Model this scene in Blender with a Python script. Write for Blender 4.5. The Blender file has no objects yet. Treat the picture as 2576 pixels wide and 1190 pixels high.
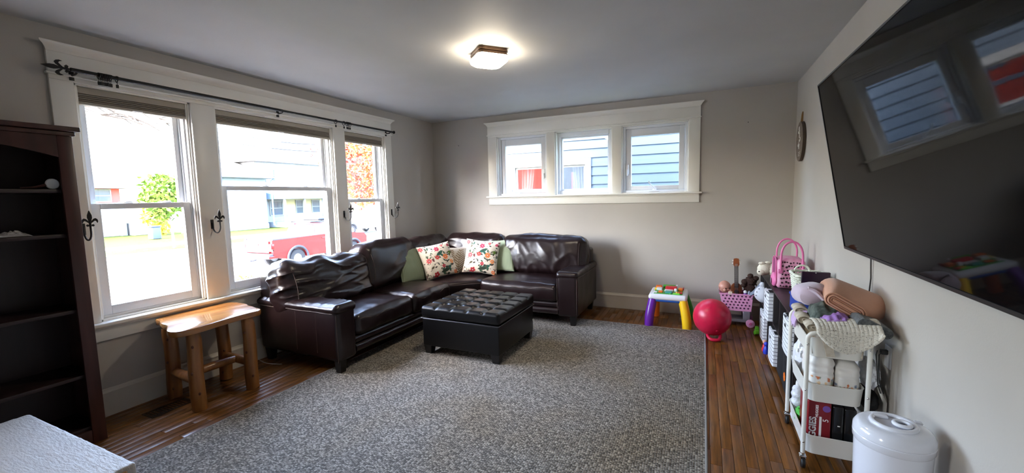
import bpy, bmesh, math, random
from mathutils import Vector, Matrix, noise

SC = bpy.context.scene
COL = SC.collection
rnd = random.Random(11)
PI = math.pi

# ------------------------------------------------------------------ camera
CAM_H = 1.42
F_PX, YAW, PITCH, ROLL = 1048.49, -0.4316, 0.0948, -0.0224
def cam_axes():
    sy, cy = math.sin(YAW), math.cos(YAW)
    fwd0 = Vector((sy, cy, 0)); right = Vector((cy, -sy, 0)); up0 = Vector((0, 0, 1))
    cp, sp = math.cos(PITCH), math.sin(PITCH)
    fwd = fwd0 * cp - up0 * sp; up = up0 * cp + fwd0 * sp
    cr, sr = math.cos(ROLL), math.sin(ROLL)
    return right * cr + up * sr, up * cr - right * sr, fwd
_r, _u, _w = cam_axes()
cd = bpy.data.cameras.new('camera')
cam = bpy.data.objects.new('camera', cd); COL.objects.link(cam)
cd.sensor_fit = 'HORIZONTAL'; cd.sensor_width = 36.0; cd.lens = F_PX / 2576 * 36.0
cd.clip_start = 0.05; cd.clip_end = 400
cam.matrix_world = Matrix(((_r.x, _u.x, -_w.x, 0), (_r.y, _u.y, -_w.y, 0), (_r.z, _u.z, -_w.z, CAM_H), (0, 0, 0, 1)))
SC.camera = cam

# ------------------------------------------------------------------ sky, sun, exposure
SKY_STRENGTH = 8.0
SUN_STRENGTH = 12.0
LAMP_STRENGTH = 58.0
SUN_DIR = Vector((0.20, 0.85, -1.0)).normalized()       # the way the sunlight travels
wd = bpy.data.worlds.new('hazy_sky'); SC.world = wd; wd.use_nodes = True
bg = wd.node_tree.nodes['Background']
sky = wd.node_tree.nodes.new('ShaderNodeTexSky'); sky.sky_type = 'NISHITA'; sky.sun_disc = False
sky.sun_elevation = math.asin(-SUN_DIR.z); sky.sun_rotation = math.atan2(-SUN_DIR.x, -SUN_DIR.y)
sky.air_density = 1.0; sky.dust_density = 4.0; sky.ozone_density = 1.0
wd.node_tree.links.new(sky.outputs[0], bg.inputs[0]); bg.inputs[1].default_value = SKY_STRENGTH
sd = bpy.data.lights.new('sun', 'SUN'); sun = bpy.data.objects.new('sun', sd); COL.objects.link(sun)
sd.energy = SUN_STRENGTH; sd.angle = math.radians(0.8); sd.color = (1.0, 0.93, 0.82)
sun.rotation_euler = SUN_DIR.to_track_quat('-Z', 'Y').to_euler()
sun.location = (-8, -12, 16)
SC.view_settings.view_transform = 'Standard'
SC.view_settings.look = 'None'
SC.view_settings.gamma = 1.0
SC.view_settings.use_curve_mapping = False
SC.view_settings.exposure = 0.36
SC.cycles.max_bounces = 8
SC.cycles.caustics_reflective = False

# ------------------------------------------------------------------ room numbers (metres)
XL, XR, YF, YB, ZC = -3.66, 0.854, 5.22, -3.4, 2.528
GZ = -1.3                                              # street level

# ------------------------------------------------------------------ helpers
def lin(c):
    c = c / 255.0
    return c / 12.92 if c <= 0.04045 else ((c + 0.055) / 1.055) ** 2.4
def rgb(r, g, b): return (lin(r), lin(g), lin(b), 1)

class MB:
    def __init__(s): s.v = []; s.f = []; s.c = None
    def add(s, vs, fs):
        o = len(s.v); s.v += [Vector(p) for p in vs]; s.f += [tuple(i + o for i in f) for f in fs]; return s
    def box(s, x0, y0, z0, x1, y1, z1):
        x0, x1 = min(x0, x1), max(x0, x1); y0, y1 = min(y0, y1), max(y0, y1); z0, z1 = min(z0, z1), max(z0, z1)
        return s.add([(x0, y0, z0), (x1, y0, z0), (x1, y1, z0), (x0, y1, z0), (x0, y0, z1), (x1, y0, z1), (x1, y1, z1), (x0, y1, z1)],
                     [(0, 3, 2, 1), (4, 5, 6, 7), (0, 1, 5, 4), (1, 2, 6, 5), (2, 3, 7, 6), (3, 0, 4, 7)])
    def rbox(s, x0, y0, z0, x1, y1, z1, r=0.01, k=2, n=(1, 1, 1), fn=None, mat=None):
        """box with rounded edges; n inner subdivisions per axis; fn(p, nrm, uvw) -> p"""
        lo = (min(x0, x1), min(y0, y1), min(z0, z1)); hi = (max(x0, x1), max(y0, y1), max(z0, z1))
        h = [(hi[i] - lo[i]) / 2 for i in range(3)]; c = [(hi[i] + lo[i]) / 2 for i in range(3)]
        r = min(r, min(h) * 0.999)
        ax = []
        for i in range(3):
            inn = h[i] - r
            t = [r * math.tan(math.radians(45) * j / k) for j in range(1, k + 1)]
            a = [-inn - q for q in reversed(t)] + [-inn + 2 * inn * j / n[i] for j in range(n[i] + 1)] + [inn + q for q in t]
            ax.append(a)
        key = {}; vs = []; fs = []
        def vert(p):
            kk = (round(p[0], 6), round(p[1], 6), round(p[2], 6))
            if kk in key: return key[kk]
            q = [max(-(h[i] - r), min(h[i] - r, p[i])) for i in range(3)]
            d = Vector((p[0] - q[0], p[1] - q[1], p[2] - q[2])); nrm = d.normalized()
            P = Vector(q) + nrm * r
            if fn: P = fn(P, nrm, (p[0] / h[0], p[1] / h[1], p[2] / h[2]))
            if mat: P = mat @ P
            else: P = P + Vector(c)
            key[kk] = len(vs); vs.append(P); return key[kk]
        for a in range(3):
            b, d = (a + 1) % 3, (a + 2) % 3
            for sg in (-1, 1):
                for i in range(len(ax[b]) - 1):
                    for j in range(len(ax[d]) - 1):
                        ids = []
                        for (ii, jj) in ((i, j), (i + 1, j), (i + 1, j + 1), (i, j + 1)):
                            p = [0, 0, 0]; p[a] = sg * h[a]; p[b] = ax[b][ii]; p[d] = ax[d][jj]
                            ids.append(vert(p))
                        if sg < 0: ids.reverse()
                        fs.append(tuple(ids))
        return s.add(vs, fs)
    def tube(s, pts, r, n=8, closed=False, caps=True):
        pts = [Vector(p) for p in pts]; m = len(pts)
        rs = r if isinstance(r, (list, tuple)) else [r] * m
        tang = []
        for i in range(m):
            a = pts[(i - 1) % m] if (closed or i > 0) else pts[i]
            b = pts[(i + 1) % m] if (closed or i < m - 1) else pts[i]
            t = (b - a); tang.append(t.normalized() if t.length > 1e-9 else Vector((0, 0, 1)))
        ref = Vector((0, 0, 1)) if abs(tang[0].z) < 0.9 else Vector((1, 0, 0))
        nx = tang[0].cross(ref).normalized(); vs = []; fs = []
        for i in range(m):
            t = tang[i]; nx = (nx - t * nx.dot(t)).normalized(); ny = t.cross(nx)
            for j in range(n):
                a = 2 * PI * j / n
                vs.append(pts[i] + (nx * math.cos(a) + ny * math.sin(a)) * rs[i])
        for i in range(m if closed else m - 1):
            for j in range(n):
                a = i * n + j; b = i * n + (j + 1) % n; i2 = (i + 1) % m
                fs.append((a, b, i2 * n + (j + 1) % n, i2 * n + j))
        if caps and not closed:
            fs.append(tuple(range(n - 1, -1, -1))); fs.append(tuple((m - 1) * n + j for j in range(n)))
        return s.add(vs, fs)
    def lathe(s, prof, n=24, c=(0, 0, 0), mat=None, caps=True):
        vs = []; fs = []
        for (r, z) in prof:
            for j in range(n):
                a = 2 * PI * j / n; vs.append(Vector((r * math.cos(a), r * math.sin(a), z)))
        for i in range(len(prof) - 1):
            for j in range(n):
                fs.append((i * n + j, i * n + (j + 1) % n, (i + 1) * n + (j + 1) % n, (i + 1) * n + j))
        if caps:
            fs.append(tuple(range(n - 1, -1, -1))); fs.append(tuple((len(prof) - 1) * n + j for j in range(n)))
        vs = [(mat @ v if mat else v) + Vector(c) for v in vs]
        return s.add(vs, fs)
    def prism(s, poly, plane, d0, d1):
        def P(a, b, d): return {'xy': (a, b, d), 'xz': (a, d, b), 'yz': (d, a, b)}[plane]
        n = len(poly); vs = [P(a, b, d0) for a, b in poly] + [P(a, b, d1) for a, b in poly]
        fs = [tuple(range(n)), tuple(range(2 * n - 1, n - 1, -1))] + [(i, i + n, (i + 1) % n + n, (i + 1) % n) for i in range(n)]
        return s.add(vs, fs)
    def sheet(s, nu, nv, fn, close_u=False, close_v=False):
        """grid surface: fn(u, v) -> point, u and v in 0..1"""
        U = nu if close_u else nu + 1; V = nv if close_v else nv + 1
        vs = [fn(i / nu, j / nv) for i in range(U) for j in range(V)]
        fs = []
        for i in range(nu):
            for j in range(nv):
                a, b = i, (i + 1) % U; c, d = j, (j + 1) % V
                fs.append((a * V + c, b * V + c, b * V + d, a * V + d))
        return s.add(vs, fs)
    def slab(s, nu, nv, fn, th):
        """sheet with thickness th along its local normal"""
        e = 1e-3
        P = [[Vector(fn(i / nu, j / nv)) for j in range(nv + 1)] for i in range(nu + 1)]
        N = [[None] * (nv + 1) for _ in range(nu + 1)]
        for i in range(nu + 1):
            for j in range(nv + 1):
                du = P[min(i + 1, nu)][j] - P[max(i - 1, 0)][j]; dv = P[i][min(j + 1, nv)] - P[i][max(j - 1, 0)]
                n_ = du.cross(dv); N[i][j] = n_.normalized() if n_.length > 1e-12 else Vector((0, 0, 1))
        V = nv + 1; top = [P[i][j] for i in range(nu + 1) for j in range(V)]
        bot = [P[i][j] - N[i][j] * th for i in range(nu + 1) for j in range(V)]
        o = len(top); fs = []
        for i in range(nu):
            for j in range(nv):
                q = (i * V + j, (i + 1) * V + j, (i + 1) * V + j + 1, i * V + j + 1)
                fs.append(q); fs.append(tuple(o + x for x in reversed(q)))
        for i in range(nu):
            fs.append((i * V, i * V + o, (i + 1) * V + o, (i + 1) * V)); a = i * V + nv; b = (i + 1) * V + nv; fs.append((a, b, b + o, a + o))
        for j in range(nv):
            fs.append((j, j + 1, j + 1 + o, j + o)); a = nu * V + j; fs.append((a, a + o, a + 1 + o, a + 1))
        return s.add(top + bot, fs)
    def ball(s, c, r, nu=16, nv=10, fn=None):
        rx, ry, rz = r if isinstance(r, (tuple, list)) else (r, r, r); c = Vector(c)
        vs = []; fs = []
        for i in range(nv + 1):
            th = PI * i / nv
            for j in range(nu):
                ph = 2 * PI * j / nu
                d = Vector((math.sin(th) * math.cos(ph), math.sin(th) * math.sin(ph), math.cos(th)))
                p = Vector((d.x * rx, d.y * ry, d.z * rz)); p = fn(p, d) if fn else p
                vs.append(c + p)
        for i in range(nv):
            for j in range(nu):
                fs.append((i * nu + j, (i + 1) * nu + j, (i + 1) * nu + (j + 1) % nu, i * nu + (j + 1) % nu))
        return s.add(vs, fs)
    def xf(s, m):
        s.v = [m @ p for p in s.v]; return s

def mesh_of(mb, off=Vector((0, 0, 0)), smooth=True, angle=40):
    me = bpy.data.meshes.new('m')
    me.from_pydata([tuple(p - off) for p in mb.v], [], mb.f)
    me.validate(clean_customdata=False)
    if mb.c is not None and len(mb.c) == len(me.vertices):
        at = me.color_attributes.new('Col', 'FLOAT_COLOR', 'POINT')
        at.data.foreach_set('color', [x for c in mb.c for x in (c[0], c[1], c[2], 1.0)])
    b = bmesh.new(); b.from_mesh(me); bmesh.ops.recalc_face_normals(b, faces=b.faces); b.to_mesh(me); b.free()
    if smooth:
        me.shade_smooth(); me.set_sharp_from_angle(angle=math.radians(angle))
    else: me.shade_flat()
    me.update(); return me

ORG = {}
def tag(o, label=None, cat=None, group=None, kind=None):
    if label: o['label'] = label
    if cat: o['category'] = cat
    if group: o['group'] = group
    if kind: o['kind'] = kind
    return o
def thing(name, label, cat, org=(0, 0, 0), group=None, kind=None):
    o = bpy.data.objects.new(name, None); COL.objects.link(o)
    o.empty_display_size = 0.1; o.location = org; ORG[o] = Vector(org)
    return tag(o, label, cat, group, kind)
def obj(name, mb, m, parent=None, smooth=True, angle=40, label=None):
    if parent is not None: off = ORG[parent]
    else:
        xs = [p.x for p in mb.v]; ys = [p.y for p in mb.v]; zs = [p.z for p in mb.v]
        off = Vector(((min(xs) + max(xs)) / 2, (min(ys) + max(ys)) / 2, min(zs)))
    me = mesh_of(mb, off, smooth, angle); o = bpy.data.objects.new(name, me); COL.objects.link(o)
    me.materials.append(m); ORG[o] = off
    if parent is not None: o.parent = parent
    else: o.location = off
    if label: o['label'] = label
    return o
def single(name, mb, m, label, cat, group=None, kind=None, **k):
    return tag(obj(name, mb, m, None, **k), label, cat, group, kind)
def struct(name, mb, m, parent=None, **k):
    if parent is None:
        me = mesh_of(mb, Vector((0, 0, 0)), k.get('smooth', False)); o = bpy.data.objects.new(name, me); COL.objects.link(o)
        me.materials.append(m); ORG[o] = Vector((0, 0, 0)); o['kind'] = 'structure'
        return o
    return obj(name, mb, m, parent, **k)
def share(src, parent, loc, name=None, rot=None):
    """a piece that shares its mesh with another"""
    o = bpy.data.objects.new(name or src.name.split('.')[0], src.data); COL.objects.link(o); o.parent = parent; o.location = loc
    if rot: o.rotation_euler = rot
    ORG[o] = ORG[parent]; return o
def dup(root, loc, rotz, label=None, rot=None):
    r = root.copy(); COL.objects.link(r); r.location = loc; r.rotation_euler = rot or (0, 0, rotz)
    if label: r['label'] = label
    for ch in list(root.children):
        c = ch.copy(); COL.objects.link(c); c.parent = r
        for g in list(ch.children):
            d = g.copy(); COL.objects.link(d); d.parent = c
    return r

# ------------------------------------------------------------------ materials
def newmat(name):
    m = bpy.data.materials.new(name); m.use_nodes = True
    return m, m.node_tree, m.node_tree.nodes['Principled BSDF']
def N(t, typ, **kw):
    n = t.nodes.new(typ)
    for k, v in kw.items():
        if k.startswith('i_'): n.inputs[int(k[2:]) if k[2:].isdigit() else k[2:]].default_value = v
        else: setattr(n, k, v)
    return n
def setp(b, **k):
    for a, v in k.items(): b.inputs[a.replace('_', ' ')].default_value = v
def M(name, col, rough=0.5, metal=0.0, var=0.0, vs=6.0, bump=0.0, bs=80.0, spec=0.5, coat=0.0, sheen=0.0, col2=None, stretch=(1, 1, 1), dist=0.002, trans=0.0):
    m, t, b = newmat(name)
    col = tuple(col[:3]) + (1,)
    setp(b, Base_Color=col, Roughness=rough, Metallic=metal, Specular_IOR_Level=spec, Coat_Weight=coat, Sheen_Weight=sheen)
    if trans: setp(b, Transmission_Weight=trans)
    if var or col2 or bump:
        tc = N(t, 'ShaderNodeTexCoord'); mp = N(t, 'ShaderNodeMapping'); mp.inputs['Scale'].default_value = stretch
        t.links.new(tc.outputs['Object'], mp.inputs['Vector'])
    if var or col2:
        nz = N(t, 'ShaderNodeTexNoise'); nz.inputs['Scale'].default_value = vs; nz.inputs['Detail'].default_value = 4
        t.links.new(mp.outputs[0], nz.inputs['Vector'])
        rp = N(t, 'ShaderNodeValToRGB'); c2 = tuple(col2[:3]) + (1,) if col2 else tuple(x * (1 - var) for x in col[:3]) + (1,)
        c1 = col if col2 else tuple(min(1, x * (1 + var)) for x in col[:3]) + (1,)
        rp.color_ramp.elements[0].position = 0.35; rp.color_ramp.elements[1].position = 0.65
        rp.color_ramp.elements[0].color = c2; rp.color_ramp.elements[1].color = c1
        t.links.new(nz.outputs['Fac'], rp.inputs[0]); t.links.new(rp.outputs[0], b.inputs['Base Color'])
    if bump:
        n2 = N(t, 'ShaderNodeTexNoise'); n2.inputs['Scale'].default_value = bs; n2.inputs['Detail'].default_value = 3
        t.links.new(mp.outputs[0], n2.inputs['Vector'])
        bp = N(t, 'ShaderNodeBump'); bp.inputs['Strength'].default_value = bump; bp.inputs['Distance'].default_value = dist
        t.links.new(n2.outputs['Fac'], bp.inputs['Height']); t.links.new(bp.outputs[0], b.inputs['Normal'])
    return m
def emis(name, col, s):
    m, t, b = newmat(name); setp(b, Base_Color=tuple(col[:3]) + (1,), Emission_Color=tuple(col[:3]) + (1,), Emission_Strength=s, Roughness=0.4); return m
def vcol(name, rough=0.8, bump=0.0, bs=300.0, sheen=0.0):
    m, t, b = newmat(name); a = N(t, 'ShaderNodeAttribute'); a.attribute_name = 'Col'
    t.links.new(a.outputs['Color'], b.inputs['Base Color']); setp(b, Roughness=rough, Sheen_Weight=sheen)
    if bump:
        tc = N(t, 'ShaderNodeTexCoord'); n2 = N(t, 'ShaderNodeTexNoise'); n2.inputs['Scale'].default_value = bs
        bp = N(t, 'ShaderNodeBump'); bp.inputs['Strength'].default_value = bump; bp.inputs['Distance'].default_value = 0.001
        t.links.new(tc.outputs['Object'], n2.inputs['Vector']); t.links.new(n2.outputs['Fac'], bp.inputs['Height']); t.links.new(bp.outputs[0], b.inputs['Normal'])
    return m
def glass(name, refl=0.06, tint=(1, 1, 1, 1), rough=0.0):
    m = bpy.data.materials.new(name); m.use_nodes = True; t = m.node_tree; t.nodes.clear()
    o = N(t, 'ShaderNodeOutputMaterial'); mx = N(t, 'ShaderNodeMixShader'); tr = N(t, 'ShaderNodeBsdfTransparent'); gl = N(t, 'ShaderNodeBsdfGlossy')
    tr.inputs[0].default_value = tint; gl.inputs['Roughness'].default_value = rough
    mx.inputs[0].default_value = refl
    t.links.new(tr.outputs[0], mx.inputs[1]); t.links.new(gl.outputs[0], mx.inputs[2]); t.links.new(mx.outputs[0], o.inputs[0]); return m

def paint(name, col, b1=0.25):
    """rolled wall paint: faint patches and an orange-peel relief"""
    return M(name, col, rough=0.62, var=0.035, vs=1.6, bump=b1, bs=120, dist=0.0015, spec=0.35)
m_wall = paint('wall_paint', rgb(185, 179, 171))
m_ceil = paint('ceiling_paint', rgb(198, 198, 197), 0.35)
m_trim = M('trim_white', rgb(240, 237, 228), rough=0.35, var=0.02, vs=3)
m_vinyl = M('white_vinyl', rgb(236, 238, 240), rough=0.35)
m_base = M('base_white', rgb(214, 207, 194), rough=0.4, var=0.04, vs=4)
m_glass = glass('window_glass', 0.05)
m_black = M('black_iron', (0.008, 0.008, 0.009), rough=0.45, metal=0.3)
m_chrome = M('chrome', (0.6, 0.6, 0.6), rough=0.2, metal=1.0)

def plank_mat():
    m, t, b = newmat('oak_planks')
    tc = N(t, 'ShaderNodeTexCoord'); oi = N(t, 'ShaderNodeObjectInfo'); mp = N(t, 'ShaderNodeMapping'); mp.inputs['Scale'].default_value = (34, 2.2, 10)
    ad = N(t, 'ShaderNodeVectorMath', operation='ADD'); sc = N(t, 'ShaderNodeVectorMath', operation='SCALE'); sc.inputs[0].default_value = (13, 7, 5)
    t.links.new(oi.outputs['Random'], sc.inputs['Scale']); t.links.new(tc.outputs['Object'], ad.inputs[0]); t.links.new(sc.outputs[0], ad.inputs[1])
    t.links.new(ad.outputs[0], mp.inputs['Vector'])
    nz = N(t, 'ShaderNodeTexNoise'); nz.inputs['Scale'].default_value = 1.6; nz.inputs['Detail'].default_value = 6; nz.inputs['Roughness'].default_value = 0.65
    t.links.new(mp.outputs[0], nz.inputs['Vector'])
    rp = N(t, 'ShaderNodeValToRGB'); rp.color_ramp.elements[0].position = 0.3; rp.color_ramp.elements[1].position = 0.72
    rp.color_ramp.elements[0].color = rgb(72, 44, 15); rp.color_ramp.elements[1].color = rgb(144, 91, 36)
    t.links.new(nz.outputs['Fac'], rp.inputs[0])
    hv = N(t, 'ShaderNodeHueSaturation'); mr = N(t, 'ShaderNodeMapRange'); mr.inputs['To Min'].default_value = 0.84; mr.inputs['To Max'].default_value = 1.16
    t.links.new(oi.outputs['Random'], mr.inputs['Value']); t.links.new(mr.outputs[0], hv.inputs['Value']); t.links.new(rp.outputs[0], hv.inputs['Color'])
    # worn dull patches
    n3 = N(t, 'ShaderNodeTexNoise'); n3.inputs['Scale'].default_value = 3.0; t.links.new(tc.outputs['Object'], n3.inputs['Vector'])
    r3 = N(t, 'ShaderNodeMapRange'); r3.inputs['From Min'].default_value = 0.35; r3.inputs['From Max'].default_value = 0.7; r3.inputs['To Min'].default_value = 0.26; r3.inputs['To Max'].default_value = 0.48
    t.links.new(n3.outputs['Fac'], r3.inputs['Value']); t.links.new(r3.outputs[0], b.inputs['Roughness'])
    t.links.new(hv.outputs[0], b.inputs['Base Color'])
    bp = N(t, 'ShaderNodeBump'); bp.inputs['Strength'].default_value = 0.15; bp.inputs['Distance'].default_value = 0.002
    t.links.new(nz.outputs['Fac'], bp.inputs['Height']); t.links.new(bp.outputs[0], b.inputs['Normal'])
    return m
m_plank = plank_mat()
m_sub = M('floor_joint', (0.012, 0.008, 0.005), rough=0.8)

def rug_mat():
    """flat-woven rug: rows of loops in two greys with worn paler zones"""
    m, t, b = newmat('rug_weave')
    tc = N(t, 'ShaderNodeTexCoord'); mp = N(t, 'ShaderNodeMapping'); mp.inputs['Scale'].default_value = (1, 1, 1)
    t.links.new(tc.outputs['Object'], mp.inputs['Vector'])
    nz = N(t, 'ShaderNodeTexNoise'); nz.inputs['Scale'].default_value = 60; nz.inputs['Detail'].default_value = 2
    t.links.new(mp.outputs[0], nz.inputs['Vector'])
    ad = N(t, 'ShaderNodeVectorMath', operation='SCALE'); ad.inputs['Scale'].default_value = 0.006
    t.links.new(nz.outputs['Color'], ad.inputs[0])
    a2 = N(t, 'ShaderNodeVectorMath', operation='ADD'); t.links.new(mp.outputs[0], a2.inputs[0]); t.links.new(ad.outputs[0], a2.inputs[1])
    m2 = N(t, 'ShaderNodeMapping'); m2.inputs['Scale'].default_value = (80, 125, 1); t.links.new(a2.outputs[0], m2.inputs['Vector'])
    vo = N(t, 'ShaderNodeTexVoronoi'); vo.inputs['Scale'].default_value = 1.0; vo.inputs['Randomness'].default_value = 0.45; vo.voronoi_dimensions = '2D'
    t.links.new(m2.outputs[0], vo.inputs['Vector'])
    sp = N(t, 'ShaderNodeSeparateColor'); t.links.new(vo.outputs['Color'], sp.inputs[0])
    rp = N(t, 'ShaderNodeValToRGB'); rp.color_ramp.interpolation = 'CONSTANT'
    e = rp.color_ramp.elements; e[0].position = 0; e[0].color = rgb(122, 118, 112); e[1].position = 0.28; e[1].color = rgb(149, 144, 136)
    q = e.new(0.6); q.color = rgb(173, 167, 157); q = e.new(0.86); q.color = rgb(198, 192, 180)
    t.links.new(sp.outputs[0], rp.inputs[0])
    # gaps between loops
    mr = N(t, 'ShaderNodeMapRange'); mr.inputs['From Min'].default_value = 0.25; mr.inputs['From Max'].default_value = 0.75; mr.inputs['To Min'].default_value = 1.0; mr.inputs['To Max'].default_value = 0.35
    t.links.new(vo.outputs['Distance'], mr.inputs['Value'])
    mul = N(t, 'ShaderNodeMix', data_type='RGBA', blend_type='MULTIPLY'); mul.inputs[0].default_value = 1
    t.links.new(rp.outputs[0], mul.inputs[6]); t.links.new(mr.outputs[0], mul.inputs[7])
    # broad tea-brown wear patches
    n3 = N(t, 'ShaderNodeTexNoise'); n3.inputs['Scale'].default_value = 1.3; t.links.new(tc.outputs['Object'], n3.inputs['Vector'])
    r3 = N(t, 'ShaderNodeValToRGB'); r3.color_ramp.elements[0].position = 0.45; r3.color_ramp.elements[1].position = 0.7
    r3.color_ramp.elements[0].color = (1, 1, 1, 1); r3.color_ramp.elements[1].color = (0.92, 0.84, 0.72, 1)
    t.links.new(n3.outputs['Fac'], r3.inputs[0])
    m3 = N(t, 'ShaderNodeMix', data_type='RGBA', blend_type='MULTIPLY'); m3.inputs[0].default_value = 1
    t.links.new(mul.outputs[2], m3.inputs[6]); t.links.new(r3.outputs[0], m3.inputs[7])
    t.links.new(m3.outputs[2], b.inputs['Base Color']); setp(b, Roughness=0.95, Specular_IOR_Level=0.1)
    bp = N(t, 'ShaderNodeBump'); bp.inputs['Strength'].default_value = 0.8; bp.inputs['Distance'].default_value = 0.004; bp.invert = True
    t.links.new(vo.outputs['Distance'], bp.inputs['Height']); t.links.new(bp.outputs[0], b.inputs['Normal'])
    return m
def leather(name, col, rough=0.32, cre=0.5, spec=0.5):
    m, t, b = newmat(name)
    setp(b, Base_Color=col, Roughness=rough, Specular_IOR_Level=spec)
    tc = N(t, 'ShaderNodeTexCoord')
    nz = N(t, 'ShaderNodeTexNoise'); nz.inputs['Scale'].default_value = 11; nz.inputs['Detail'].default_value = 3; nz.inputs['Distortion'].default_value = 0.6
    t.links.new(tc.outputs['Object'], nz.inputs['Vector'])
    b1 = N(t, 'ShaderNodeBump'); b1.inputs['Strength'].default_value = cre; b1.inputs['Distance'].default_value = 0.006
    t.links.new(nz.outputs['Fac'], b1.inputs['Height']); t.links.new(b1.outputs[0], b.inputs['Normal'])
    return m
m_leather = leather('brown_leather', rgb(27, 15, 16), 0.30, 0.3, 0.5)
m_faux = leather('black_faux_leather', rgb(9, 8, 9), 0.33, 0.05, 0.35)
m_stitch = M('pale_stitching', rgb(84, 68, 62), rough=0.7)
m_dkwood = M('dark_foot_wood', rgb(16, 13, 13), rough=0.4)
# ================================================================== THE ROOM
# ---- floor and planks
floor = struct('floor', MB().box(XL - 0.1, YB, -0.12, XR + 0.1, YF + 0.1, -0.012), m_sub)
RUG = (-2.84, 0.55, 0.045, 4.575)
PW = 0.0572
plank_cache = {}
def plank(x, y0, y1):
    ln = round((y1 - y0) * 20) / 20.0
    if ln < 0.08: return
    if ln not in plank_cache:
        mb = MB().rbox(-PW / 2 + 0.0008, -ln / 2 + 0.0008, -0.012, PW / 2 - 0.0008, ln / 2 - 0.0008, 0.0, r=0.0016, k=1)
        o = obj('plank', mb, m_plank, floor); o.location = (x, y0 + ln / 2, 0); plank_cache[ln] = o
    else: share(plank_cache[ln], floor, (x, y0 + ln / 2, 0), 'plank')
nx = int((XR - XL) / PW) + 1
for i in range(nx):
    x = XL + PW * (i + 0.5)
    if x > XR: break
    under = RUG[0] + 0.05 < x < RUG[2] - 0.05
    y = 4.45 if under else -0.55 - rnd.random() * 1.0
    while y < YF - 0.02:
        ln = rnd.choice((0.6, 0.9, 1.2, 1.5, 1.8)) if not under else rnd.choice((0.3, 0.5, 0.9))
        y1 = min(YF, y + ln)
        if y1 > -0.5: plank(x, y, y1)
        y = y1

# ---- walls
def wall_boxes(mb, plane, d0, d1, a0, a1, z0, z1, holes):
    """a wall slab with rectangular openings (b0, b1, zb, zt), sorted along the wall"""
    def put(p0, p1, q0, q1):
        if p1 - p0 < 1e-4 or q1 - q0 < 1e-4: return
        if plane == 'x': mb.box(d0, p0, q0, d1, p1, q1)
        else: mb.box(p0, d0, q0, p1, d1, q1)
    cur = a0
    for (b0, b1, zb, zt) in holes:
        put(cur, b0, z0, z1); put(b0, b1, z0, zb); put(b0, b1, zt, z1); cur = b1
    put(cur, a1, z0, z1)
    return mb
LO = [(1.325, 1.985), (2.160, 3.365), (3.520, 4.170)]          # left windows along y
LZ0, LZ1 = 0.645, 2.205
FO = [(-2.605, -1.870), (-1.761, -1.025), (-0.916, -0.166)]    # far windows along x
FZ0, FZ1 = 1.432, 2.242
WT = 0.17
BO = (-2.4, -1.6)                                            # added window behind the camera, out of view, for fill daylight
struct('wall_left', wall_boxes(MB(), 'x', XL - WT, XL, YB, YF + WT, -0.2, ZC + 0.1, [(BO[0], BO[1], LZ0, LZ1)] + [(a, b, LZ0, LZ1) for a, b in LO]), m_wall)
struct('wall_far', wall_boxes(MB(), 'y', YF, YF + WT, XL, XR + WT, -0.2, ZC + 0.1, [(a, b, FZ0, FZ1) for a, b in FO]), m_wall)
struct('wall_right', MB().box(XR, YB, -0.2, XR + 0.12, YF, ZC + 0.1), m_wall)
struct('wall_back', MB().box(XL, YB - 0.1, -0.2, XR + 0.12, YB, ZC + 0.1), m_wall)
struct('ceiling', MB().box(XL, YB, ZC, XR, YF, ZC + 0.1), m_ceil)
m_shingle = M('grey_shingle', rgb(84, 82, 82), rough=0.9, var=0.2, vs=20)
m_ownside = M('own_house_siding', rgb(150, 148, 142), rough=0.8)
struct('wall_shading_storey', MB().box(XL - WT, YB - 0.1, ZC + 0.12, XR + 0.12, YF + WT, 5.3), m_ownside)  # unseen storey added to keep the sun off the neighbour's siding
struct('roof', MB().box(XL - WT - 0.45, YB - 0.6, 5.3, XR + 0.6, YF + WT + 0.45, 5.5).prism([(YB - 0.6, 5.5), (YF + WT + 0.45, 5.5), (2.0, 8.2)], 'yz', XL - WT - 0.45, XR + 0.6), m_shingle)  # unseen roof added on top, its overhang lengthening that shade
struct('sun_block_eave', MB().box(XL - WT - 0.45, YB - 0.6, ZC + 0.13, XL - WT, YF + WT, ZC + 0.25), m_shingle)  # added unseen eave, deep enough to keep direct sun out of the windows

# ---- baseboards: board, cap moulding
def base_left(a0, a1):
    mb = MB().box(XL, a0, 0, XL + 0.019, a1, 0.155)
    mb.prism([(XL, 0.155), (XL + 0.024, 0.155), (XL + 0.024, 0.163), (XL + 0.014, 0.176), (XL + 0.009, 0.188), (XL, 0.188)], 'xz', a0, a1)
    return mb
struct('baseboard_left', base_left(YB, YF), m_base)
mbf = MB().box(XL, YF - 0.019, 0, XR, YF, 0.155)
mbf.prism([(YF, 0.155), (YF - 0.024, 0.155), (YF - 0.024, 0.163), (YF - 0.014, 0.176), (YF - 0.009, 0.188), (YF, 0.188)], 'yz', XL, XR)
struct('baseboard_far', mbf, m_base)
mbr = MB().box(XR - 0.019, YB, 0, XR, YF, 0.155)
mbr.prism([(XR, 0.155), (XR - 0.024, 0.155), (XR - 0.024, 0.163), (XR - 0.014, 0.176), (XR - 0.009, 0.188), (XR, 0.188)], 'xz', YB, YF)
struct('baseboard_right', mbr, m_base)

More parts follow.
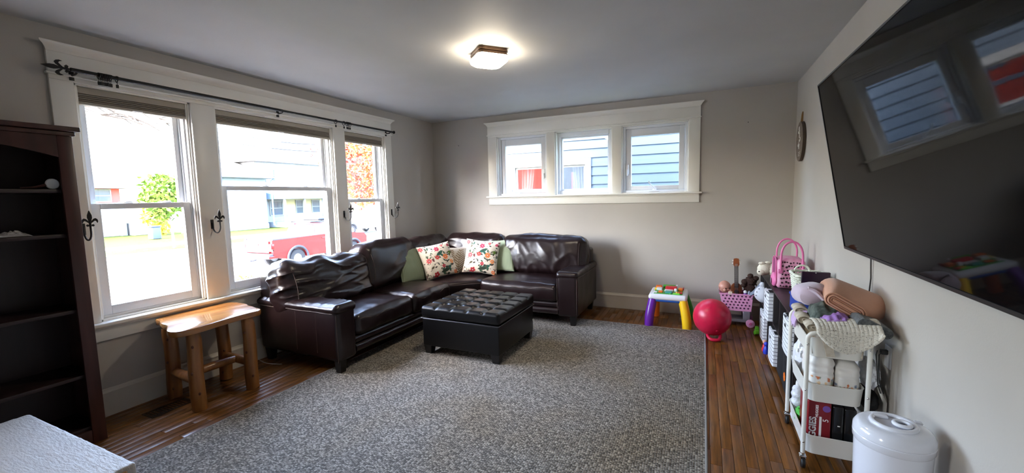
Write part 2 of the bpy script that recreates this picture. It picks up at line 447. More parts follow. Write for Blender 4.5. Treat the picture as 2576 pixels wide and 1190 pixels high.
# ---- left window surround (trim_1) : casings, head, fillet, crown, stool, apron
T1 = thing('trim_1', None, None, (0, 0, 0), kind='structure')
xa = XL; xb = XL + 0.02
def part(name, mb, m, par, **k): return obj(name, mb, m, par, **k)
CY0, CY1 = 1.212, 4.285
for a, b in ((CY0, LO[0][0]), (LO[0][1], LO[1][0]), (LO[1][1], LO[2][0]), (LO[2][1], CY1)):
    part('casing', MB().rbox(xa, a, LZ0, xb, b, LZ1, r=0.003, k=1), m_trim, T1)
part('casing', MB().rbox(xa, CY0, LZ1, xb, CY1, 2.232, r=0.002, k=1), m_trim, T1)
part('fillet', MB().rbox(xa, CY0 - 0.012, 2.232, xb + 0.014, CY1 + 0.012, 2.246, r=0.005, k=2), m_trim, T1)
part('head_board', MB().rbox(xa, CY0, 2.246, xb + 0.003, CY1, 2.372, r=0.002, k=1), m_trim, T1)
def crown_prof(d, z): return [(d, z), (d + 0.026, z), (d + 0.030, z + 0.012), (d + 0.042, z + 0.028), (d + 0.056, z + 0.038), (d + 0.060, z + 0.042), (d + 0.060, z + 0.052), (d, z + 0.052)]
def crown_y(d, z, a, b, sgn=1):
    """crown strip mitred at both ends (wall plane x = d)"""
    mb = MB(); pr = crown_prof(0, z); vs = []; n = len(pr)
    for (e, s) in ((a, -1), (b, 1)):
        for (o, h) in pr: vs.append((d + o, e + s * max(0, o - 0.026), h))
    fs = [tuple(range(n)), tuple(range(2 * n - 1, n - 1, -1))] + [(i, i + n, (i + 1) % n + n, (i + 1) % n) for i in range(n)]
    return mb.add(vs, fs)
part('crown_moulding', crown_y(xa, 2.372, CY0, CY1), m_trim, T1)
part('stool', MB().rbox(XL - 0.02, CY0 - 0.03, 0.617, XL + 0.062, CY1 + 0.03, LZ0, r=0.01, k=3), m_trim, T1)
part('stool_moulding', MB().rbox(xa, CY0, 0.600, XL + 0.036, CY1, 0.617, r=0.007, k=2), m_trim, T1)
part('apron', MB().rbox(xa, CY0, 0.518, xb, CY1, 0.600, r=0.003, k=1), m_trim, T1)

# ---- three double-hung windows
def frame_x(mb, x0, x1, y0, y1, z0, z1, l, r, b, t):
    mb.rbox(x0, y0, z0, x1, y0 + l, z1, r=0.003, k=1); mb.rbox(x0, y1 - r, z0, x1, y1, z1, r=0.003, k=1)
    mb.rbox(x0, y0 + l, z0, x1, y1 - r, z0 + b, r=0.003, k=1); mb.rbox(x0, y0 + l, z1 - t, x1, y1 - r, z1, r=0.003, k=1)
    return mb
MEET = [1.418, 1.55, 1.418]
for k, ((a, b), zm) in enumerate(zip(LO, MEET)):
    W = thing('window_%d' % (k + 1), None, None, (XL, (a + b) / 2, LZ0), kind='structure')
    xo = XL - WT
    j = MB().box(xo, a, LZ0, XL, a + 0.012, LZ1).box(xo, b - 0.012, LZ0, XL, b, LZ1).box(xo, a, LZ1 - 0.012, XL, b, LZ1).box(xo, a, LZ0 - 0.005, XL, b, LZ0 + 0.012)
    part('jamb', j, m_trim, W)
    st = MB()
    for yy, s in ((a + 0.012, 1), (b - 0.012, -1)):
        st.rbox(XL - 0.032, yy, LZ0 + 0.012, XL - 0.008, yy + s * 0.011, LZ1 - 0.012, r=0.003, k=1)
    part('stop_bead', st, m_trim, W)
    fr = MB()
    for yy, s in ((a + 0.012, 1), (b - 0.012, -1)):
        fr.box(XL - 0.16, yy, LZ0 + 0.012, XL - 0.035, yy + s * 0.022, LZ1 - 0.012)
        fr.rbox(XL - 0.086, yy + s * 0.022, zm, XL - 0.078, yy + s * 0.034, LZ1 - 0.012, r=0.002, k=1)
    fr.box(XL - 0.16, a + 0.03, LZ0 + 0.012, XL - 0.035, b - 0.03, LZ0 + 0.03)
    part('vinyl_frame', fr, m_vinyl, W)
    ya, yb = a + 0.036, b - 0.036
    up = part('upper_sash', frame_x(MB(), XL - 0.125, XL - 0.09, ya, yb, zm - 0.018, LZ1 - 0.02, 0.045, 0.045, 0.036, 0.05), m_vinyl, W)
    part('pane', MB().box(XL - 0.110, ya + 0.04, zm + 0.015, XL - 0.106, yb - 0.04, LZ1 - 0.065), m_glass, up)
    lo = part('lower_sash', frame_x(MB(), XL - 0.075, XL - 0.04, ya - 0.006, yb + 0.006, LZ0 + 0.03, zm + 0.018, 0.052, 0.052, 0.062, 0.038), m_vinyl, W)
    part('pane', MB().box(XL - 0.06, ya + 0.042, LZ0 + 0.088, XL - 0.056, yb - 0.042, zm - 0.016), m_glass, lo)
    for fy in (0.36, 0.72):
        yy = a + (b - a) * fy
        lk = MB().rbox(XL - 0.085, yy - 0.028, zm + 0.016, XL - 0.045, yy + 0.028, zm + 0.024, r=0.003, k=1)
        lk.rbox(XL - 0.075, yy - 0.012, zm + 0.022, XL - 0.055, yy + 0.030, zm + 0.032, r=0.004, k=2)
        part('sash_lock', lk, m_vinyl, lo)

# ---- far window surround (trim_2) and three casements
T2 = thing('trim_2', None, None, (0, 0, 0), kind='structure')
ya, yb = YF, YF - 0.02
FX0, FX1 = -2.735, -0.048
for a, b in ((FX0, FO[0][0]), (FO[0][1], FO[1][0]), (FO[1][1], FO[2][0]), (FO[2][1], FX1)):
    part('casing', MB().rbox(a, yb, FZ0, b, ya, FZ1, r=0.003, k=1), m_trim, T2)
part('casing', MB().rbox(FX0, yb, FZ1, FX1, ya, 2.258, r=0.002, k=1), m_trim, T2)
part('fillet', MB().rbox(FX0 - 0.012, yb - 0.012, 2.258, FX1 + 0.012, ya, 2.270, r=0.005, k=2), m_trim, T2)
part('head_board', MB().rbox(FX0, yb - 0.003, 2.270, FX1, ya, 2.382, r=0.002, k=1), m_trim, T2)
def crown_x(d, z, a, b):
    pr = crown_prof(0, z); vs = []; n = len(pr)
    for (e, s) in ((a, -1), (b, 1)):
        for (o, h) in pr: vs.append((e + s * max(0, o - 0.026), d - o, h))
    return MB().add(vs, [tuple(range(n)), tuple(range(2 * n - 1, n - 1, -1))] + [(i, i + n, (i + 1) % n + n, (i + 1) % n) for i in range(n)])
part('crown_moulding', crown_x(ya, 2.382, FX0, FX1), m_trim, T2)
part('stool', MB().rbox(FX0 - 0.03, YF - 0.055, 1.412, FX1 + 0.03, YF + 0.02, FZ0, r=0.008, k=3), m_trim, T2)
part('stool_moulding', MB().rbox(FX0, YF - 0.032, 1.396, FX1, ya, 1.412, r=0.006, k=2), m_trim, T2)
part('apron', MB().rbox(FX0, yb, 1.314, FX1, ya, 1.396, r=0.003, k=1), m_trim, T2)
def frame_y(mb, y0, y1, x0, x1, z0, z1, l, r, b, t):
    mb.rbox(x0, y0, z0, x0 + l, y1, z1, r=0.004, k=1); mb.rbox(x1 - r, y0, z0, x1, y1, z1, r=0.004, k=1)
    mb.rbox(x0 + l, y0, z0, x1 - r, y1, z0 + b, r=0.004, k=1); mb.rbox(x0 + l, y0, z1 - t, x1 - r, y1, z1, r=0.004, k=1)
    return mb
for k, (a, b) in enumerate(FO):
    W = thing('window_%d' % (k + 4), None, None, ((a + b) / 2, YF, FZ0), kind='structure')
    yo = YF + WT
    part('jamb', MB().box(a, YF, FZ0, a + 0.012, yo, FZ1).box(b - 0.012, YF, FZ0, b, yo, FZ1).box(a, YF, FZ1 - 0.012, b, yo, FZ1).box(a, YF, FZ0 - 0.005, b, yo, FZ0 + 0.008), m_trim, W)
    if k != 1:
        part('vinyl_frame', frame_y(MB(), YF + 0.03, YF + 0.15, a + 0.012, b - 0.012, FZ0 + 0.008, FZ1 - 0.012, 0.03, 0.03, 0.025, 0.03), m_vinyl, W)
        s = part('sash', frame_y(MB(), YF + 0.05, YF + 0.10, a + 0.045, b - 0.045, FZ0 + 0.035, FZ1 - 0.044, 0.06, 0.06, 0.05, 0.085), m_vinyl, W)
        part('pane', MB().box(a + 0.10, YF + 0.073, FZ0 + 0.08, b - 0.10, YF + 0.077, FZ1 - 0.125), m_glass, s)
        # crank operator: cover, arm, knob
        cx = (a + b) / 2 - (0.06 if k == 0 else 0.0)
        op = MB().rbox(cx - 0.06, YF + 0.022, FZ0 + 0.010, cx + 0.06, YF + 0.052, FZ0 + 0.030, r=0.008, k=2)
        op.rbox(cx - 0.02, YF + 0.018, FZ0 + 0.026, cx + 0.03, YF + 0.045, FZ0 + 0.044, r=0.008, k=2)
        crank = part('crank_operator', op, m_vinyl, W)
        if k == 0: pts = [(cx + 0.0, YF + 0.022, FZ0 + 0.045), (cx - 0.03, YF + 0.005, FZ0 + 0.05), (cx - 0.085, YF + 0.0, FZ0 + 0.052), (cx - 0.09, YF - 0.005, FZ0 + 0.085)]
        else: pts = [(cx + 0.01, YF + 0.02, FZ0 + 0.045), (cx - 0.02, YF + 0.005, FZ0 + 0.075), (cx - 0.05, YF + 0.0, FZ0 + 0.115), (cx - 0.058, YF - 0.004, FZ0 + 0.14)]
        part('crank_handle', MB().tube(pts, [0.008, 0.0075, 0.006, 0.0075], 8), m_vinyl, crank)
        part('limit_arm', MB().box(cx - 0.10, YF + 0.052, FZ0 + 0.05, cx + 0.12, YF + 0.058, FZ0 + 0.058), m_chrome, crank)
        lx = b - 0.062 if k == 0 else a + 0.062
        lk = MB().rbox(lx - 0.016, YF + 0.034, 1.66, lx + 0.016, YF + 0.052, 1.78, r=0.008, k=2)
        lk.rbox(lx - 0.009, YF + 0.010, 1.645, lx + 0.009, YF + 0.036, 1.72, r=0.007, k=2)
        part('lock_lever', lk, m_vinyl, s)
    else:
        part('vinyl_frame', frame_y(MB(), YF + 0.07, YF + 0.16, a + 0.012, b - 0.012, FZ0 + 0.008, FZ1 - 0.012, 0.03, 0.045, 0.045, 0.05), m_vinyl, W)
        s = part('fixed_sash', frame_y(MB(), YF + 0.10, YF + 0.15, a + 0.042, b - 0.057, FZ0 + 0.053, FZ1 - 0.062, 0.022, 0.022, 0.022, 0.022), m_vinyl, W)
        part('pane', MB().box(a + 0.06, YF + 0.123, FZ0 + 0.07, b - 0.075, YF + 0.127, FZ1 - 0.08), m_glass, s)

# ---- made-up picture window behind the camera, lets in fill daylight
W = thing('window_7', None, None, (XL, sum(BO) / 2, LZ0), kind='structure')
part('jamb', MB().box(XL - WT, BO[0], LZ0, XL, BO[0] + 0.012, LZ1).box(XL - WT, BO[1] - 0.012, LZ0, XL, BO[1], LZ1).box(XL - WT, BO[0], LZ1 - 0.012, XL, BO[1], LZ1).box(XL - WT, BO[0], LZ0, XL, BO[1], LZ0 + 0.012), m_trim, W)
s_ = part('sash', frame_x(MB(), XL - 0.1, XL - 0.06, BO[0] + 0.012, BO[1] - 0.012, LZ0 + 0.012, LZ1 - 0.012, 0.05, 0.05, 0.06, 0.05), m_vinyl, W)
part('pane', MB().box(XL - 0.082, BO[0] + 0.05, LZ0 + 0.06, XL - 0.078, BO[1] - 0.05, LZ1 - 0.05), m_glass, s_)
part('casing', MB().rbox(XL, BO[0] - 0.11, LZ0 - 0.11, XL + 0.02, BO[0], LZ1 + 0.11, r=0.003, k=1).rbox(XL, BO[1], LZ0 - 0.11, XL + 0.02, BO[1] + 0.11, LZ1 + 0.11, r=0.003, k=1).rbox(XL, BO[0], LZ1, XL + 0.02, BO[1], LZ1 + 0.11, r=0.003, k=1).rbox(XL, BO[0], LZ0 - 0.11, XL + 0.02, BO[1], LZ0, r=0.003, k=1), m_trim, W)

# ---- daylight portals: they give no light of their own, they only steer sky samples through the openings
def portal(loc, sx, sy, nrm):
    l = bpy.data.lights.new('window_portal', 'AREA'); l.shape = 'RECTANGLE'; l.size = sx; l.size_y = sy; l.cycles.is_portal = True
    o = bpy.data.objects.new('window_portal', l); COL.objects.link(o); o.location = loc
    o.rotation_euler = Vector(nrm).to_track_quat('-Z', 'Y').to_euler()
for a, b in LO + [BO]: portal((XL - WT - 0.01, (a + b) / 2, (LZ0 + LZ1) / 2), b - a, LZ1 - LZ0, (1, 0, 0))
for a, b in FO: portal(((a + b) / 2, YF + WT + 0.01, (FZ0 + FZ1) / 2), b - a, FZ1 - FZ0, (0, -1, 0))

# ================================================================== WINDOW DRESSING
m_shade = M('taupe_shade_cloth', rgb(150, 141, 128), rough=0.9, bump=0.3, bs=300)
m_shade2 = M('taupe_rail', rgb(168, 160, 146), rough=0.6)
names = ['narrow taupe cellular shade raised at the top of the window beside the bookcase',
         'wide taupe cellular shade raised at the top of the middle window',
         'narrow taupe cellular shade raised at the top of the window nearest the room corner']
for k, (a, b) in enumerate(LO):
    y0, y1 = a + 0.02, b - 0.02; zt = LZ1 - 0.014
    T = thing('cellular_shade', names[k], 'window shade', (XL - 0.03, (a + b) / 2, zt - 0.1), 'raised shades of the street windows')
    part('headrail', MB().rbox(XL - 0.055, y0, zt - 0.042, XL - 0.012, y1, zt, r=0.004, k=2), m_shade2, T)
    mb = MB()
    for q in range(4):
        z = zt - 0.046 - q * 0.012
        mb.prism([(XL - 0.05, z), (XL - 0.033, z + 0.005), (XL - 0.016, z), (XL - 0.016, z - 0.006), (XL - 0.033, z - 0.011), (XL - 0.05, z - 0.006)], 'xz', y0 + 0.003, y1 - 0.003)
    part('pleated_fabric', mb, m_shade, T)
    rail = part('bottom_rail', MB().rbox(XL - 0.053, y0, zt - 0.112, XL - 0.013, y1, zt - 0.092, r=0.004, k=2), m_shade2, T)
    yc = (a + b) / 2
    part('pull_tab', MB().rbox(XL - 0.012, yc - 0.03, zt - 0.112, XL - 0.004, yc + 0.03, zt - 0.106, r=0.002, k=1), m_vinyl, rail)

# curtain rod with a fleur-de-lis finial
def fleur(mb, T, s=1.0):
    """flat iron fleur-de-lis in local x (tip) / y (width) / z thickness, transformed by T"""
    def leaf(pts, th=0.004):
        n = len(pts); vs = [T @ Vector((x * s, y * s, th * s)) for x, y in pts] + [T @ Vector((x * s, y * s, -th * s)) for x, y in pts]
        mb.add(vs, [tuple(range(n)), tuple(range(2 * n - 1, n - 1, -1))] + [(i, i + n, (i + 1) % n + n, (i + 1) % n) for i in range(n)])
    leaf([(0.03, -0.006), (0.055, -0.013), (0.075, -0.012), (0.11, 0), (0.075, 0.012), (0.055, 0.013), (0.03, 0.006)], 0.005)
    for q in (-1, 1):
        leaf([(0.012, q * 0.003), (0.03, q * 0.008), (0.046, q * 0.02), (0.052, q * 0.032), (0.044, q * 0.042), (0.030, q * 0.046), (0.016, q * 0.042), (0.030, q * 0.036), (0.034, q * 0.028), (0.026, q * 0.018)])
        leaf([(0.0, q * 0.003), (0.008, q * 0.016), (0.0, q * 0.024), (-0.01, q * 0.018), (-0.006, q * 0.004)])
    mb.tube([T @ Vector((x * s, 0, 0)) for x in (-0.02, 0.0, 0.02, 0.035)], [0.006 * s, 0.008 * s, 0.007 * s, 0.006 * s], 8)
RX, RZ = XL + 0.095, 2.262
rod = thing('curtain_rod', 'thin black iron curtain rod with spear finial above the street windows', 'curtain rod', (RX, 2.72, RZ))
part('rod', MB().tube([(RX, 1.29, RZ), (RX, 2.72, RZ)], 0.0125, 12).tube([(RX, 2.70, RZ), (RX, 4.215, RZ)], 0.0105, 12), m_black, rod)
fin = MB(); fleur(fin, Matrix.Translation((RX, 1.27, RZ)) @ Matrix(((0, 0, 1, 0), (-1, 0, 0, 0), (0, 1, 0, 0), (0, 0, 0, 1))))
fin.lathe([(0.006, 0), (0.012, 0.004), (0.012, 0.012), (0.008, 0.018), (0.008, 0.05), (0.012, 0.056), (0.012, 0.064), (0.009, 0.07)], 12, (RX, 1.285, RZ), Matrix.Rotation(-PI / 2, 4, 'X').to_3x3())
part('finial', fin, m_black, rod)
part('end_cap', MB().lathe([(0.007, 0), (0.009, 0.02), (0.014, 0.035), (0.019, 0.045), (0.019, 0.052)], 12, (RX, 4.205, RZ), Matrix.Rotation(-PI / 2, 4, 'X').to_3x3()), m_black, rod)
for yb_ in (1.315, 2.72, 4.185):
    mb = MB().rbox(XL + 0.02, yb_ - 0.012, RZ - 0.05, XL + 0.028, yb_ + 0.012, RZ + 0.012, r=0.002, k=1)
    mb.tube([(XL + 0.025, yb_, RZ - 0.02), (RX - 0.015, yb_, RZ - 0.02), (RX, yb_, RZ - 0.012)], 0.006, 8)
    part('bracket', mb, m_black, rod)
# clip rings on the rod
def ring_thing(y, label, swing, group):
    T = thing('curtain_ring', label, 'curtain ring', (RX, y, RZ), group)
    n = 20; R = 0.021
    rr = [(RX + R * math.cos(2 * PI * i / n), y + 0.004 * math.sin(4 * PI * i / n), RZ - 0.008 + R * math.sin(2 * PI * i / n)) for i in range(n)]
    part('ring', MB().tube(rr, 0.003, 6, closed=True), m_black, T)
    z = RZ - 0.008 - R
    c = MB().tube([(RX, y, z), (RX + swing * 0.3, y, z - 0.012)], 0.0018, 6)
    c.rbox(RX - 0.005 + swing * 0.3, y - 0.007, z - 0.034, RX + 0.005 + swing * 0.3, y + 0.007, z - 0.012, r=0.002, k=1)
    part('clip', c, m_black, T)
for i in range(8): ring_thing(1.42 + i * 0.0085, 'black clip ring in the tight bunch beside the spear finial', rnd.uniform(-0.01, 0.01), 'bunched curtain rings')
ring_thing(1.512, 'lone black clip ring just past the tight bunch on the rod', 0, 'loose curtain rings')
ring_thing(3.335, 'lone black clip ring over the post beside the narrow window', 0, 'loose curtain rings')
for i in range(4): ring_thing(3.445 + i * 0.022 + (0.02 if i else 0), 'black clip ring in the loose cluster by the rod end', rnd.uniform(-0.01, 0.01), 'clustered curtain rings')
# holdbacks
m_hold = M('dark_iron', (0.014, 0.013, 0.013), rough=0.5, metal=0.4)
for (yy, zz, base, lab) in ((1.292, 1.265, 1.285, 'black iron fleur holdback hook beside the tall dark bookcase'), (2.075, 1.245, 2.065, 'black iron fleur holdback hook on the wide post above the log table'),
                            (3.43, 1.262, 3.445, 'black iron fleur holdback hook on the post above the sofa back'), (4.225, 1.252, 4.225, 'black iron fleur holdback hook nearest the room corner')):
    T = thing('curtain_holdback', lab, 'curtain hook', (XL + 0.02, base, zz), 'iron curtain holdbacks')
    part('wall_plate', MB().rbox(XL + 0.02, base - 0.011, zz - 0.03, XL + 0.026, base + 0.011, zz + 0.045, r=0.002, k=1), m_hold, T)
    pts = []
    for i in range(13):
        a = PI * i / 12
        pts.append((XL + 0.028 + 0.048 * (1 - math.cos(a)), base, zz - 0.01 - 0.052 * math.sin(a)))
    pts = [(XL + 0.026, base, zz + 0.02)] + pts + [(XL + 0.124, base, zz + 0.02)]
    part('hook', MB().tube(pts, 0.0055, 8), m_hold, T)
    fl = MB(); fleur(fl, Matrix.Translation((XL + 0.124, base, zz + 0.035)) @ Matrix(((0, 0, 1, 0), (0, 1, 0, 0), (1, 0, 0, 0), (0, 0, 0, 1))), 0.85)
    part('fleur_ornament', fl, m_hold, T)
# ================================================================== RUG
m_rug = rug_mat()
m_rugedge = M('rug_binding', rgb(150, 147, 143), rough=0.95, bump=0.4, bs=400)
rugT = thing('area_rug', 'large grey flat-woven area rug covering most of the wooden floor', 'rug', ((RUG[0] + RUG[2]) / 2, (RUG[1] + RUG[3]) / 2, 0))
part('woven_field', MB().rbox(RUG[0] + 0.012, RUG[1] + 0.012, 0.0, RUG[2] - 0.012, RUG[3] - 0.012, 0.009, r=0.002, k=1), m_rug, rugT)
part('bound_edge', MB().rbox(RUG[0], RUG[1], 0.0, RUG[0] + 0.014, RUG[3], 0.010, r=0.004, k=2).rbox(RUG[2] - 0.014, RUG[1], 0.0, RUG[2], RUG[3], 0.010, r=0.004, k=2)
     .rbox(RUG[0], RUG[3] - 0.014, 0.0, RUG[2], RUG[3], 0.010, r=0.004, k=2).rbox(RUG[0], RUG[1], 0.0, RUG[2], RUG[1] + 0.014, 0.010, r=0.004, k=2), m_rugedge, rugT)
RT = 0.010

# ================================================================== SECTIONAL SOFA
sofa = thing('sectional_sofa', 'dark brown leather corner sofa with loose back cushions under the street windows', 'sofa', (-2.9, 3.7, 0))
def ridge(p, sc, seed):
    q = Vector((p.x * sc[0] + seed * 3.1, p.y * sc[1] - seed * 1.7, p.z * sc[2] + seed))
    n = noise.noise(q); return (1 - min(1, abs(n) * 1.7)) ** 3
def cushion(w, d, h, r, M4, puff=(0.0, 0.0, 0.04), amp=0.008, sc=(3, 7, 6), seed=1, n=(16, 6, 12), k=4, sag=0.0, extra=None):
    """soft block: local x = width, y = depth, z = height, centred"""
    def fn(P, nr, uvw):
        u, v, t = uvw
        f = [max(0, 1 - u * u), max(0, 1 - v * v), max(0, 1 - t * t)]
        P = P + Vector((math.copysign(1, u) * puff[0] * f[1] * f[2] * abs(nr.x), math.copysign(1, v) * puff[1] * f[0] * f[2] * abs(nr.y), math.copysign(1, t) * puff[2] * f[0] * f[1] * abs(nr.z)))
        P = P + nr * (amp * ridge(P, sc, seed) + amp * 0.38 * ridge(P, (sc[0] * 2.3, sc[1] * 2.3, sc[2] * 2.3), seed + 5) + amp * 0.3 * noise.noise(Vector((P.x * 5 + seed, P.y * 5, P.z * 5))))
        if sag: P.z -= sag * f[0] * max(0, t)
        if extra: P = extra(P, nr, uvw)
        return P
    return MB().rbox(-w / 2, -d / 2, -h / 2, w / 2, d / 2, h / 2, r=r, k=k, n=n, fn=fn, mat=M4)
def TR(x, y, z, rz=0, rx=0, ry=0):
    return Matrix.Translation((x, y, z)) @ Matrix.Rotation(rz, 4, 'Z') @ Matrix.Rotation(rx, 4, 'X') @ Matrix.Rotation(ry, 4, 'Y')
# plinth / frame
part('frame', MB().rbox(-3.58, 2.55, 0.125, -2.70, 4.10, 0.265, r=0.02, k=2).rbox(-3.10, 4.10, 0.125, -2.55, 4.60, 0.265, r=0.02, k=2)
     .rbox(-3.58, 4.10, 0.125, -2.5, 5.1, 0.265, r=0.02, k=2).rbox(-2.52, 4.32, 0.125, -1.40, 5.1, 0.265, r=0.02, k=2), m_leather, sofa)
def rail_roll(p0, p1, name):
    p0 = Vector(p0); p1 = Vector(p1); n = 14; mb = MB()
    pts = [p0.lerp(p1, i / n) for i in range(n + 1)]
    return part(name, mb.tube([(p.x, p.y, p.z + 0.004 * noise.noise(p * 9)) for p in pts], 0.038, 12), m_leather, sofa)
rail_roll((-2.695, 2.57, 0.162), (-2.695, 3.96, 0.162), 'front_roll')
rail_roll((-2.695, 3.96, 0.162), (-2.41, 4.27, 0.162), 'front_roll')
rail_roll((-2.41, 4.275, 0.162), (-1.42, 4.275, 0.162), 'front_roll')
rail_roll((-2.705, 2.57, 0.232), (-2.705, 3.96, 0.232), 'front_roll')
rail_roll((-2.42, 4.285, 0.232), (-1.42, 4.285, 0.232), 'front_roll')
# back frames
part('back_frame', MB().rbox(-3.635, 2.40, 0.13, -3.47, 5.13, 0.80, r=0.045, k=4, n=(1, 8, 4), fn=lambda P, nr, q: P + nr * 0.004 * noise.noise(P * 7)), m_leather, sofa)
part('back_frame', MB().rbox(-3.5, 4.98, 0.13, -1.24, 5.145, 0.78, r=0.045, k=4, n=(8, 1, 4), fn=lambda P, nr, q: P + nr * 0.004 * noise.noise(P * 7)), m_leather, sofa)
# arms: body and padded top
def arm_l(P, nr, q):
    # gathered leather over the top, slight belly on the outer face
    g = 0.006 * math.sin(P.x * 70 + 5 * noise.noise(P * 5)) * max(0, nr.z) * (0.4 + 0.6 * max(0, -q[0]))
    return P + nr * (0.006 * noise.noise(P * 6) + g) + Vector((0, -0.012 * (1 - q[2] ** 2) if nr.y < -0.5 else 0, 0))
arm = part('arm', MB().rbox(-3.62, 2.378, 0.105, -2.655, 2.575, 0.565, r=0.035, k=4, n=(22, 4, 8), fn=arm_l), m_leather, sofa)
part('arm_pad', MB().rbox(-3.63, 2.368, 0.50, -2.645, 2.59, 0.582, r=0.038, k=4, n=(40, 5, 1), fn=arm_l), m_leather, arm)
part('stitching', MB().tube([(-3.60 + i * 0.0475, 2.364, 0.512 + 0.002 * math.sin(i)) for i in range(20)], 0.0028, 5)
     .tube([(-2.66, 2.368, 0.50 - i * 0.03) for i in range(14)], 0.0025, 5)
     .tube([(-3.12, 2.357, 0.50 - i * 0.03) for i in range(12)], 0.0018, 5).tube([(-2.88, 2.357, 0.50 - i * 0.03) for i in range(12)], 0.0018, 5), m_stitch, arm)
def arm_r(P, nr, q):
    g = 0.003 * math.sin(P.y * 60) * max(0, nr.z)
    return P + nr * (0.006 * noise.noise(P * 6) + g)
arm2 = part('arm', MB().rbox(-1.435, 4.245, 0.105, -1.205, 5.135, 0.585, r=0.035, k=4, n=(4, 18, 8), fn=arm_r), m_leather, sofa)
part('arm_pad', MB().rbox(-1.445, 4.235, 0.525, -1.198, 5.14, 0.603, r=0.038, k=4, n=(5, 24, 1), fn=arm_r), m_leather, arm2)
part('stitching', MB().tube([(-1.197, 4.27 + i * 0.045, 0.538) for i in range(19)], 0.0025, 5).tube([(-1.213, 4.243, 0.53 - i * 0.03) for i in range(14)], 0.0025, 5)
     .tube([(-1.43, 4.24, 0.53 - i * 0.03) for i in range(14)], 0.002, 5), m_stitch, arm2)
# seat cushions
def seat(x0, x1, y0, y1, seed, front, nm='seat_cushion', zt=0.445):
    zc = (0.262 + zt) / 2
    w, d, h = x1 - x0, y1 - y0, zt - 0.262
    mb = cushion(w, d, h, 0.05, TR((x0 + x1) / 2, (y0 + y1) / 2, zc), puff=(0.015, 0.015, 0.03), amp=0.008, sc=(6, 6, 3), seed=seed, n=(18, 18, 3))
    s = part(nm, mb, m_leather, sofa)
    if front == 'x': pts = [(x1 + 0.002 + 0.012 * (1 - (2 * i / 16 - 1) ** 2), y0 + 0.03 + (y1 - y0 - 0.06) * i / 16, zt - 0.045 + 0.014 * math.sin(i * 0.9 + seed)) for i in range(17)]
    else: pts = [(x0 + 0.03 + (x1 - x0 - 0.06) * i / 16, y0 - 0.002 - 0.012 * (1 - (2 * i / 16 - 1) ** 2), zt - 0.045 + 0.012 * math.sin(i * 0.8 + seed)) for i in range(17)]
    part('stitching', MB().tube(pts, 0.0035, 5), m_stitch, s)
    return s
seat(-3.28, -2.655, 2.585, 3.335, 1, 'x')
seat(-3.28, -2.625, 3.335, 3.985, 2, 'x', zt=0.455)
seat(-2.385, -1.44, 4.225, 4.92, 3, 'y', zt=0.455)
# corner seat: a wedge with a diagonal front
poly = [(-3.3, 3.99), (-2.66, 3.99), (-2.385, 4.255), (-2.385, 4.95), (-3.3, 4.95)]
cxp = sum(p[0] for p in poly) / 5; cyp = sum(p[1] for p in poly) / 5
def wedge():
    mb = MB(); out = []
    n = len(poly)
    dense = []
    for i in range(n):
        a, b = Vector(poly[i]), Vector(poly[(i + 1) % n])
        for j in range(8): dense.append(a.lerp(b, j / 8))
    for (s, z) in ((0.97, 0.265), (1.0, 0.30), (1.0, 0.40), (0.985, 0.43), (0.94, 0.447), (0.6, 0.46), (0.25, 0.462)):
        for k, p in enumerate(dense):
            q = Vector((cxp + (p.x - cxp) * s, cyp + (p.y - cyp) * s, z)); q += Vector((0, 0, 0.006 * noise.noise(q * 7))); out.append(q)
    m = len(dense); fs = []
    for r in range(6):
        for k in range(m): fs.append((r * m + k, r * m + (k + 1) % m, (r + 1) * m + (k + 1) % m, (r + 1) * m + k))
    fs.append(tuple(6 * m + k for k in range(m))); fs.append(tuple(reversed(range(m))))
    return mb.add(out, fs)
cs = part('seat_cushion', wedge(), m_leather, sofa)
part('stitching', MB().tube([(-2.655 + 0.27 * i / 8, 3.995 + 0.26 * i / 8 - 0.004, 0.412) for i in range(9)], 0.0032, 5), m_stitch, cs)
# back cushions
def backc(x, y, z, w, h, d, rz, lean, seed, amp=0.014, sc=(3, 3, 9), extra=None, seam=True):
    M4 = TR(x, y, z, rz, lean)
    mb = cushion(w, d, h, 0.085, M4, puff=(0.02, 0.05, 0.025), amp=amp, sc=sc, seed=seed, n=(44, 6, 32), k=5, extra=extra)
    o = part('back_cushion', mb, m_leather, sofa)
    if seam:
        for sx in (-1, 1):
            pts = [M4 @ Vector((sx * (w / 2 - 0.06), -d / 2 - 0.012 - 0.03 * (1 - (2 * i / 12 - 1) ** 2), -h / 2 + 0.08 + (h - 0.16) * i / 12)) for i in range(13)]
            part('stitching', MB().tube(pts, 0.0022, 5), m_stitch, o)
    return o
def slump(P, nr, q):
    # tired cushion: top edge sags and folds over, lower half bulges forward
    P.z -= 0.05 * (0.5 + 0.5 * math.sin(q[0] * 2.6 + 0.5)) * max(0, q[2]) + 0.015 * math.sin(q[0] * 9) * max(0, q[2])
    P.y -= 0.035 * max(0, -q[2]) * (1 - q[0] ** 2)
    return P
# the width axis runs along y for the street side (rotate by +90 degrees: local -y faces the room)
backc(-3.335, 2.86, 0.655, 0.98, 0.47, 0.27, PI / 2, -0.20, 4, amp=0.024, sc=(1.7, 2, 6.0), extra=slump)
backc(-3.325, 3.70, 0.69, 0.82, 0.49, 0.27, PI / 2, -0.18, 9, amp=0.018, sc=(2.2, 2, 3.5))
backc(-3.345, 4.50, 0.675, 0.86, 0.46, 0.24, PI / 2, -0.12, 6, amp=0.012)
backc(-2.80, 4.915, 0.685, 0.88, 0.47, 0.22, 0, -0.12, 7, amp=0.010)
backc(-1.80, 4.87, 0.680, 1.08, 0.48, 0.26, 0, -0.16, 8, amp=0.015, sc=(3.5, 2, 2.5))
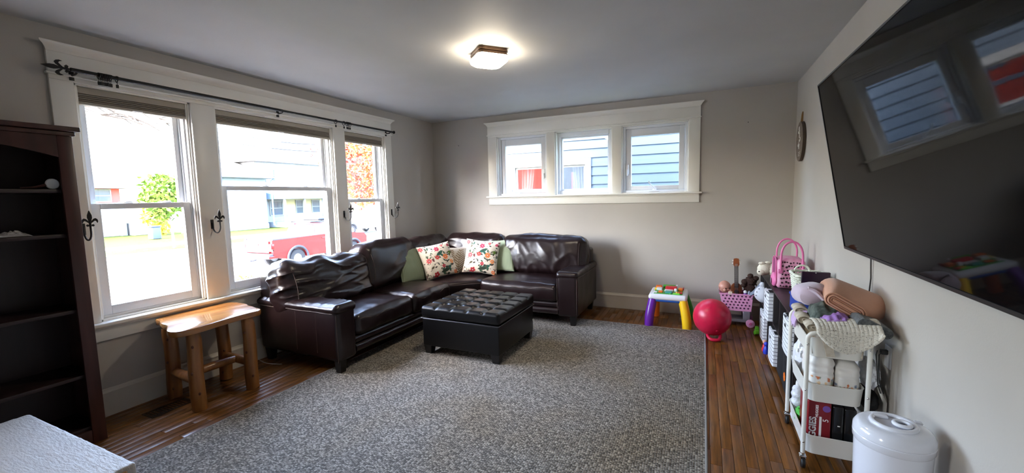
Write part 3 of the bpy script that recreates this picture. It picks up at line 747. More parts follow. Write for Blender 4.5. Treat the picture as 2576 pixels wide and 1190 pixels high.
# feet
def foot(x, y, h=0.125, t=0.036):
    mb = MB(); vs = []
    for (s, z) in ((t * 0.72, 0.0), (t, h)):
        vs += [(x - s, y - s, z), (x + s, y - s, z), (x + s, y + s, z), (x - s, y + s, z)]
    return mb.add(vs, [(3, 2, 1, 0), (4, 5, 6, 7), (0, 1, 5, 4), (1, 2, 6, 5), (2, 3, 7, 6), (3, 0, 4, 7)])
for (x, y) in ((-2.70, 2.425), (-3.56, 2.43), (-1.265, 4.30), (-1.27, 5.06), (-2.40, 5.0), (-3.5, 5.0)):
    z0 = RT if (RUG[0] < x and y < RUG[3]) else 0
    part('foot', foot(x, y).xf(Matrix.Translation((0, 0, z0))) if z0 else foot(x, y), m_dkwood, sofa)

# ================================================================== OTTOMAN
OX0, OX1, OY0, OY1 = -2.325, -1.525, 3.015, 3.815
ott = thing('storage_ottoman', 'square black faux-leather storage ottoman with button-tufted lid on the rug', 'ottoman', ((OX0 + OX1) / 2, (OY0 + OY1) / 2, RT))
part('body', MB().rbox(OX0 + 0.012, OY0 + 0.012, 0.085, OX1 - 0.012, OY1 - 0.012, 0.338, r=0.008, k=2), m_faux, ott)
NB = 4
bx = [(OX0 + (OX1 - OX0) * (i + 1) / (NB + 1), OY0 + (OY1 - OY0) * (j + 1) / (NB + 1)) for i in range(NB) for j in range(NB)]
cell = (OX1 - OX0) / (NB + 1)
OC = Vector(((OX0 + OX1) / 2, (OY0 + OY1) / 2, 0))
def tuft(P, nr, q):
    W = P + OC
    if nr.z > 0.3:
        gx = ((W.x - OX0) / cell); gy = ((W.y - OY0) / cell)
        dx = abs(gx - round(gx)) * cell; dy = abs(gy - round(gy)) * cell
        ix, iy = round(gx), round(gy); dz = 0
        # seams run along the grid lines, dimples at the crossings
        if 1 <= ix <= NB: dz += 0.014 * math.exp(-(dx / 0.014) ** 2)
        if 1 <= iy <= NB: dz += 0.014 * math.exp(-(dy / 0.014) ** 2)
        if 1 <= ix <= NB and 1 <= iy <= NB: dz += 0.016 * math.exp(-((dx * dx + dy * dy) / 0.03 ** 2))
        pill = 0.010 * math.cos(min(dx, cell / 2) / cell * PI) * 0
        P = P - Vector((0, 0, dz * min(1, nr.z)))
    return P
lid = part('lid', MB().rbox(OX0, OY0, 0.348, OX1, OY1, 0.452, r=0.03, k=4, n=(70, 70, 2), fn=tuft), m_faux, ott)
for (x, y) in bx: part('button', MB().ball((x, y, 0.424), (0.011, 0.011, 0.006), 10, 6), m_faux, lid)
part('lid_gap_trim', MB().tube([(OX0 + 0.004, OY0 + 0.004, 0.343), (OX1 - 0.004, OY0 + 0.004, 0.343), (OX1 - 0.004, OY1 - 0.004, 0.343), (OX0 + 0.004, OY1 - 0.004, 0.343)], 0.0035, 6, closed=True), M('silver_piping', rgb(120, 118, 120), rough=0.4), lid)
for (x, y) in ((OX0 + 0.055, OY0 + 0.055), (OX1 - 0.055, OY0 + 0.055), (OX1 - 0.055, OY1 - 0.055), (OX0 + 0.055, OY1 - 0.055)):
    part('foot', foot(x, y, 0.078, 0.04).xf(Matrix.Translation((0, 0, RT))), m_dkwood, ott)
part('care_tag', MB().slab(4, 6, lambda u, v: (OX1 - 0.006 + 0.022 * v + 0.004 * math.sin(v * 4), OY1 - 0.05 + 0.035 * u - 0.02 * v, 0.20 - 0.10 * v), 0.001), M('tag_white', rgb(225, 225, 228), rough=0.7), ott)

# ================================================================== THROW PILLOWS
def pillow_frame(q):
    cx, cy, cz, yaw, lean, rl = q
    n = Vector((math.cos(yaw) * math.cos(lean), math.sin(yaw) * math.cos(lean), math.sin(lean)))
    rt = Vector((-math.sin(yaw), math.cos(yaw), 0)); up = n.cross(rt)
    a = rt * math.cos(rl) + up * math.sin(rl); b = up * math.cos(rl) - rt * math.sin(rl)
    return Vector((cx, cy, cz)), a, b, n
def throw_pillow(label, q, W, H, th, colfn, mat, res=90, seed=0, name='throw_pillow'):
    C, a, b, n = pillow_frame(q); mb = MB(); mb.c = []; vs = []; fs = []
    def P(u, v, side):
        u2, v2 = 2 * u - 1, 2 * v - 1
        pu = u2 * (1 - 0.07 * (1 - v2 * v2)); pv = v2 * (1 - 0.07 * (1 - u2 * u2))
        t = th * (max(0, 1 - u2 * u2) * max(0, 1 - v2 * v2)) ** 0.42
        x = C + a * (pu * W / 2) + b * (pv * H / 2)
        wr = 0.006 * noise.noise(Vector((u * 5 + seed, v * 5, side))) * min(1, t / th * 3)
        return x + n * side * (t + wr)
    R = res + 1
    for side, rr in ((1, res), (-1, res)):
        o = len(vs)
        for i in range(R):
            for j in range(R):
                u, v = i / res, j / res
                vs.append(P(u, v, side)); mb.c.append(colfn(u, v) if side > 0 else colfn(1 - u, v))
        for i in range(res):
            for j in range(res): fs.append((o + i * R + j, o + (i + 1) * R + j, o + (i + 1) * R + j + 1, o + i * R + j + 1))
    mb.add(vs, fs)
    lo = min(vs, key=lambda p: p.z).z
    T = thing(name, label, 'throw pillow', (C.x, C.y, lo), 'throw pillows in the sofa corner')
    part('cover', mb, mat, T)
    # seam round the edge
    loop = []
    for s in range(4):
        for k in range(14):
            f = k / 14; u, v = ((f, 0), (1, f), (1 - f, 1), (0, 1 - f))[s]; loop.append(P(u, v, 0.0))
    cm = colfn(0.02, 0.5)
    part('edge_seam', MB().tube(loop, 0.003, 6, closed=True), M('pillow_seam', tuple(cm) + (1,), rough=0.9), T)
    return T
def corduroy_mat():
    m, t, b = newmat('green_corduroy'); a = N(t, 'ShaderNodeAttribute'); a.attribute_name = 'Col'
    t.links.new(a.outputs['Color'], b.inputs['Base Color']); setp(b, Roughness=0.95, Sheen_Weight=0.5, Sheen_Roughness=0.4, Specular_IOR_Level=0.1); return m
m_cord = corduroy_mat()
m_print = vcol('printed_canvas', 0.9, 0.25, 500)
SG = [lin(c) for c in (156, 168, 140)]
def cord(u, v):
    s = 0.5 + 0.5 * math.cos(2 * PI * u * 23)
    f = 0.62 + 0.5 * s ** 0.7
    return (SG[0] * f, SG[1] * f, SG[2] * f)
# the floral print: shapes drawn into the cloth's colour
def blend(sd, e=0.004): return max(0, min(1, 0.5 - sd / (2 * e)))
def make_floral(seed):
    r = random.Random(seed); items = []
    reds = [(214, 70, 62), (222, 96, 96), (236, 128, 66), (206, 60, 92), (240, 150, 80), (196, 40, 52)]
    spots = [(0.16, 0.50, 0.085, 1), (0.43, 0.55, 0.075, 0), (0.70, 0.53, 0.095, 2), (0.86, 0.36, 0.07, 4), (0.50, 0.82, 0.085, 3), (0.56, 0.26, 0.06, 5), (0.30, 0.06, 0.085, 5), (0.06, 0.9, 0.07, 1), (0.92, 0.88, 0.05, 3), (0.70, 0.92, 0.05, 1), (0.9, 0.05, 0.06, 2)]
    for (x, y, s, c) in spots: items.append(('f', x, y, s, reds[c], r.random() * 6, r.choice((5, 6, 8))))
    greens = [(38, 92, 78), (58, 104, 60), (96, 126, 44), (44, 60, 44)]
    leaves = [(0.55, 0.67, 0.17, 0.5, 0), (0.60, 0.60, 0.11, 2.4, 0), (0.66, 0.16, 0.20, 0.5, 0), (0.58, 0.12, 0.16, 0.2, 3), (0.90, 0.62, 0.10, 0.9, 2), (0.88, 0.66, 0.09, 0.2, 2), (0.76, 0.40, 0.07, 0.4, 3), (0.64, 0.42, 0.07, 2.6, 3), (0.14, 0.62, 0.06, 1.5, 1), (0.22, 0.58, 0.06, 0.6, 1), (0.24, 0.88, 0.07, 1.2, 0)]
    for (x, y, s, a, c) in leaves: items.append(('l', x, y, s, greens[c], a, 0.30))
    for i in range(58):
        items.append(('l', r.random(), r.random(), r.uniform(0.035, 0.07), r.choice([(52, 58, 50), (70, 60, 50), (58, 90, 66), (92, 84, 60), (120, 60, 60)]), r.random() * PI, r.uniform(0.28, 0.5)))
    for i in range(11):
        items.append(('s', r.random(), r.random(), r.uniform(0.05, 0.09), (62, 54, 46), r.random() * 6, r.uniform(1.2, 2.6)))
    for i in range(40):
        items.append(('d', r.random(), r.random(), r.uniform(0.008, 0.016), r.choice([(60, 52, 50), (120, 44, 50), (52, 80, 60)]), 0, 0))
    order = {'s': 0, 'd': 1, 'l': 2, 'f': 3}; items.sort(key=lambda q: order[q[0]])
    items = [(k, x, y, s, [lin(c) for c in col], a, p) for (k, x, y, s, col, a, p) in items]
    ground = [lin(c) for c in (232, 222, 202)]
    def fn(u, v):
        c = list(ground)
        for (k, x, y, s, col, a, p) in items:
            dx, dy = u - x, v - y
            if abs(dx) > s * 1.3 or abs(dy) > s * 1.3: continue
            d = math.hypot(dx, dy)
            if k == 'f':
                th = math.atan2(dy, dx) + a; R = s * (0.62 + 0.38 * abs(math.cos(th * p / 2)))
                t = blend(d - R); cc = col
                if d < s * 0.22: cc = [min(1, q * 0.4 + 0.35) for q in col]
                elif d < s * 0.5: cc = [q * 0.8 for q in col]
            elif k == 'l':
                ca, sa = math.cos(a), math.sin(a); lx = dx * ca + dy * sa; ly = -dx * sa + dy * ca
                w = s * p * max(0, 1 - (lx / (s * 0.9)) ** 2); t = blend(abs(ly) - w) if abs(lx) < s * 0.9 else 0; cc = col
            elif k == 's':
                th = math.atan2(dy, dx) - a; th %= 2 * PI
                t = blend(abs(d - s * (0.45 + 0.1 * th)) - 0.006) if th < p * 1.8 else 0; cc = col
            else: t = blend(d - s); cc = col
            if t > 0: c = [c[i] * (1 - t) + cc[i] * t for i in range(3)]
        return c
    return fn
def fern(u, v):
    g = [lin(c) for c in (226, 216, 200)]; k = [lin(c) for c in (164, 140, 110)]
    # arching fronds: spine and slanted leaflets
    t = 0
    for (x0, lean) in ((0.42, 0.28), (0.86, 0.10), (0.05, 0.30)):
        sx = x0 + lean * (v - 0.1) ** 2 * 1.0; d = u - sx
        if 0.06 < v < 0.93:
            env = 0.30 * (1 - v) ** 0.7 + 0.03
            if abs(d) < env:
                ph = (v * 11 - abs(d) * 9) % 1.0
                if ph < 0.58: t = max(t, 1)
            if abs(d) < 0.008: t = 1
    return [g[i] * (1 - t) + k[i] * t for i in range(3)]
throw_pillow('sage green corduroy pillow leaning at the street end of the row', (-3.146, 3.956, 0.640, -0.108, 0.40, -0.10), 0.42, 0.43, 0.075, cord, m_cord, seed=1)
throw_pillow('cream pillow with striped beige fern print in the middle of the row', (-2.86, 4.53, 0.625, -0.5, 0.22, -0.05), 0.42, 0.34, 0.06, fern, m_print, seed=2)
throw_pillow('sage green corduroy pillow against the far-wall back cushion', (-2.367, 4.735, 0.675, -1.551, 0.40, 0.10), 0.43, 0.43, 0.07, cord, m_cord, seed=3)
throw_pillow('cream floral bird-and-blossom pillow in front of the corner seat, nearer the street', (-2.946, 4.21, 0.665, -0.558, 0.45, 0.116), 0.43, 0.43, 0.075, make_floral(5), m_print, res=120, seed=4)
throw_pillow('cream floral bird-and-blossom pillow overlapping the far green pillow', (-2.52, 4.545, 0.680, -1.168, 0.351, -0.125), 0.43, 0.43, 0.075, make_floral(5), m_print, res=120, seed=5)

# ================================================================== BOOKCASE
m_cherry = M('cherry_stain', rgb(62, 33, 28), rough=0.36, var=0.35, vs=3, stretch=(6, 6, 0.6), spec=0.45)
m_cherry2 = M('cherry_dark', rgb(40, 23, 24), rough=0.45, var=0.25, vs=3, stretch=(1, 5, 0.6))
BX0, BX1, BY0, BY1 = XL + 0.03, -3.30, 0.02, 1.165
bk = thing('bookcase', 'tall dark cherry bookcase with arched top rail standing against the window wall', 'bookcase', ((BX0 + BX1) / 2, (BY0 + BY1) / 2, 0))
for y0, y1 in ((BY0, BY0 + 0.02), (BY1 - 0.02, BY1)): part('side_panel', MB().rbox(BX0, y0, 0, BX1 - 0.018, y1, 1.845, r=0.002, k=1), m_cherry, bk)
for y0, y1 in ((BY0, BY0 + 0.065), (BY1 - 0.065, BY1)): part('face_stile', MB().rbox(BX1 - 0.018, y0, 0, BX1, y1, 1.845, r=0.003, k=1), m_cherry, bk)
part('back_panel', MB().box(BX0 + 0.001, BY0 + 0.02, 0.05, BX0 + 0.008, BY1 - 0.02, 1.84), m_cherry2, bk)
part('top_board', MB().rbox(BX0 - 0.0, BY0 - 0.03, 1.845, BX1 + 0.03, BY1 + 0.03, 1.872, r=0.006, k=2), m_cherry, bk)
part('top_moulding', MB().rbox(BX0, BY0 - 0.012, 1.82, BX1 + 0.012, BY1 + 0.012, 1.845, r=0.006, k=2), m_cherry, bk)
ar = []
n = 24
for i in range(n + 1):
    t = i / n; ar.append((BY0 + 0.065 + (BY1 - BY0 - 0.13) * t, 1.70 + 0.075 * (1 - (2 * t - 1) ** 2)))
part('arched_rail', MB().prism([(BY1 - 0.065, 1.82), (BY0 + 0.065, 1.82)] + ar, 'yz', BX1 - 0.018, BX1 - 0.001), m_cherry, bk)
part('plinth', MB().rbox(BX0, BY0 + 0.02, 0.0, BX1 - 0.004, BY1 - 0.02, 0.085, r=0.003, k=1), m_cherry, bk)
for z in (0.085, 0.405, 0.80, 1.245, 1.50): part('shelf', MB().rbox(BX0 + 0.008, BY0 + 0.02, z, BX1 - 0.022, BY1 - 0.02, z + 0.02, r=0.002, k=1), m_cherry2, bk)
# on its shelves
sp = thing('white_paddle', 'small white round paddle toy lying on the upper bookcase shelf', 'toy', (-3.36, 1.06, 1.52))
m_wplast = M('white_plastic', rgb(232, 232, 232), rough=0.4)
part('disc', MB().lathe([(0.0, -0.006), (0.026, -0.006), (0.03, 0), (0.026, 0.006), (0.0, 0.006)], 20, (-3.352, 1.078, 1.551), Matrix.Rotation(PI / 2, 3, 'Y') @ Matrix.Rotation(0.3, 3, 'Z'), caps=False), m_wplast, sp)
part('handle', MB().tube([(-3.352, 1.052, 1.545), (-3.365, 1.01, 1.531), (-3.375, 0.96, 1.527)], [0.008, 0.006, 0.005], 8), m_cherry, sp)
def crumple(u, v):
    x = -3.40 + 0.07 * u; y = 0.83 + 0.14 * v
    return (x, y, 1.268 + 0.030 * (math.sin(u * PI) * math.sin(v * PI)) ** 0.6 * (0.6 + 0.8 * abs(noise.noise(Vector((u * 6, v * 9, 2))))))
single('crumpled_wrapper', MB().slab(14, 24, crumple, 0.003), M('crinkled_plastic', rgb(168, 164, 160), rough=0.3), 'crumpled pale plastic wrapper on the middle bookcase shelf', 'wrapper', angle=20)

# ================================================================== LOG SIDE TABLE
m_pine = M('varnished_pine', rgb(166, 116, 60), rough=0.22, var=0.0, col2=rgb(138, 86, 38), vs=2.2, stretch=(9, 1.2, 9), coat=0.6)
m_log = M('pine_log', rgb(156, 104, 54), rough=0.38, col2=rgb(118, 72, 32), vs=3, stretch=(8, 8, 1.0), coat=0.2, bump=0.2, bs=30)
m_knot = M('pine_knot', rgb(84, 42, 20), rough=0.5)
lt = thing('log_side_table', 'rustic varnished pine log side table with a live-edge top beside the sofa', 'side table', (-3.32, 1.77, 0))
tp = [(-3.60, 1.585), (-3.53, 1.59), (-3.47, 1.565), (-3.42, 1.545), (-3.33, 1.545), (-3.25, 1.50), (-3.17, 1.46), (-3.09, 1.47), (-3.06, 1.53), (-3.065, 1.65), (-3.085, 1.78), (-3.09, 1.92), (-3.075, 2.02), (-3.11, 2.07), (-3.20, 2.08),
      (-3.27, 2.10), (-3.33, 2.10), (-3.37, 2.13), (-3.44, 2.135), (-3.52, 2.135), (-3.59, 2.11), (-3.61, 2.0), (-3.615, 1.85), (-3.61, 1.70)]
def round_poly(p, it=2):
    for _ in range(it):
        q = []
        for i in range(len(p)):
            a, b = Vector(p[i]), Vector(p[(i + 1) % len(p)]); q += [a.lerp(b, 0.25), a.lerp(b, 0.75)]
        p = [tuple(v) for v in q]
    return p
def edged_slab(p, z0, z1, r):
    c = Vector((sum(a for a, b in p) / len(p), sum(b for a, b in p) / len(p))); mb = MB(); vs = []; n = len(p); lev = []
    for (ins, z) in ((r, z0), (r * 0.3, z0 + r * 0.3), (0, z0 + r), (0, z1 - r), (r * 0.3, z1 - r * 0.3), (r, z1)):
        for (a, b) in p:
            d = (c - Vector((a, b))).normalized() * ins; vs.append((a + d.x, b + d.y, z))
    fs = [tuple(reversed(range(n))), tuple(5 * n + i for i in range(n))]
    for l in range(5):
        for i in range(n): fs.append((l * n + i, l * n + (i + 1) % n, (l + 1) * n + (i + 1) % n, (l + 1) * n + i))
    return mb.add(vs, fs)
part('table_top', edged_slab(round_poly(tp), 0.555, 0.598, 0.010), m_pine, lt)
LEGS = [(-3.15, 1.60), (-3.13, 1.965), (-3.52, 1.64), (-3.49, 1.985)]
for k, (x, y) in enumerate(LEGS):
    r0 = 0.045
    g = part('leg', MB().tube([(x + 0.003 * math.sin(i * 1.7 + k), y + 0.003 * math.cos(i * 1.3 + k), z) for i, z in enumerate((0, 0.008, 0.12, 0.26, 0.40, 0.50, 0.535, 0.557))], [r0 * 0.95, r0, r0 * 1.02, r0, r0 * 0.98, r0 * 0.97, r0 * 0.88, r0 * 0.7], 18), m_log, lt)
    for q in range(3):
        a = -0.9 + rnd.uniform(-0.7, 0.7); z = 0.1 + q * 0.17 + rnd.uniform(-0.04, 0.04)
        part('knot', MB().ball((x + math.cos(a) * r0 * 0.965, y + math.sin(a) * r0 * 0.965, z), (0.008, 0.008, 0.011), 8, 6), m_knot, g)
part('stretcher', MB().tube([(-3.13, 1.60, 0.20), (-3.33, 1.62, 0.205), (-3.52, 1.64, 0.20)], [0.028, 0.033, 0.028], 14), m_log, lt)
part('stretcher', MB().tube([(-3.11, 1.965, 0.20), (-3.31, 1.975, 0.205), (-3.49, 1.985, 0.20)], [0.028, 0.033, 0.028], 14), m_log, lt)
part('stretcher', MB().tube([(-3.33, 1.62, 0.205), (-3.32, 1.80, 0.21), (-3.31, 1.975, 0.205)], [0.026, 0.031, 0.026], 14), m_log, lt)

# floor register under it and the loose white cable by the sofa
m_reg = M('bronze_register', rgb(46, 34, 26), rough=0.45, metal=0.4)
vent = thing('floor_register', 'dark bronze floor register set in the planks beneath the log table', 'floor vent', (-3.385, 1.53, 0))
part('frame', MB().box(-3.45, 1.40, 0.0, -3.435, 1.66, 0.004).box(-3.335, 1.40, 0.0, -3.32, 1.66, 0.004).box(-3.435, 1.40, 0, -3.335, 1.415, 0.004).box(-3.435, 1.645, 0, -3.335, 1.66, 0.004), m_reg, vent)
for i in range(11): part('slat', MB().box(-3.435, 1.423 + i * 0.0205, 0.0005, -3.335, 1.434 + i * 0.0205, 0.003), m_reg, vent)
single('charging_cable', MB().tube([(-3.635 + 0.30 * t, 2.355 + 0.02 * math.sin(t * 3) - 0.05 * math.sin(t * PI), 0.004 + 0.0) for t in [i / 14 for i in range(15)]], 0.0035, 6), M('cable_white', rgb(205, 205, 208), rough=0.5), 'thin white cable curling out from under the sofa arm', 'cable')

# ================================================================== WHITE FOAM CHEST (front corner)
m_foam = M('white_foam', rgb(190, 185, 180), rough=0.6, var=0.05, vs=9, bump=0.9, bs=40, dist=0.004, stretch=(1, 3, 1))
m_ply = M('bare_plywood', rgb(178, 140, 98), rough=0.7, var=0.1, vs=8)
fx0, fx1, fy0, fy1, fz = -2.885, -1.935, 0.10, 0.755, 0.45
ft = thing('foam_chest', 'white rough-coated low chest in front of the bookcase', 'chest', ((fx0 + fx1) / 2, (fy0 + fy1) / 2, 0))
def lidf(P, nr, q):
    w = P
    return P + nr * (0.0022 * noise.noise(Vector((w.x * 22, w.y * 60, 3))) + 0.0014 * noise.noise(Vector((w.x * 60, w.y * 120, 9))) if nr.z > 0.5 else 0)
part('lid', MB().rbox(fx0, fy0, fz - 0.075, fx1, fy1, fz, r=0.012, k=3, n=(90, 60, 1), fn=lidf), m_foam, ft)
part('body', MB().rbox(fx0 + 0.012, fy0 + 0.012, RT, fx1 - 0.012, fy1 - 0.012, fz - 0.075, r=0.012, k=2), m_foam, ft)
part('corner_cap', MB().rbox(fx1 - 0.05, fy0 + 0.1, fz - 0.07, fx1 + 0.004, fy1 - 0.03, fz - 0.012, r=0.006, k=2), m_ply, ft)

# ================================================================== CEILING LIGHT
LC = Vector((-1.512, 2.935, ZC))
m_bronze = M('oil_rubbed_bronze', rgb(96, 74, 58), rough=0.3, metal=0.8)
m_lampglass = emis('lit_opal_glass', (1.0, 0.86, 0.66), LAMP_STRENGTH)
cl = thing('ceiling_light', 'square flush ceiling light with bronze band and glowing white shade', 'ceiling light', (LC.x, LC.y, ZC - 0.12))
ROT = math.radians(48)
def rsq(h, r, n=6):
    pts = []
    for (sx, sy, a0) in ((1, 1, 0), (-1, 1, 90), (-1, -1, 180), (1, -1, 270)):
        for i in range(n + 1):
            a = math.radians(a0 + 90 * i / n); pts.append((sx * (h - r) + r * math.cos(a), sy * (h - r) + r * math.sin(a)))
    return [(x * math.cos(ROT) - y * math.sin(ROT), x * math.sin(ROT) + y * math.cos(ROT)) for x, y in pts]
def stack(levels):
    mb = MB(); vs = []; m = None
    for (h, r, z) in levels:
        p = rsq(h, r); m = len(p); vs += [(LC.x + x, LC.y + y, ZC - z) for x, y in p]
    fs = [tuple(range(m)), tuple((len(levels) - 1) * m + i for i in reversed(range(m)))]
    for l in range(len(levels) - 1):
        for i in range(m): fs.append((l * m + i, (l + 1) * m + i, (l + 1) * m + (i + 1) % m, l * m + (i + 1) % m))
    return mb.add(vs, fs)
part('bronze_band', stack([(0.114, 0.03, 0.0), (0.114, 0.03, 0.012), (0.118, 0.03, 0.016), (0.118, 0.03, 0.026), (0.113, 0.03, 0.030), (0.113, 0.03, 0.040), (0.122, 0.04, 0.044), (0.122, 0.04, 0.050)]), m_bronze, cl)
part('shade', stack([(0.110, 0.035, 0.0505), (0.122, 0.045, 0.0525), (0.126, 0.05, 0.064), (0.122, 0.055, 0.082), (0.106, 0.06, 0.097), (0.07, 0.05, 0.106), (0.03, 0.025, 0.109)]), m_lampglass, cl)

# ================================================================== TELEVISION
m_screen = M('dark_screen', (0.004, 0.004, 0.005), rough=0.04, spec=0.05)
m_bezel = M('black_bezel', (0.012, 0.012, 0.013), rough=0.4)
tvx0, tvz0, tvx1, tvz1, tvy1 = 0.785, 1.063, 0.612, 2.048, 3.127
tvL = math.hypot(tvx0 - tvx1, tvz1 - tvz0); tvW = tvL * 16 / 9
tilt = math.atan2(tvx0 - tvx1, tvz1 - tvz0)
tv = thing('wall_television', 'huge dark flat television tilted forward on the right wall', 'television', (0.83, tvy1 - tvW / 2, 1.04))
# local frame: s along the wall (+y), h up the panel, d out of the screen (towards -x)
TVM = Matrix.Translation((tvx0, tvy1, tvz0)) @ Matrix(((0, -math.sin(tilt), -math.cos(tilt), 0), (-1, 0, 0, 0), (0, math.cos(tilt), -math.sin(tilt), 0), (0, 0, 0, 1)))
part('back_shell', MB().rbox(0.004, 0.004, -0.045, tvW - 0.004, tvL - 0.004, -0.004, r=0.01, k=2).rbox(tvW * 0.2, tvL * 0.05, -0.065, tvW * 0.8, tvL * 0.6, -0.04, r=0.01, k=2).xf(TVM), m_bezel, tv)
bz = 0.008
part('bezel', MB().box(0, 0, -0.012, tvW, bz * 1.8, 0.003).box(0, tvL - bz, -0.012, tvW, tvL, 0.003).box(0, bz, -0.012, bz, tvL - bz, 0.003).box(tvW - bz, bz, -0.012, tvW, tvL - bz, 0.003).xf(TVM), m_bezel, tv)
part('screen', MB().box(bz, bz * 1.8, -0.008, tvW - bz, tvL - bz, 0.0).xf(TVM), m_screen, tv)
part('wall_mount', MB().box(0.80, tvy1 - tvW * 0.65, 1.35, XR, tvy1 - tvW * 0.35, 1.75).tube([(0.76, tvy1 - tvW / 2, 1.55), (0.84, tvy1 - tvW / 2, 1.55)], 0.03, 10), m_bezel, tv)
single('television_cord', MB().tube([(0.835, 2.90, 1.12), (0.843, 2.885, 1.03), (0.846, 2.88, 0.93), (0.842, 2.882, 0.83), (0.846, 2.90, 0.70), (0.84, 2.93, 0.45), (0.83, 2.98, 0.20)], 0.0035, 8), m_bezel, 'black cord hanging down the wall below the television', 'cord')

# ================================================================== OVAL WALL PLAQUE
m_plq = M('weathered_grey_wood', rgb(118, 106, 94), rough=0.75, var=0.15, vs=6, stretch=(1, 1, 6))
m_plqe = M('dark_wood_edge', rgb(70, 56, 44), rough=0.7)
m_wp = M('white_paint', rgb(232, 230, 224), rough=0.7)
m_twine = M('jute_twine', rgb(150, 112, 70), rough=0.95)
pq = thing('wall_plaque', 'oval grey wooden plaque with white leaf sprig hanging near the room corner', 'wall plaque', (0.84, 4.865, 1.70))
PC = Vector((0.0, 4.865, 1.888)); ry_, rz_ = 0.155, 0.188
def oval(s=1.0, n=40): return [(PC.y + ry_ * s * math.cos(2 * PI * i / n), PC.z + rz_ * s * math.sin(2 * PI * i / n)) for i in range(n)]
part('board', MB().prism(oval(1.0), 'yz', 0.826, 0.850), m_plqe, pq)
part('face', MB().prism(oval(0.985), 'yz', 0.8245, 0.8265), m_plq, pq)
part('twine_hanger', MB().tube([(0.838, 4.83, 2.06), (0.842, 4.85, 2.15), (0.844, 4.865, 2.165), (0.842, 4.88, 2.15), (0.838, 4.90, 2.06)], 0.005, 6), m_twine, pq)
def sprig(y, z, a, ln, w):
    pts = []
    for i in range(9):
        t = i / 8; pts.append((t * ln, w * math.sin(PI * t)))
    for i in range(7, 0, -1):
        t = i / 8; pts.append((t * ln, -w * math.sin(PI * t)))
    return [(y + x * math.cos(a) - q * math.sin(a), z + x * math.sin(a) + q * math.cos(a)) for x, q in pts]
pm = MB()
for (y, z, a, ln) in ((0.02, 0.10, 1.9, 0.05), (0.02, 0.10, 1.2, 0.05), (0.025, 0.075, 2.4, 0.05), (0.025, 0.075, 0.6, 0.05), (0.01, 0.04, 2.2, 0.05), (-0.02, 0.03, 0.8, 0.05), (-0.03, 0.0, 0.3, 0.05), (-0.03, 0.0, 2.0, 0.045), (0.02, -0.05, 1.6, 0.05), (0.02, -0.05, 2.5, 0.045), (0.02, -0.05, 0.6, 0.045), (0.02, -0.05, 3.8, 0.03)):
    pm.prism(sprig(PC.y + y, PC.z + z, a, ln, 0.013), 'yz', 0.8232, 0.8247)
part('painted_sprig', pm, m_wp, pq)
pl = MB()
for i, (w0, w1) in enumerate(((-0.06, 0.02), (-0.055, 0.03), (-0.04, 0.03))):
    pl.box(0.8232, PC.y + w0, PC.z - 0.105 - i * 0.016, 0.8247, PC.y + w1, PC.z - 0.101 - i * 0.016)
part('painted_line', pl, m_wp, pq)
m_nail = M('steel_nail', rgb(70, 66, 62), rough=0.4, metal=0.8)
for (x, z, lb) in ((-3.208, 2.166, 'small bare nail in the far wall near the room corner'), (0.417, 2.159, 'small bare nail in the far wall past the small windows')):
    single('wall_nail', MB().lathe([(0.002, 0.0), (0.002, 0.018), (0.005, 0.018), (0.005, 0.02)], 8, (x, YF, z), Matrix.Rotation(PI / 2, 3, 'X')), m_nail, lb, 'nail')
# ================================================================== CUBE SHELVES ON THE RIGHT WALL
m_blackwood = M('black_brown_laminate', rgb(34, 29, 30), rough=0.42, var=0.1, vs=5, stretch=(1, 4, 1))
SX0, SX1, SH = 0.552, 0.845, 0.583
def cube_unit(y0, y1, label):
    T = thing('cube_shelf', label, 'shelf', ((SX0 + SX1) / 2, (y0 + y1) / 2, 0), 'black cube shelves along the right wall')
    t = 0.016; w = (y1 - y0 - t) / 3
    part('top_panel', MB().rbox(SX0, y0, SH - t, SX1, y1, SH, r=0.0015, k=1), m_blackwood, T)
    part('bottom_panel', MB().rbox(SX0, y0, 0.0, SX1, y1, t * 1.6, r=0.0015, k=1), m_blackwood, T)
    part('middle_shelf', MB().rbox(SX0 + 0.001, y0 + t, 0.288, SX1, y1 - t, 0.288 + t, r=0.0015, k=1), m_blackwood, T)
    for i in range(4): part('upright', MB().rbox(SX0 + 0.0005, y0 + i * w, t * 1.6, SX1, y0 + i * w + t, SH - t, r=0.0015, k=1), m_blackwood, T)
    part('back_panel', MB().box(SX1 - 0.004, y0 + t, t, SX1, y1 - t, SH - t), m_blackwood, T)
    return T
cube_unit(4.052, 4.952, 'black six-cube shelf under the pink polka-dot purse')
cube_unit(3.150, 4.050, 'black six-cube shelf under the white wicker basket')
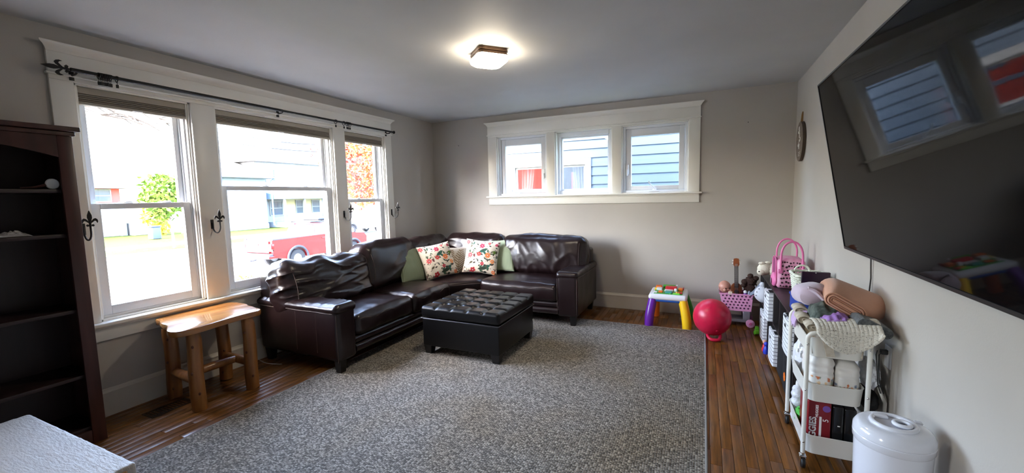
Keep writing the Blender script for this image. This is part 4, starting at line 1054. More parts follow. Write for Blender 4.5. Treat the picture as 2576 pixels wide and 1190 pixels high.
def grid_bin_mat():
    m, t, b = newmat('white_grid_cloth'); tc = N(t, 'ShaderNodeTexCoord'); sp = N(t, 'ShaderNodeSeparateXYZ'); t.links.new(tc.outputs['Object'], sp.inputs[0])
    def line(out, sc, w):
        a = N(t, 'ShaderNodeMath', operation='MULTIPLY'); a.inputs[1].default_value = sc; t.links.new(out, a.inputs[0])
        f = N(t, 'ShaderNodeMath', operation='FRACT'); t.links.new(a.outputs[0], f.inputs[0])
        c = N(t, 'ShaderNodeMath', operation='LESS_THAN'); c.inputs[1].default_value = w; t.links.new(f.outputs[0], c.inputs[0]); return c
    l1 = line(sp.outputs['Z'], 33, 0.14); l2 = line(sp.outputs['Y'], 22, 0.07)
    mx = N(t, 'ShaderNodeMath', operation='MAXIMUM'); t.links.new(l1.outputs[0], mx.inputs[0]); t.links.new(l2.outputs[0], mx.inputs[1])
    mc = N(t, 'ShaderNodeMix', data_type='RGBA'); mc.inputs[6].default_value = rgb(232, 234, 238); mc.inputs[7].default_value = rgb(70, 72, 80)
    t.links.new(mx.outputs[0], mc.inputs[0]); t.links.new(mc.outputs[2], b.inputs['Base Color']); setp(b, Roughness=0.9); return m
m_gbin = grid_bin_mat(); m_bbin = M('black_bin_cloth', rgb(16, 16, 18), rough=0.9, bump=0.3, bs=200)
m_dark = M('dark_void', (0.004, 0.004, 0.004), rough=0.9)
def bin_(yc, z0, label, mat, pull=0.02, w=0.262, h=0.262, seed=0):
    x0, x1 = SX0 - pull, SX1 - 0.03 - pull; y0, y1 = yc - w / 2, yc + w / 2
    T = thing('storage_bin', label, 'storage bin', ((x0 + x1) / 2, yc, z0), 'cloth bins in the cube shelves')
    def wob(P, nr, q): return P + Vector((-0.006 * (1 - q[1] ** 2) * (1 if nr.x < -0.5 else 0), 0, 0.004 * math.sin(q[1] * 4 + seed) * max(0, q[2])))
    b = part('body', MB().rbox(x0, y0, z0, x1, y1, z0 + h, r=0.008, k=2, n=(1, 8, 6), fn=wob), mat, T)
    part('opening', MB().box(x0 + 0.012, y0 + 0.012, z0 + h + 0.0005, x1 - 0.012, y1 - 0.012, z0 + h + 0.003), m_dark, b)
    g = MB().ball((x0 - 0.0055, yc, z0 + h * 0.78), (0.003, 0.03, 0.014), 14, 8)
    part('grip_hole', g, m_dark, b)
    return T
bin_(4.505, 0.026, 'white grid-pattern bin in the lower cube nearest the pink toy shopping cart', m_gbin, 0.03)
bin_(4.21, 0.304, 'white grid-pattern bin in the upper cube under the purse', m_gbin, 0.035, h=0.25, seed=1)
bin_(3.895, 0.026, 'white grid-pattern bin in the lower cube just past the red and blue figures', m_gbin, 0.03, seed=2)
bin_(3.32, 0.304, 'white grid-pattern bin in the upper cube next to the rolling cart', m_gbin, 0.02, h=0.25, seed=3)
bb = bin_(3.31, 0.026, 'black bin with an orange sticker in the lower cube behind the rolling cart', m_bbin, 0.012, seed=4)
m_orange = M('orange_sticker', rgb(240, 120, 30), rough=0.6)
part('sticker', MB().prism([(3.31 + 0.035 * math.cos(a * PI / 8) * (1 if a % 2 else 0.75), 0.135 + 0.03 * math.sin(a * PI / 8)) for a in range(16)], 'yz', SX0 - 0.0215, SX0 - 0.0195), m_orange, bb)
bin_(3.60, 0.026, 'plain black bin in the middle lower cube of the nearer shelf', m_bbin, 0.004, seed=5)

# loose toys in and by the shelves
m_ltgrey = M('pale_grey_plush', rgb(212, 216, 224), rough=0.9, bump=0.2, bs=120)
m_bluegrey = M('blue_grey_plush', rgb(132, 142, 160), rough=0.9)
m_eye = M('black_eye', (0.004, 0.004, 0.004), rough=0.2)
bear = thing('plush_hippo', 'pale grey rounded animal plush sticking out of the upper end cube', 'plush toy', (0.56, 4.76, 0.304))
part('body', MB().ball((0.575, 4.765, 0.395), (0.095, 0.10, 0.088), 22, 14), m_ltgrey, bear)
hd = part('topknot', MB().ball((0.548, 4.75, 0.492), (0.026, 0.026, 0.026), 14, 10), m_ltgrey, bear)
for (dx, dz) in ((-0.078, 0.03), (-0.084, -0.005), (-0.06, 0.062)): part('eye_dot', MB().ball((0.575 + dx, 4.705, 0.395 + dz), 0.005, 8, 6), m_eye, bear)
wing = thing('plush_wing_toy', 'blue-grey curved plush fin wedged behind the pale animal plush', 'plush toy', (0.50, 4.905, 0.30))
part('fin', MB().slab(10, 8, lambda u, v: (0.55 - 0.10 * u, 4.925 - 0.02 * v, 0.345 + 0.10 * (1 - u) ** 1.5 + 0.05 * v - 0.03 * u * v), 0.03), m_bluegrey, wing)
part('tip', MB().ball((0.452, 4.915, 0.36), (0.016, 0.016, 0.028), 12, 8), m_bluegrey, wing)
m_lime = M('lime_plastic', rgb(120, 220, 60), rough=0.35)
gt = thing('green_toy_car', 'lime green toy standing on the floor at the end of the cube shelf', 'toy', (0.50, 4.66, 0))
part('body', MB().rbox(0.485, 4.63, 0.012, 0.525, 4.71, 0.06, r=0.014, k=3).rbox(0.488, 4.645, 0.05, 0.522, 4.69, 0.085, r=0.012, k=3), m_lime, gt)
for (yy) in (4.645, 4.695):
    part('wheel', MB().lathe([(0.013, -0.004), (0.013, 0.004)], 14, (0.483, yy, 0.0135), Matrix.Rotation(PI / 2, 3, 'Y')), m_lime, gt)
m_tb = M('toy_blue', rgb(40, 60, 190), rough=0.4); m_tr = M('toy_red', rgb(205, 40, 50), rough=0.4); m_ty = M('toy_yellow', rgb(250, 205, 30), rough=0.35)
m_tg = M('toy_green', rgb(60, 160, 50), rough=0.4); m_tw = M('toy_white', rgb(236, 238, 242), rough=0.35); m_to = M('toy_orange', rgb(240, 120, 40), rough=0.4)
m_tp = M('toy_purple', rgb(110, 40, 165), rough=0.3); m_tblue = M('table_blue', rgb(44, 92, 172), rough=0.35); m_teal = M('toy_teal', rgb(70, 160, 150), rough=0.4)
for k, (x, y, z, m, lb) in enumerate(((0.535, 4.14, 0.05, m_tb, 'blue figure toy at the front of the lower cube between two grid bins'), (0.532, 4.20, 0.045, m_tr, 'red figure toy beside the blue one in the lower cube'))):
    T = thing('toy_figure', lb, 'toy', (x, y, 0), 'figures in the lower cube')
    part('body', MB().lathe([(0.0, 0), (0.022, 0.0), (0.026, 0.02), (0.018, 0.055), (0.01, 0.07)], 14, (x - 0.012, y, 0)), m, T)
    part('head', MB().ball((x - 0.012, y, 0.085), 0.02, 12, 8), M('toy_skin', rgb(225, 170, 150), rough=0.5) if k else m_tb, T)
m_navy = M('blue_bin_cloth', rgb(28, 58, 150), rough=0.85)
nb = thing('blue_cloth_box', 'royal blue cloth box on the shelf top behind the cart blankets', 'storage box', (0.66, 3.33, SH))
part('body', MB().rbox(0.575, 3.19, SH, 0.68, 3.50, SH + 0.115, r=0.014, k=3), m_navy, nb)
part('lid', MB().rbox(0.57, 3.185, SH + 0.10, 0.685, 3.505, SH + 0.122, r=0.008, k=2), m_navy, nb)

# plush lamb
m_lamb = M('cream_fleece', rgb(232, 226, 208), rough=1.0, bump=0.9, bs=90, dist=0.006)
lm = thing('plush_lamb', 'cream fluffy plush lamb lying on the shelf behind the purse', 'plush toy', (0.60, 4.72, SH))
fuzz = lambda p, d: p * (1 + 0.06 * noise.noise(d * 6) + 0.05 * noise.noise(d * 15))
part('body', MB().ball((0.665, 4.72, SH + 0.068), (0.10, 0.085, 0.068), 26, 18, fuzz), m_lamb, lm)
h = part('head', MB().ball((0.555, 4.70, SH + 0.078), (0.062, 0.052, 0.06), 24, 16, fuzz), m_lamb, lm)
part('muzzle', MB().ball((0.525, 4.675, SH + 0.052), (0.038, 0.036, 0.034), 16, 10, fuzz), m_lamb, h)
part('nose', MB().ball((0.506, 4.648, SH + 0.058), (0.009, 0.006, 0.006), 10, 6), m_eye, h)
for s in (-1, 1): part('ear', MB().ball((0.56 + 0.03 * s, 4.71 + 0.03 * s, SH + 0.135), (0.032, 0.014, 0.016), 12, 8, fuzz), m_lamb, h)

# polka-dot purse
m_pink = M('pink_vinyl', rgb(232, 120, 176), rough=0.35); m_palepink = M('pale_pink_satin', rgb(236, 178, 204), rough=0.5, col2=rgb(226, 140, 180), vs=18)
m_brown = M('chocolate_dot', rgb(50, 16, 30), rough=0.6); m_mag = M('magenta_lining', rgb(150, 60, 110), rough=0.7); m_wt = M('white_cord', rgb(238, 228, 236), rough=0.6)
px0, px1, py0, py1, pz0, pz1 = 0.585, 0.79, 4.16, 4.40, SH, SH + 0.262
ps = thing('polka_dot_purse', 'pink satin purse with brown polka dots and hot pink loop handle', 'purse', ((px0 + px1) / 2, (py0 + py1) / 2, SH))
def pf(P, nr, q):
    return P + Vector((0, 0.012 * (1 - q[2] ** 2) * nr.y, -0.012 * q[0] ** 2 * max(0, q[2])))
body = part('body', MB().rbox(px0, py0, pz0, px1, py1, pz1, r=0.03, k=4, n=(8, 6, 8), fn=pf), m_palepink, ps)
pr = random.Random(4)
for i in range(7):
    for j in range(7):
        x = px0 + 0.03 + (px1 - px0 - 0.05) * (i + 0.5 * (j % 2)) / 7; z = pz0 + 0.025 + (pz1 - pz0 - 0.05) * j / 6.3
        if x > px1 - 0.018: continue
        rr = pr.choice((0.006, 0.008, 0.0095))
        yy = py0 - 0.0125 * (1 - ((z - (pz0 + pz1) / 2) / 0.131) ** 2) - 0.0005
        part('dot', MB().ball((x + pr.uniform(-.005, .005), yy, z + pr.uniform(-.005, .005)), (rr, 0.0016, rr), 10, 6), m_brown, body)
# end gusset with magenta mesh and heart-shaped pocket, seen at the left end
gus = part('end_gusset', MB().prism(round_poly([(py0 + 0.025, pz0 + 0.02), (py1 - 0.025, pz0 + 0.02), (py1 - 0.03, pz1 - 0.05), (py1 - 0.075, pz1 - 0.008), (py0 + 0.075, pz1 - 0.008), (py0 + 0.03, pz1 - 0.05)]), 'yz', px0 - 0.004, px0 + 0.01), m_mag, ps)
pts = round_poly([(py0 + 0.012, pz0 + 0.006), (py1 - 0.012, pz0 + 0.006), (py1 - 0.018, pz1 - 0.045), (py1 - 0.07, pz1 + 0.002), (py0 + 0.07, pz1 + 0.002), (py0 + 0.018, pz1 - 0.045)])
part('piping', MB().tube([(px0 - 0.004, a, b) for a, b in pts], 0.005, 6, closed=True), m_pink, gus)
part('white_edging', MB().tube([(px0 - 0.002, a * 0.985 + 0.015 * (py0 + py1) / 2, b) for a, b in pts], 0.0035, 6, closed=True), m_wt, gus)
pk = part('end_pocket', MB().ball((px0 - 0.006, (py0 + py1) / 2 - 0.03, pz0 + 0.065), (0.028, 0.085, 0.062), 20, 14), m_pink, ps)
part('pocket_charm', MB().ball((px0 - 0.036, (py0 + py1) / 2 - 0.055, pz0 + 0.055), (0.005, 0.02, 0.026), 12, 8), M('charm_grey', rgb(120, 90, 110), rough=0.4), pk)
def handle(y): return [(0.688 - 0.078 * math.cos(PI * i / 20), y, pz1 - 0.10 + 0.06 * (1 if False else 0) + (0.10 + 0.145 * math.sin(PI * i / 20) ** 0.8 if 0 < i < 20 else 0.02)) for i in range(21)]
part('loop_handle', MB().tube([(0.608, py0 - 0.012, pz0 + 0.155)] + handle(py0 - 0.004)[1:-1] + [(0.768, py0 - 0.012, pz0 + 0.165)], 0.0085, 10), m_pink, ps)
part('loop_handle', MB().tube([(0.612, py1 + 0.008, pz0 + 0.20)] + handle(py1 + 0.002)[1:-1] + [(0.764, py1 + 0.008, pz0 + 0.20)], 0.0075, 10), m_pink, ps)
for xx in (0.608, 0.768): part('handle_tab', MB().rbox(xx - 0.016, py0 - 0.018, pz0 + 0.135, xx + 0.016, py0 - 0.008, pz0 + 0.172, r=0.004, k=2), m_pink, ps)

# white wicker basket: woven strands
m_wick = M('white_wicker', rgb(226, 230, 216), rough=0.55)
wb = thing('wicker_basket', 'white woven wicker basket with handles on the shelf', 'basket', (0.735, 3.77, SH))
bc = Vector((0.735, 3.77, 0))
def bl(z, off=0.0, n=60):
    t = (z - SH) / 0.20; hx = 0.078 + 0.025 * t + off; hy = 0.11 + 0.03 * t + off; o = []
    for i in range(n):
        a = 2 * PI * i / n; c, s = math.cos(a), math.sin(a); k = (abs(c) ** 4 + abs(s) ** 4) ** -0.25
        o.append((bc.x + hx * c * k, bc.y + hy * s * k, z))
    return o
part('liner', MB().lathe([(0.0, 0), (0.9, 0.0), (1.0, 0.19)], 24, (0, 0, 0)).xf(Matrix.Translation((bc.x, bc.y, SH + 0.003)) @ Matrix.Diagonal((0.085, 0.115, 1, 1))), m_wick, wb)
for r in range(11):
    z = SH + 0.010 + r * 0.017; L = bl(z)
    L = [Vector(p) + (Vector(p) - Vector((bc.x, bc.y, z))).normalized() * 0.005 * math.cos(PI * (i + r) ) for i, p in enumerate(L)]
    part('weave_row', MB().tube(L, 0.0068, 5, closed=True), m_wick, wb)
for q in range(0, 60, 2):
    a0 = bl(SH + 0.005)[q]; a1 = bl(SH + 0.20)[q]
    part('stake', MB().tube([a0, a1], 0.004, 5), m_wick, wb)
L = bl(SH + 0.203, 0.004); R1 = []; R2 = []
for i, p in enumerate(L):
    d = (Vector(p) - Vector((bc.x, bc.y, p[2]))).normalized()
    R1.append(Vector(p) + d * 0.006 * math.cos(i * 0.9) + Vector((0, 0, 0.006 * math.sin(i * 0.9)))); R2.append(Vector(p) - d * 0.006 * math.cos(i * 0.9) - Vector((0, 0, 0.006 * math.sin(i * 0.9))))
part('rope_rim', MB().tube(R1, 0.007, 6, closed=True).tube(R2, 0.007, 6, closed=True), m_wick, wb)
for s in (-1, 1):
    part('handle', MB().tube([(bc.x - 0.02 * s - 0.05 * math.cos(PI * i / 14), bc.y + s * 0.125, SH + 0.20 + 0.05 * math.sin(PI * i / 14)) for i in range(15)], 0.007, 8), m_wick, wb)
m_plum = M('plum_book_cover', rgb(48, 8, 36), rough=0.3, col2=rgb(26, 10, 34), vs=7)
bk2 = thing('purple_box', 'dark plum shiny box standing on the clear tub before the wicker basket', 'box', (0.74, 3.57, 0.745))
part('case', MB().rbox(0.652, 3.555, 0.752, 0.822, 3.585, 0.838, r=0.004, k=2), m_plum, bk2)
part('white_dot', MB().ball((0.735, 3.553, 0.833), (0.004, 0.002, 0.003), 8, 6), m_wp, bk2)  # small white dot on the front top edge
m_tub = glass('clear_plastic', 0.10, (0.92, 0.94, 0.98, 1), 0.1)
tub = thing('clear_tub', 'clear plastic tub with dark polka dots in front of the wicker basket', 'storage tub', (0.73, 3.56, SH))
def open_box(x0, y0, z0, x1, y1, z1, t):
    return MB().box(x0, y0, z0, x1, y1, z0 + t).box(x0, y0, z0 + t, x0 + t, y1, z1).box(x1 - t, y0, z0 + t, x1, y1, z1).box(x0 + t, y0, z0 + t, x1 - t, y0 + t, z1).box(x0 + t, y1 - t, z0 + t, x1 - t, y1, z1)
part('walls', open_box(0.628, 3.52, SH, 0.838, 3.60, SH + 0.155, 0.003), m_tub, tub)
part('rim', MB().tube([(0.626, 3.518, SH + 0.155), (0.84, 3.518, SH + 0.155), (0.84, 3.602, SH + 0.155), (0.626, 3.602, SH + 0.155)], 0.004, 6, closed=True), m_tw, tub)
for i in range(6):
    for j in range(3):
        part('dot', MB().lathe([(0.0, -0.001), (0.013, -0.001), (0.013, 0.001), (0.0, 0.001)], 14, (0.648 + i * 0.035 + 0.012 * (j % 2), 3.5185, SH + 0.035 + j * 0.045), Matrix.Rotation(PI / 2, 3, 'X'), caps=False), m_brown if (i + j) % 2 else M('plum_dot', rgb(70, 20, 80), rough=0.5), tub)
part('folded_paper', MB().box(0.64, 3.53, SH + 0.004, 0.83, 3.59, SH + 0.13), M('pale_contents', rgb(150, 150, 190), rough=0.8), tub)

# ================================================================== ACTIVITY TABLE
at = thing('activity_table', 'white toddler activity table with purple, yellow, green and red legs', 'toy table', (-0.33, 4.82, 0))
ax0, ax1, ay0, ay1 = -0.525, -0.135, 4.615, 5.02
part('blue_underside', MB().rbox(ax0 + 0.012, ay0 + 0.012, 0.262, ax1 - 0.012, ay1 - 0.012, 0.30, r=0.018, k=3), m_tblue, at)
tray = part('white_tray', MB().rbox(ax0, ay0, 0.283, ax1, ay1, 0.345, r=0.03, k=4, n=(2, 2, 1)), m_tw, at)
part('play_panel', MB().rbox(ax0 + 0.05, ay0 + 0.05, 0.340, ax1 - 0.05, ay1 - 0.05, 0.350, r=0.005, k=2), m_tg, tray)
for (cx, cy, dx, dy, m, nm) in ((ax0 + 0.045, ay0 + 0.045, -0.035, -0.055, m_tp, 'leg'), (ax1 - 0.045, ay0 + 0.045, 0.045, -0.04, m_ty, 'leg'), (ax0 + 0.045, ay1 - 0.045, -0.01, 0.05, m_to, 'leg'), (ax1 - 0.045, ay1 - 0.045, 0.06, 0.055, m_tg, 'leg')):
    pts = []; rs = []
    for i in range(11):
        t = i / 10; b = math.sin(t * PI / 2)
        pts.append((cx + dx * b, cy + dy * b, 0.285 * (1 - t) + 0.002)); rs.append(0.048 - 0.006 * abs(t - 0.6))
    part(nm, MB().tube(pts, rs, 16), m, at)
bits = [('book_cover', (-0.37, 4.86, -0.25, 4.94, 0.35, 0.385), m_tr), ('book_page', (-0.375, 4.77, -0.285, 4.85, 0.35, 0.362), m_tw), ('flower_button', (-0.46, 4.82, -0.40, 4.90, 0.35, 0.372), m_tw), ('orange_flap', (-0.475, 4.90, -0.41, 4.97, 0.35, 0.38), m_to),
        ('yellow_flap', (-0.48, 4.83, -0.445, 4.90, 0.35, 0.366), m_ty), ('piano_key', (-0.255, 4.69, -0.235, 4.76, 0.35, 0.362), m_ty), ('piano_key', (-0.232, 4.69, -0.212, 4.76, 0.35, 0.362), m_to), ('piano_key', (-0.209, 4.69, -0.189, 4.76, 0.35, 0.362), m_tr),
        ('lime_slider', (-0.28, 4.665, -0.21, 4.69, 0.35, 0.36), m_lime), ('teal_face', (-0.36, 4.69, -0.29, 4.76, 0.35, 0.368), m_teal), ('spinner', (-0.235, 4.82, -0.19, 4.90, 0.35, 0.378), m_to), ('orange_slider', (-0.43, 4.70, -0.385, 4.76, 0.35, 0.365), m_to),
        ('white_bird', (-0.275, 4.79, -0.245, 4.83, 0.35, 0.38), m_tw), ('red_roller', (-0.19, 4.90, -0.18, 4.97, 0.35, 0.37), m_tr), ('green_arch', (-0.40, 4.95, -0.27, 4.97, 0.35, 0.388), m_tg), ('light_dome', (-0.26, 4.945, -0.245, 4.96, 0.38, 0.398), m_tw), ('yellow_button', (-0.475, 4.68, -0.44, 4.72, 0.35, 0.362), m_tw), ('lime_button', (-0.30, 4.66, -0.31, 4.68, 0.35, 0.358), m_lime)]
for (nm, (x0, y0, x1, y1, z0, z1), m) in bits: part(nm, MB().rbox(x0, y0, z0 - 0.004, x1, y1, z1, r=0.007, k=2), m, tray)

# ================================================================== HOPPER BALL
m_hop = M('magenta_rubber', rgb(206, 26, 66), rough=0.33, var=0.05, vs=30, bump=0.15, bs=160)
hb = thing('hopper_ball', 'large magenta-red hopper ball lying with its loop handle on the floor', 'ball', (0.095, 4.42, 0))
HC = Vector((0.095, 4.43, 0.205))
part('ball', MB().ball(HC, (0.172, 0.172, 0.178), 40, 26), m_hop, hb)
hp = [(0.055, 4.38, 0.05), (0.065, 4.335, 0.033), (0.078, 4.315, 0.022), (0.10, 4.305, 0.017), (0.13, 4.305, 0.017), (0.158, 4.315, 0.020), (0.17, 4.345, 0.034), (0.168, 4.385, 0.055)]
part('loop_handle', MB().tube(hp, 0.0155, 12), m_hop, hb)
part('valve', MB().lathe([(0.012, -0.004), (0.012, 0.002), (0.006, 0.004)], 14, HC + Vector((0.045, -0.145, -0.095)), Vector((0.045, -0.145, -0.095)).to_track_quat('Z', 'Y').to_matrix()), m_hop, hb)

# ================================================================== TOY SHOPPING CART
m_cartpink = M('cart_pink', rgb(236, 166, 208), rough=0.4); m_cartgrey = M('cart_grey', rgb(124, 120, 128), rough=0.5); m_hole = M('cart_hole_shadow', rgb(70, 20, 60), rough=0.8)
tcx0, tcx1, tcy0, tcy1 = 0.175, 0.485, 4.90, 5.12
tc_ = thing('toy_shopping_cart', 'pink toy shopping cart with round holes full of dolls beside the cube shelf', 'toy cart', (0.33, 5.0, 0))
def trap(x0, x1, y0, y1, z0, z1, ins, t):
    mb = MB(); 
    def ring(z, o, i): return [(x0 + o + i, y0 + i + o * 0.3, z), (x1 - o * 0.3 - i, y0 + i + o * 0.3, z), (x1 - o * 0.3 - i, y1 - i - o * 0.3, z), (x0 + o + i, y1 - i - o * 0.3, z)]
    vs = ring(z0, ins, 0) + ring(z1, 0, 0) + ring(z1, 0, t) + ring(z0 + t, ins, t)
    fs = [(3, 2, 1, 0)]
    for l in range(3):
        for i in range(4): fs.append((l * 4 + i, l * 4 + (i + 1) % 4, (l + 1) * 4 + (i + 1) % 4, (l + 1) * 4 + i))
    fs.append((12, 13, 14, 15)); return mb.add(vs, fs)
bas = part('basket', trap(tcx0, tcx1, tcy0, tcy1, 0.165, 0.345, 0.035, 0.006), m_cartpink, tc_)
part('basket_rim', MB().tube([(tcx0 - 0.004, tcy0 - 0.004, 0.345), (tcx1 + 0.004, tcy0 - 0.004, 0.345), (tcx1 + 0.004, tcy1 + 0.004, 0.345), (tcx0 - 0.004, tcy1 + 0.004, 0.345)], 0.006, 8, closed=True), m_cartpink, bas)
for r_ in range(5):
    for c_ in range(8):
        z = 0.325 - r_ * 0.032; x = tcx0 + 0.03 + c_ * 0.036 + (0.018 if r_ % 2 else 0) + 0.006 * r_
        if x > tcx1 - 0.02: continue
        yy = tcy0 + 0.035 * 0.3 * (0.345 - z) / 0.18
        part('hole', MB().lathe([(0.0, -0.0012), (0.0085, -0.0012), (0.0085, 0.0012), (0.0, 0.0012)], 12, (x, yy - 0.0008, z), Matrix.Rotation(PI / 2, 3, 'X'), caps=False), m_hole, bas)
part('pink_skirt', MB().rbox(0.40, tcy0 + 0.02, 0.13, 0.475, tcy1 - 0.02, 0.175, r=0.006, k=2), m_cartpink, tc_)
part('chassis', MB().rbox(0.19, tcy0 + 0.01, 0.045, 0.47, tcy0 + 0.03, 0.075, r=0.006, k=2).rbox(0.19, tcy1 - 0.03, 0.045, 0.47, tcy1 - 0.01, 0.075, r=0.006, k=2).rbox(0.19, tcy0 + 0.02, 0.05, 0.47, tcy1 - 0.02, 0.066, r=0.004, k=1)
     .rbox(0.40, tcy0 + 0.01, 0.06, 0.47, tcy0 + 0.03, 0.165, r=0.01, k=2).rbox(0.40, tcy1 - 0.03, 0.06, 0.47, tcy1 - 0.01, 0.165, r=0.01, k=2).rbox(0.195, tcy0 + 0.01, 0.06, 0.235, tcy0 + 0.03, 0.165, r=0.01, k=2), m_cartgrey, tc_)
for (x, y) in ((0.215, tcy0 + 0.0), (0.468, tcy0 - 0.004), (0.215, tcy1), (0.468, tcy1 + 0.004)):
    w_ = part('wheel', MB().lathe([(0.0, -0.012), (0.034, -0.012), (0.042, -0.008), (0.042, 0.008), (0.034, 0.012), (0.0, 0.012)], 24, (x, y, 0.0425), Matrix.Rotation(PI / 2, 3, 'X'), caps=False), m_cartpink, tc_)
    part('hub', MB().lathe([(0.0, -0.015), (0.012, -0.015), (0.016, -0.011)], 14, (x, y - 0.001, 0.0425), Matrix.Rotation(-PI / 2, 3, 'X') if False else Matrix.Rotation(PI / 2, 3, 'X') @ Matrix.Rotation(PI, 3, 'X'), caps=False), m_pink, w_)
part('push_handle', MB().tube([(0.475, tcy0 + 0.01, 0.30), (0.50, tcy0 + 0.01, 0.40), (0.515, tcy0 + 0.02, 0.425), (0.515, tcy1 - 0.02, 0.425), (0.50, tcy1 - 0.01, 0.40), (0.475, tcy1 - 0.01, 0.30)], 0.009, 10), m_cartgrey, tc_)
# baby doll
m_skin = M('doll_vinyl', rgb(206, 150, 132), rough=0.45)
dl = thing('baby_doll', 'bald baby doll peeking over the edge of the pink toy cart', 'doll', (0.235, 4.985, 0.172))
part('body', MB().ball((0.25, 5.0, 0.255), (0.05, 0.045, 0.085), 18, 12), M('doll_romper', rgb(200, 140, 160), rough=0.9), dl)
def skull(p, d):
    q = p.copy()
    if d.z < -0.1: q.x *= 1 - 0.18 * (-d.z); q.y *= 1 - 0.1 * (-d.z)
    return q
hdx, hdy, hdz = 0.222, 4.955, 0.408
h = part('head', MB().ball((hdx, hdy, hdz), (0.060, 0.060, 0.066), 28, 20, skull), m_skin, dl)
fdir = Vector((0.50, -0.84, -0.12)).normalized(); sdir = Vector((0.84, 0.50, 0)).normalized(); C_ = Vector((hdx, hdy, hdz))
for s in (-1, 1):
    part('eye', MB().ball(C_ + fdir * 0.054 + sdir * s * 0.021, (0.0085, 0.0085, 0.006), 10, 8), m_eye, h)
    part('cheek', MB().ball(C_ + fdir * 0.046 + sdir * s * 0.026 + Vector((0, 0, -0.020)), (0.016, 0.016, 0.015), 12, 8), m_skin, h)
    part('ear', MB().ball(C_ + sdir * s * 0.058 + Vector((0, 0, -0.006)), (0.008, 0.010, 0.014), 10, 8), m_skin, h)
part('nose', MB().ball(C_ + fdir * 0.061 + Vector((0, 0, -0.012)), 0.007, 10, 8), m_skin, h)
part('mouth', MB().ball(C_ + fdir * 0.054 + Vector((0, 0, -0.032)), (0.010, 0.008, 0.0045), 10, 6), M('doll_lips', rgb(180, 90, 90), rough=0.4), h)
part('arm', MB().tube([(0.285, 4.955, 0.31), (0.292, 4.925, 0.345), (0.270, 4.905, 0.375)], [0.018, 0.016, 0.013], 10), m_skin, dl)
part('romper_collar', MB().rbox(0.255, 4.892, 0.335, 0.295, 4.905, 0.372, r=0.004, k=2), M('collar_cream', rgb(226, 210, 190), rough=0.8), dl)
# ukulele
m_uke = M('mahogany', rgb(142, 78, 42), rough=0.35, var=0.2, vs=5, stretch=(1, 1, 4)); m_fret = M('fretboard', rgb(46, 34, 34), rough=0.5); m_string = M('nylon_string', rgb(190, 186, 180), rough=0.4)
uk = thing('ukulele', 'small brown toy ukulele standing upright in the pink toy cart', 'ukulele', (0.345, 5.06, 0.172))
UM = Matrix.Translation((0.346, 5.075, 0.178)) @ Matrix.Rotation(-0.02, 4, 'Y') @ Matrix.Rotation(-0.12, 4, 'X')
out = []
for i in range(48):
    a = 2 * PI * i / 48; z = -math.cos(a); rz = 0.128 + 0.125 * z
    w = 0.073 * math.sqrt(max(0, 1 - ((z + 0.45) / 0.56) ** 2)) if z < -0.1 else 0
    w2 = 0.056 * math.sqrt(max(0, 1 - ((z - 0.48) / 0.52) ** 2)) if z > -0.2 else 0
    out.append((math.copysign(max(w, w2, 0.0), math.sin(a)) , rz))
part('body', MB().prism(out, 'xz', -0.025, 0.03).xf(UM), m_uke, uk)
part('sound_hole', MB().lathe([(0.0, -0.001), (0.022, -0.001), (0.022, 0.001), (0.0, 0.001)], 24, (0, 0, 0), Matrix.Rotation(PI / 2, 3, 'X'), caps=False).xf(UM @ Matrix.Translation((0, -0.026, 0.155))), m_fret, uk)
nk = part('neck', MB().rbox(-0.019, -0.034, 0.20, 0.019, -0.014, 0.435, r=0.003, k=1).xf(UM), m_fret, uk)
for i in range(10): part('fret', MB().box(-0.018, -0.0355, 0.225 + i * 0.021, 0.018, -0.0335, 0.2262 + i * 0.021).xf(UM), m_chrome, nk)
hs = part('headstock', MB().prism([(-0.019, 0.43), (0.019, 0.43), (0.03, 0.455), (0.027, 0.50), (0.024, 0.517), (0.0, 0.522), (-0.024, 0.517), (-0.027, 0.50), (-0.03, 0.455)], 'xz', -0.03, -0.014).xf(UM), m_uke, uk)
for (x, z) in ((-0.034, 0.465), (-0.032, 0.495), (0.034, 0.465), (0.032, 0.495)): part('tuning_peg', MB().ball((x, -0.022, z), (0.009, 0.006, 0.007), 10, 6).xf(UM), m_wp, hs)
for i in range(4): part('string', MB().tube([(-0.012 + i * 0.008, -0.037, 0.075), (-0.010 + i * 0.0066, -0.0365, 0.46)], 0.0009, 4).xf(UM), m_string, uk)
part('bridge', MB().rbox(-0.022, -0.034, 0.068, 0.022, -0.025, 0.08, r=0.002, k=1).xf(UM), m_fret, uk)
# brown curly plush
m_curl = M('dark_brown_curls', rgb(58, 38, 32), rough=1.0, bump=0.9, bs=50, dist=0.008)
cp = thing('curly_plush', 'dark brown curly plush toy flopped over the back of the toy cart', 'plush toy', (0.455, 5.04, 0.30))
def curls(p, d): return p * (1 + 0.16 * noise.noise(d * 4) + 0.10 * noise.noise(d * 9))
part('body', MB().ball((0.468, 5.045, 0.40), (0.062, 0.055, 0.075), 30, 22, curls), m_curl, cp)
hh = part('head', MB().ball((0.472, 5.02, 0.475), (0.055, 0.05, 0.05), 30, 22, curls), m_curl, cp)
for (x, z, r) in ((0.415, 0.465, 0.034), (0.405, 0.425, 0.026), (0.465, 0.53, 0.028), (0.515, 0.505, 0.03)): part('curl_tuft', MB().ball((x, 5.01, z), (r, r, r * 0.85), 22, 16, curls), m_curl, hh)
sd2 = thing('small_doll', 'tiny white and purple toy poking up between ukulele and curly plush', 'toy', (0.415, 4.945, 0.172))
part('body', MB().rbox(0.40, 4.93, 0.172, 0.435, 4.96, 0.352, r=0.01, k=2), m_tp, sd2)
part('head', MB().ball((0.417, 4.94, 0.368), 0.018, 14, 10), m_tw, sd2)

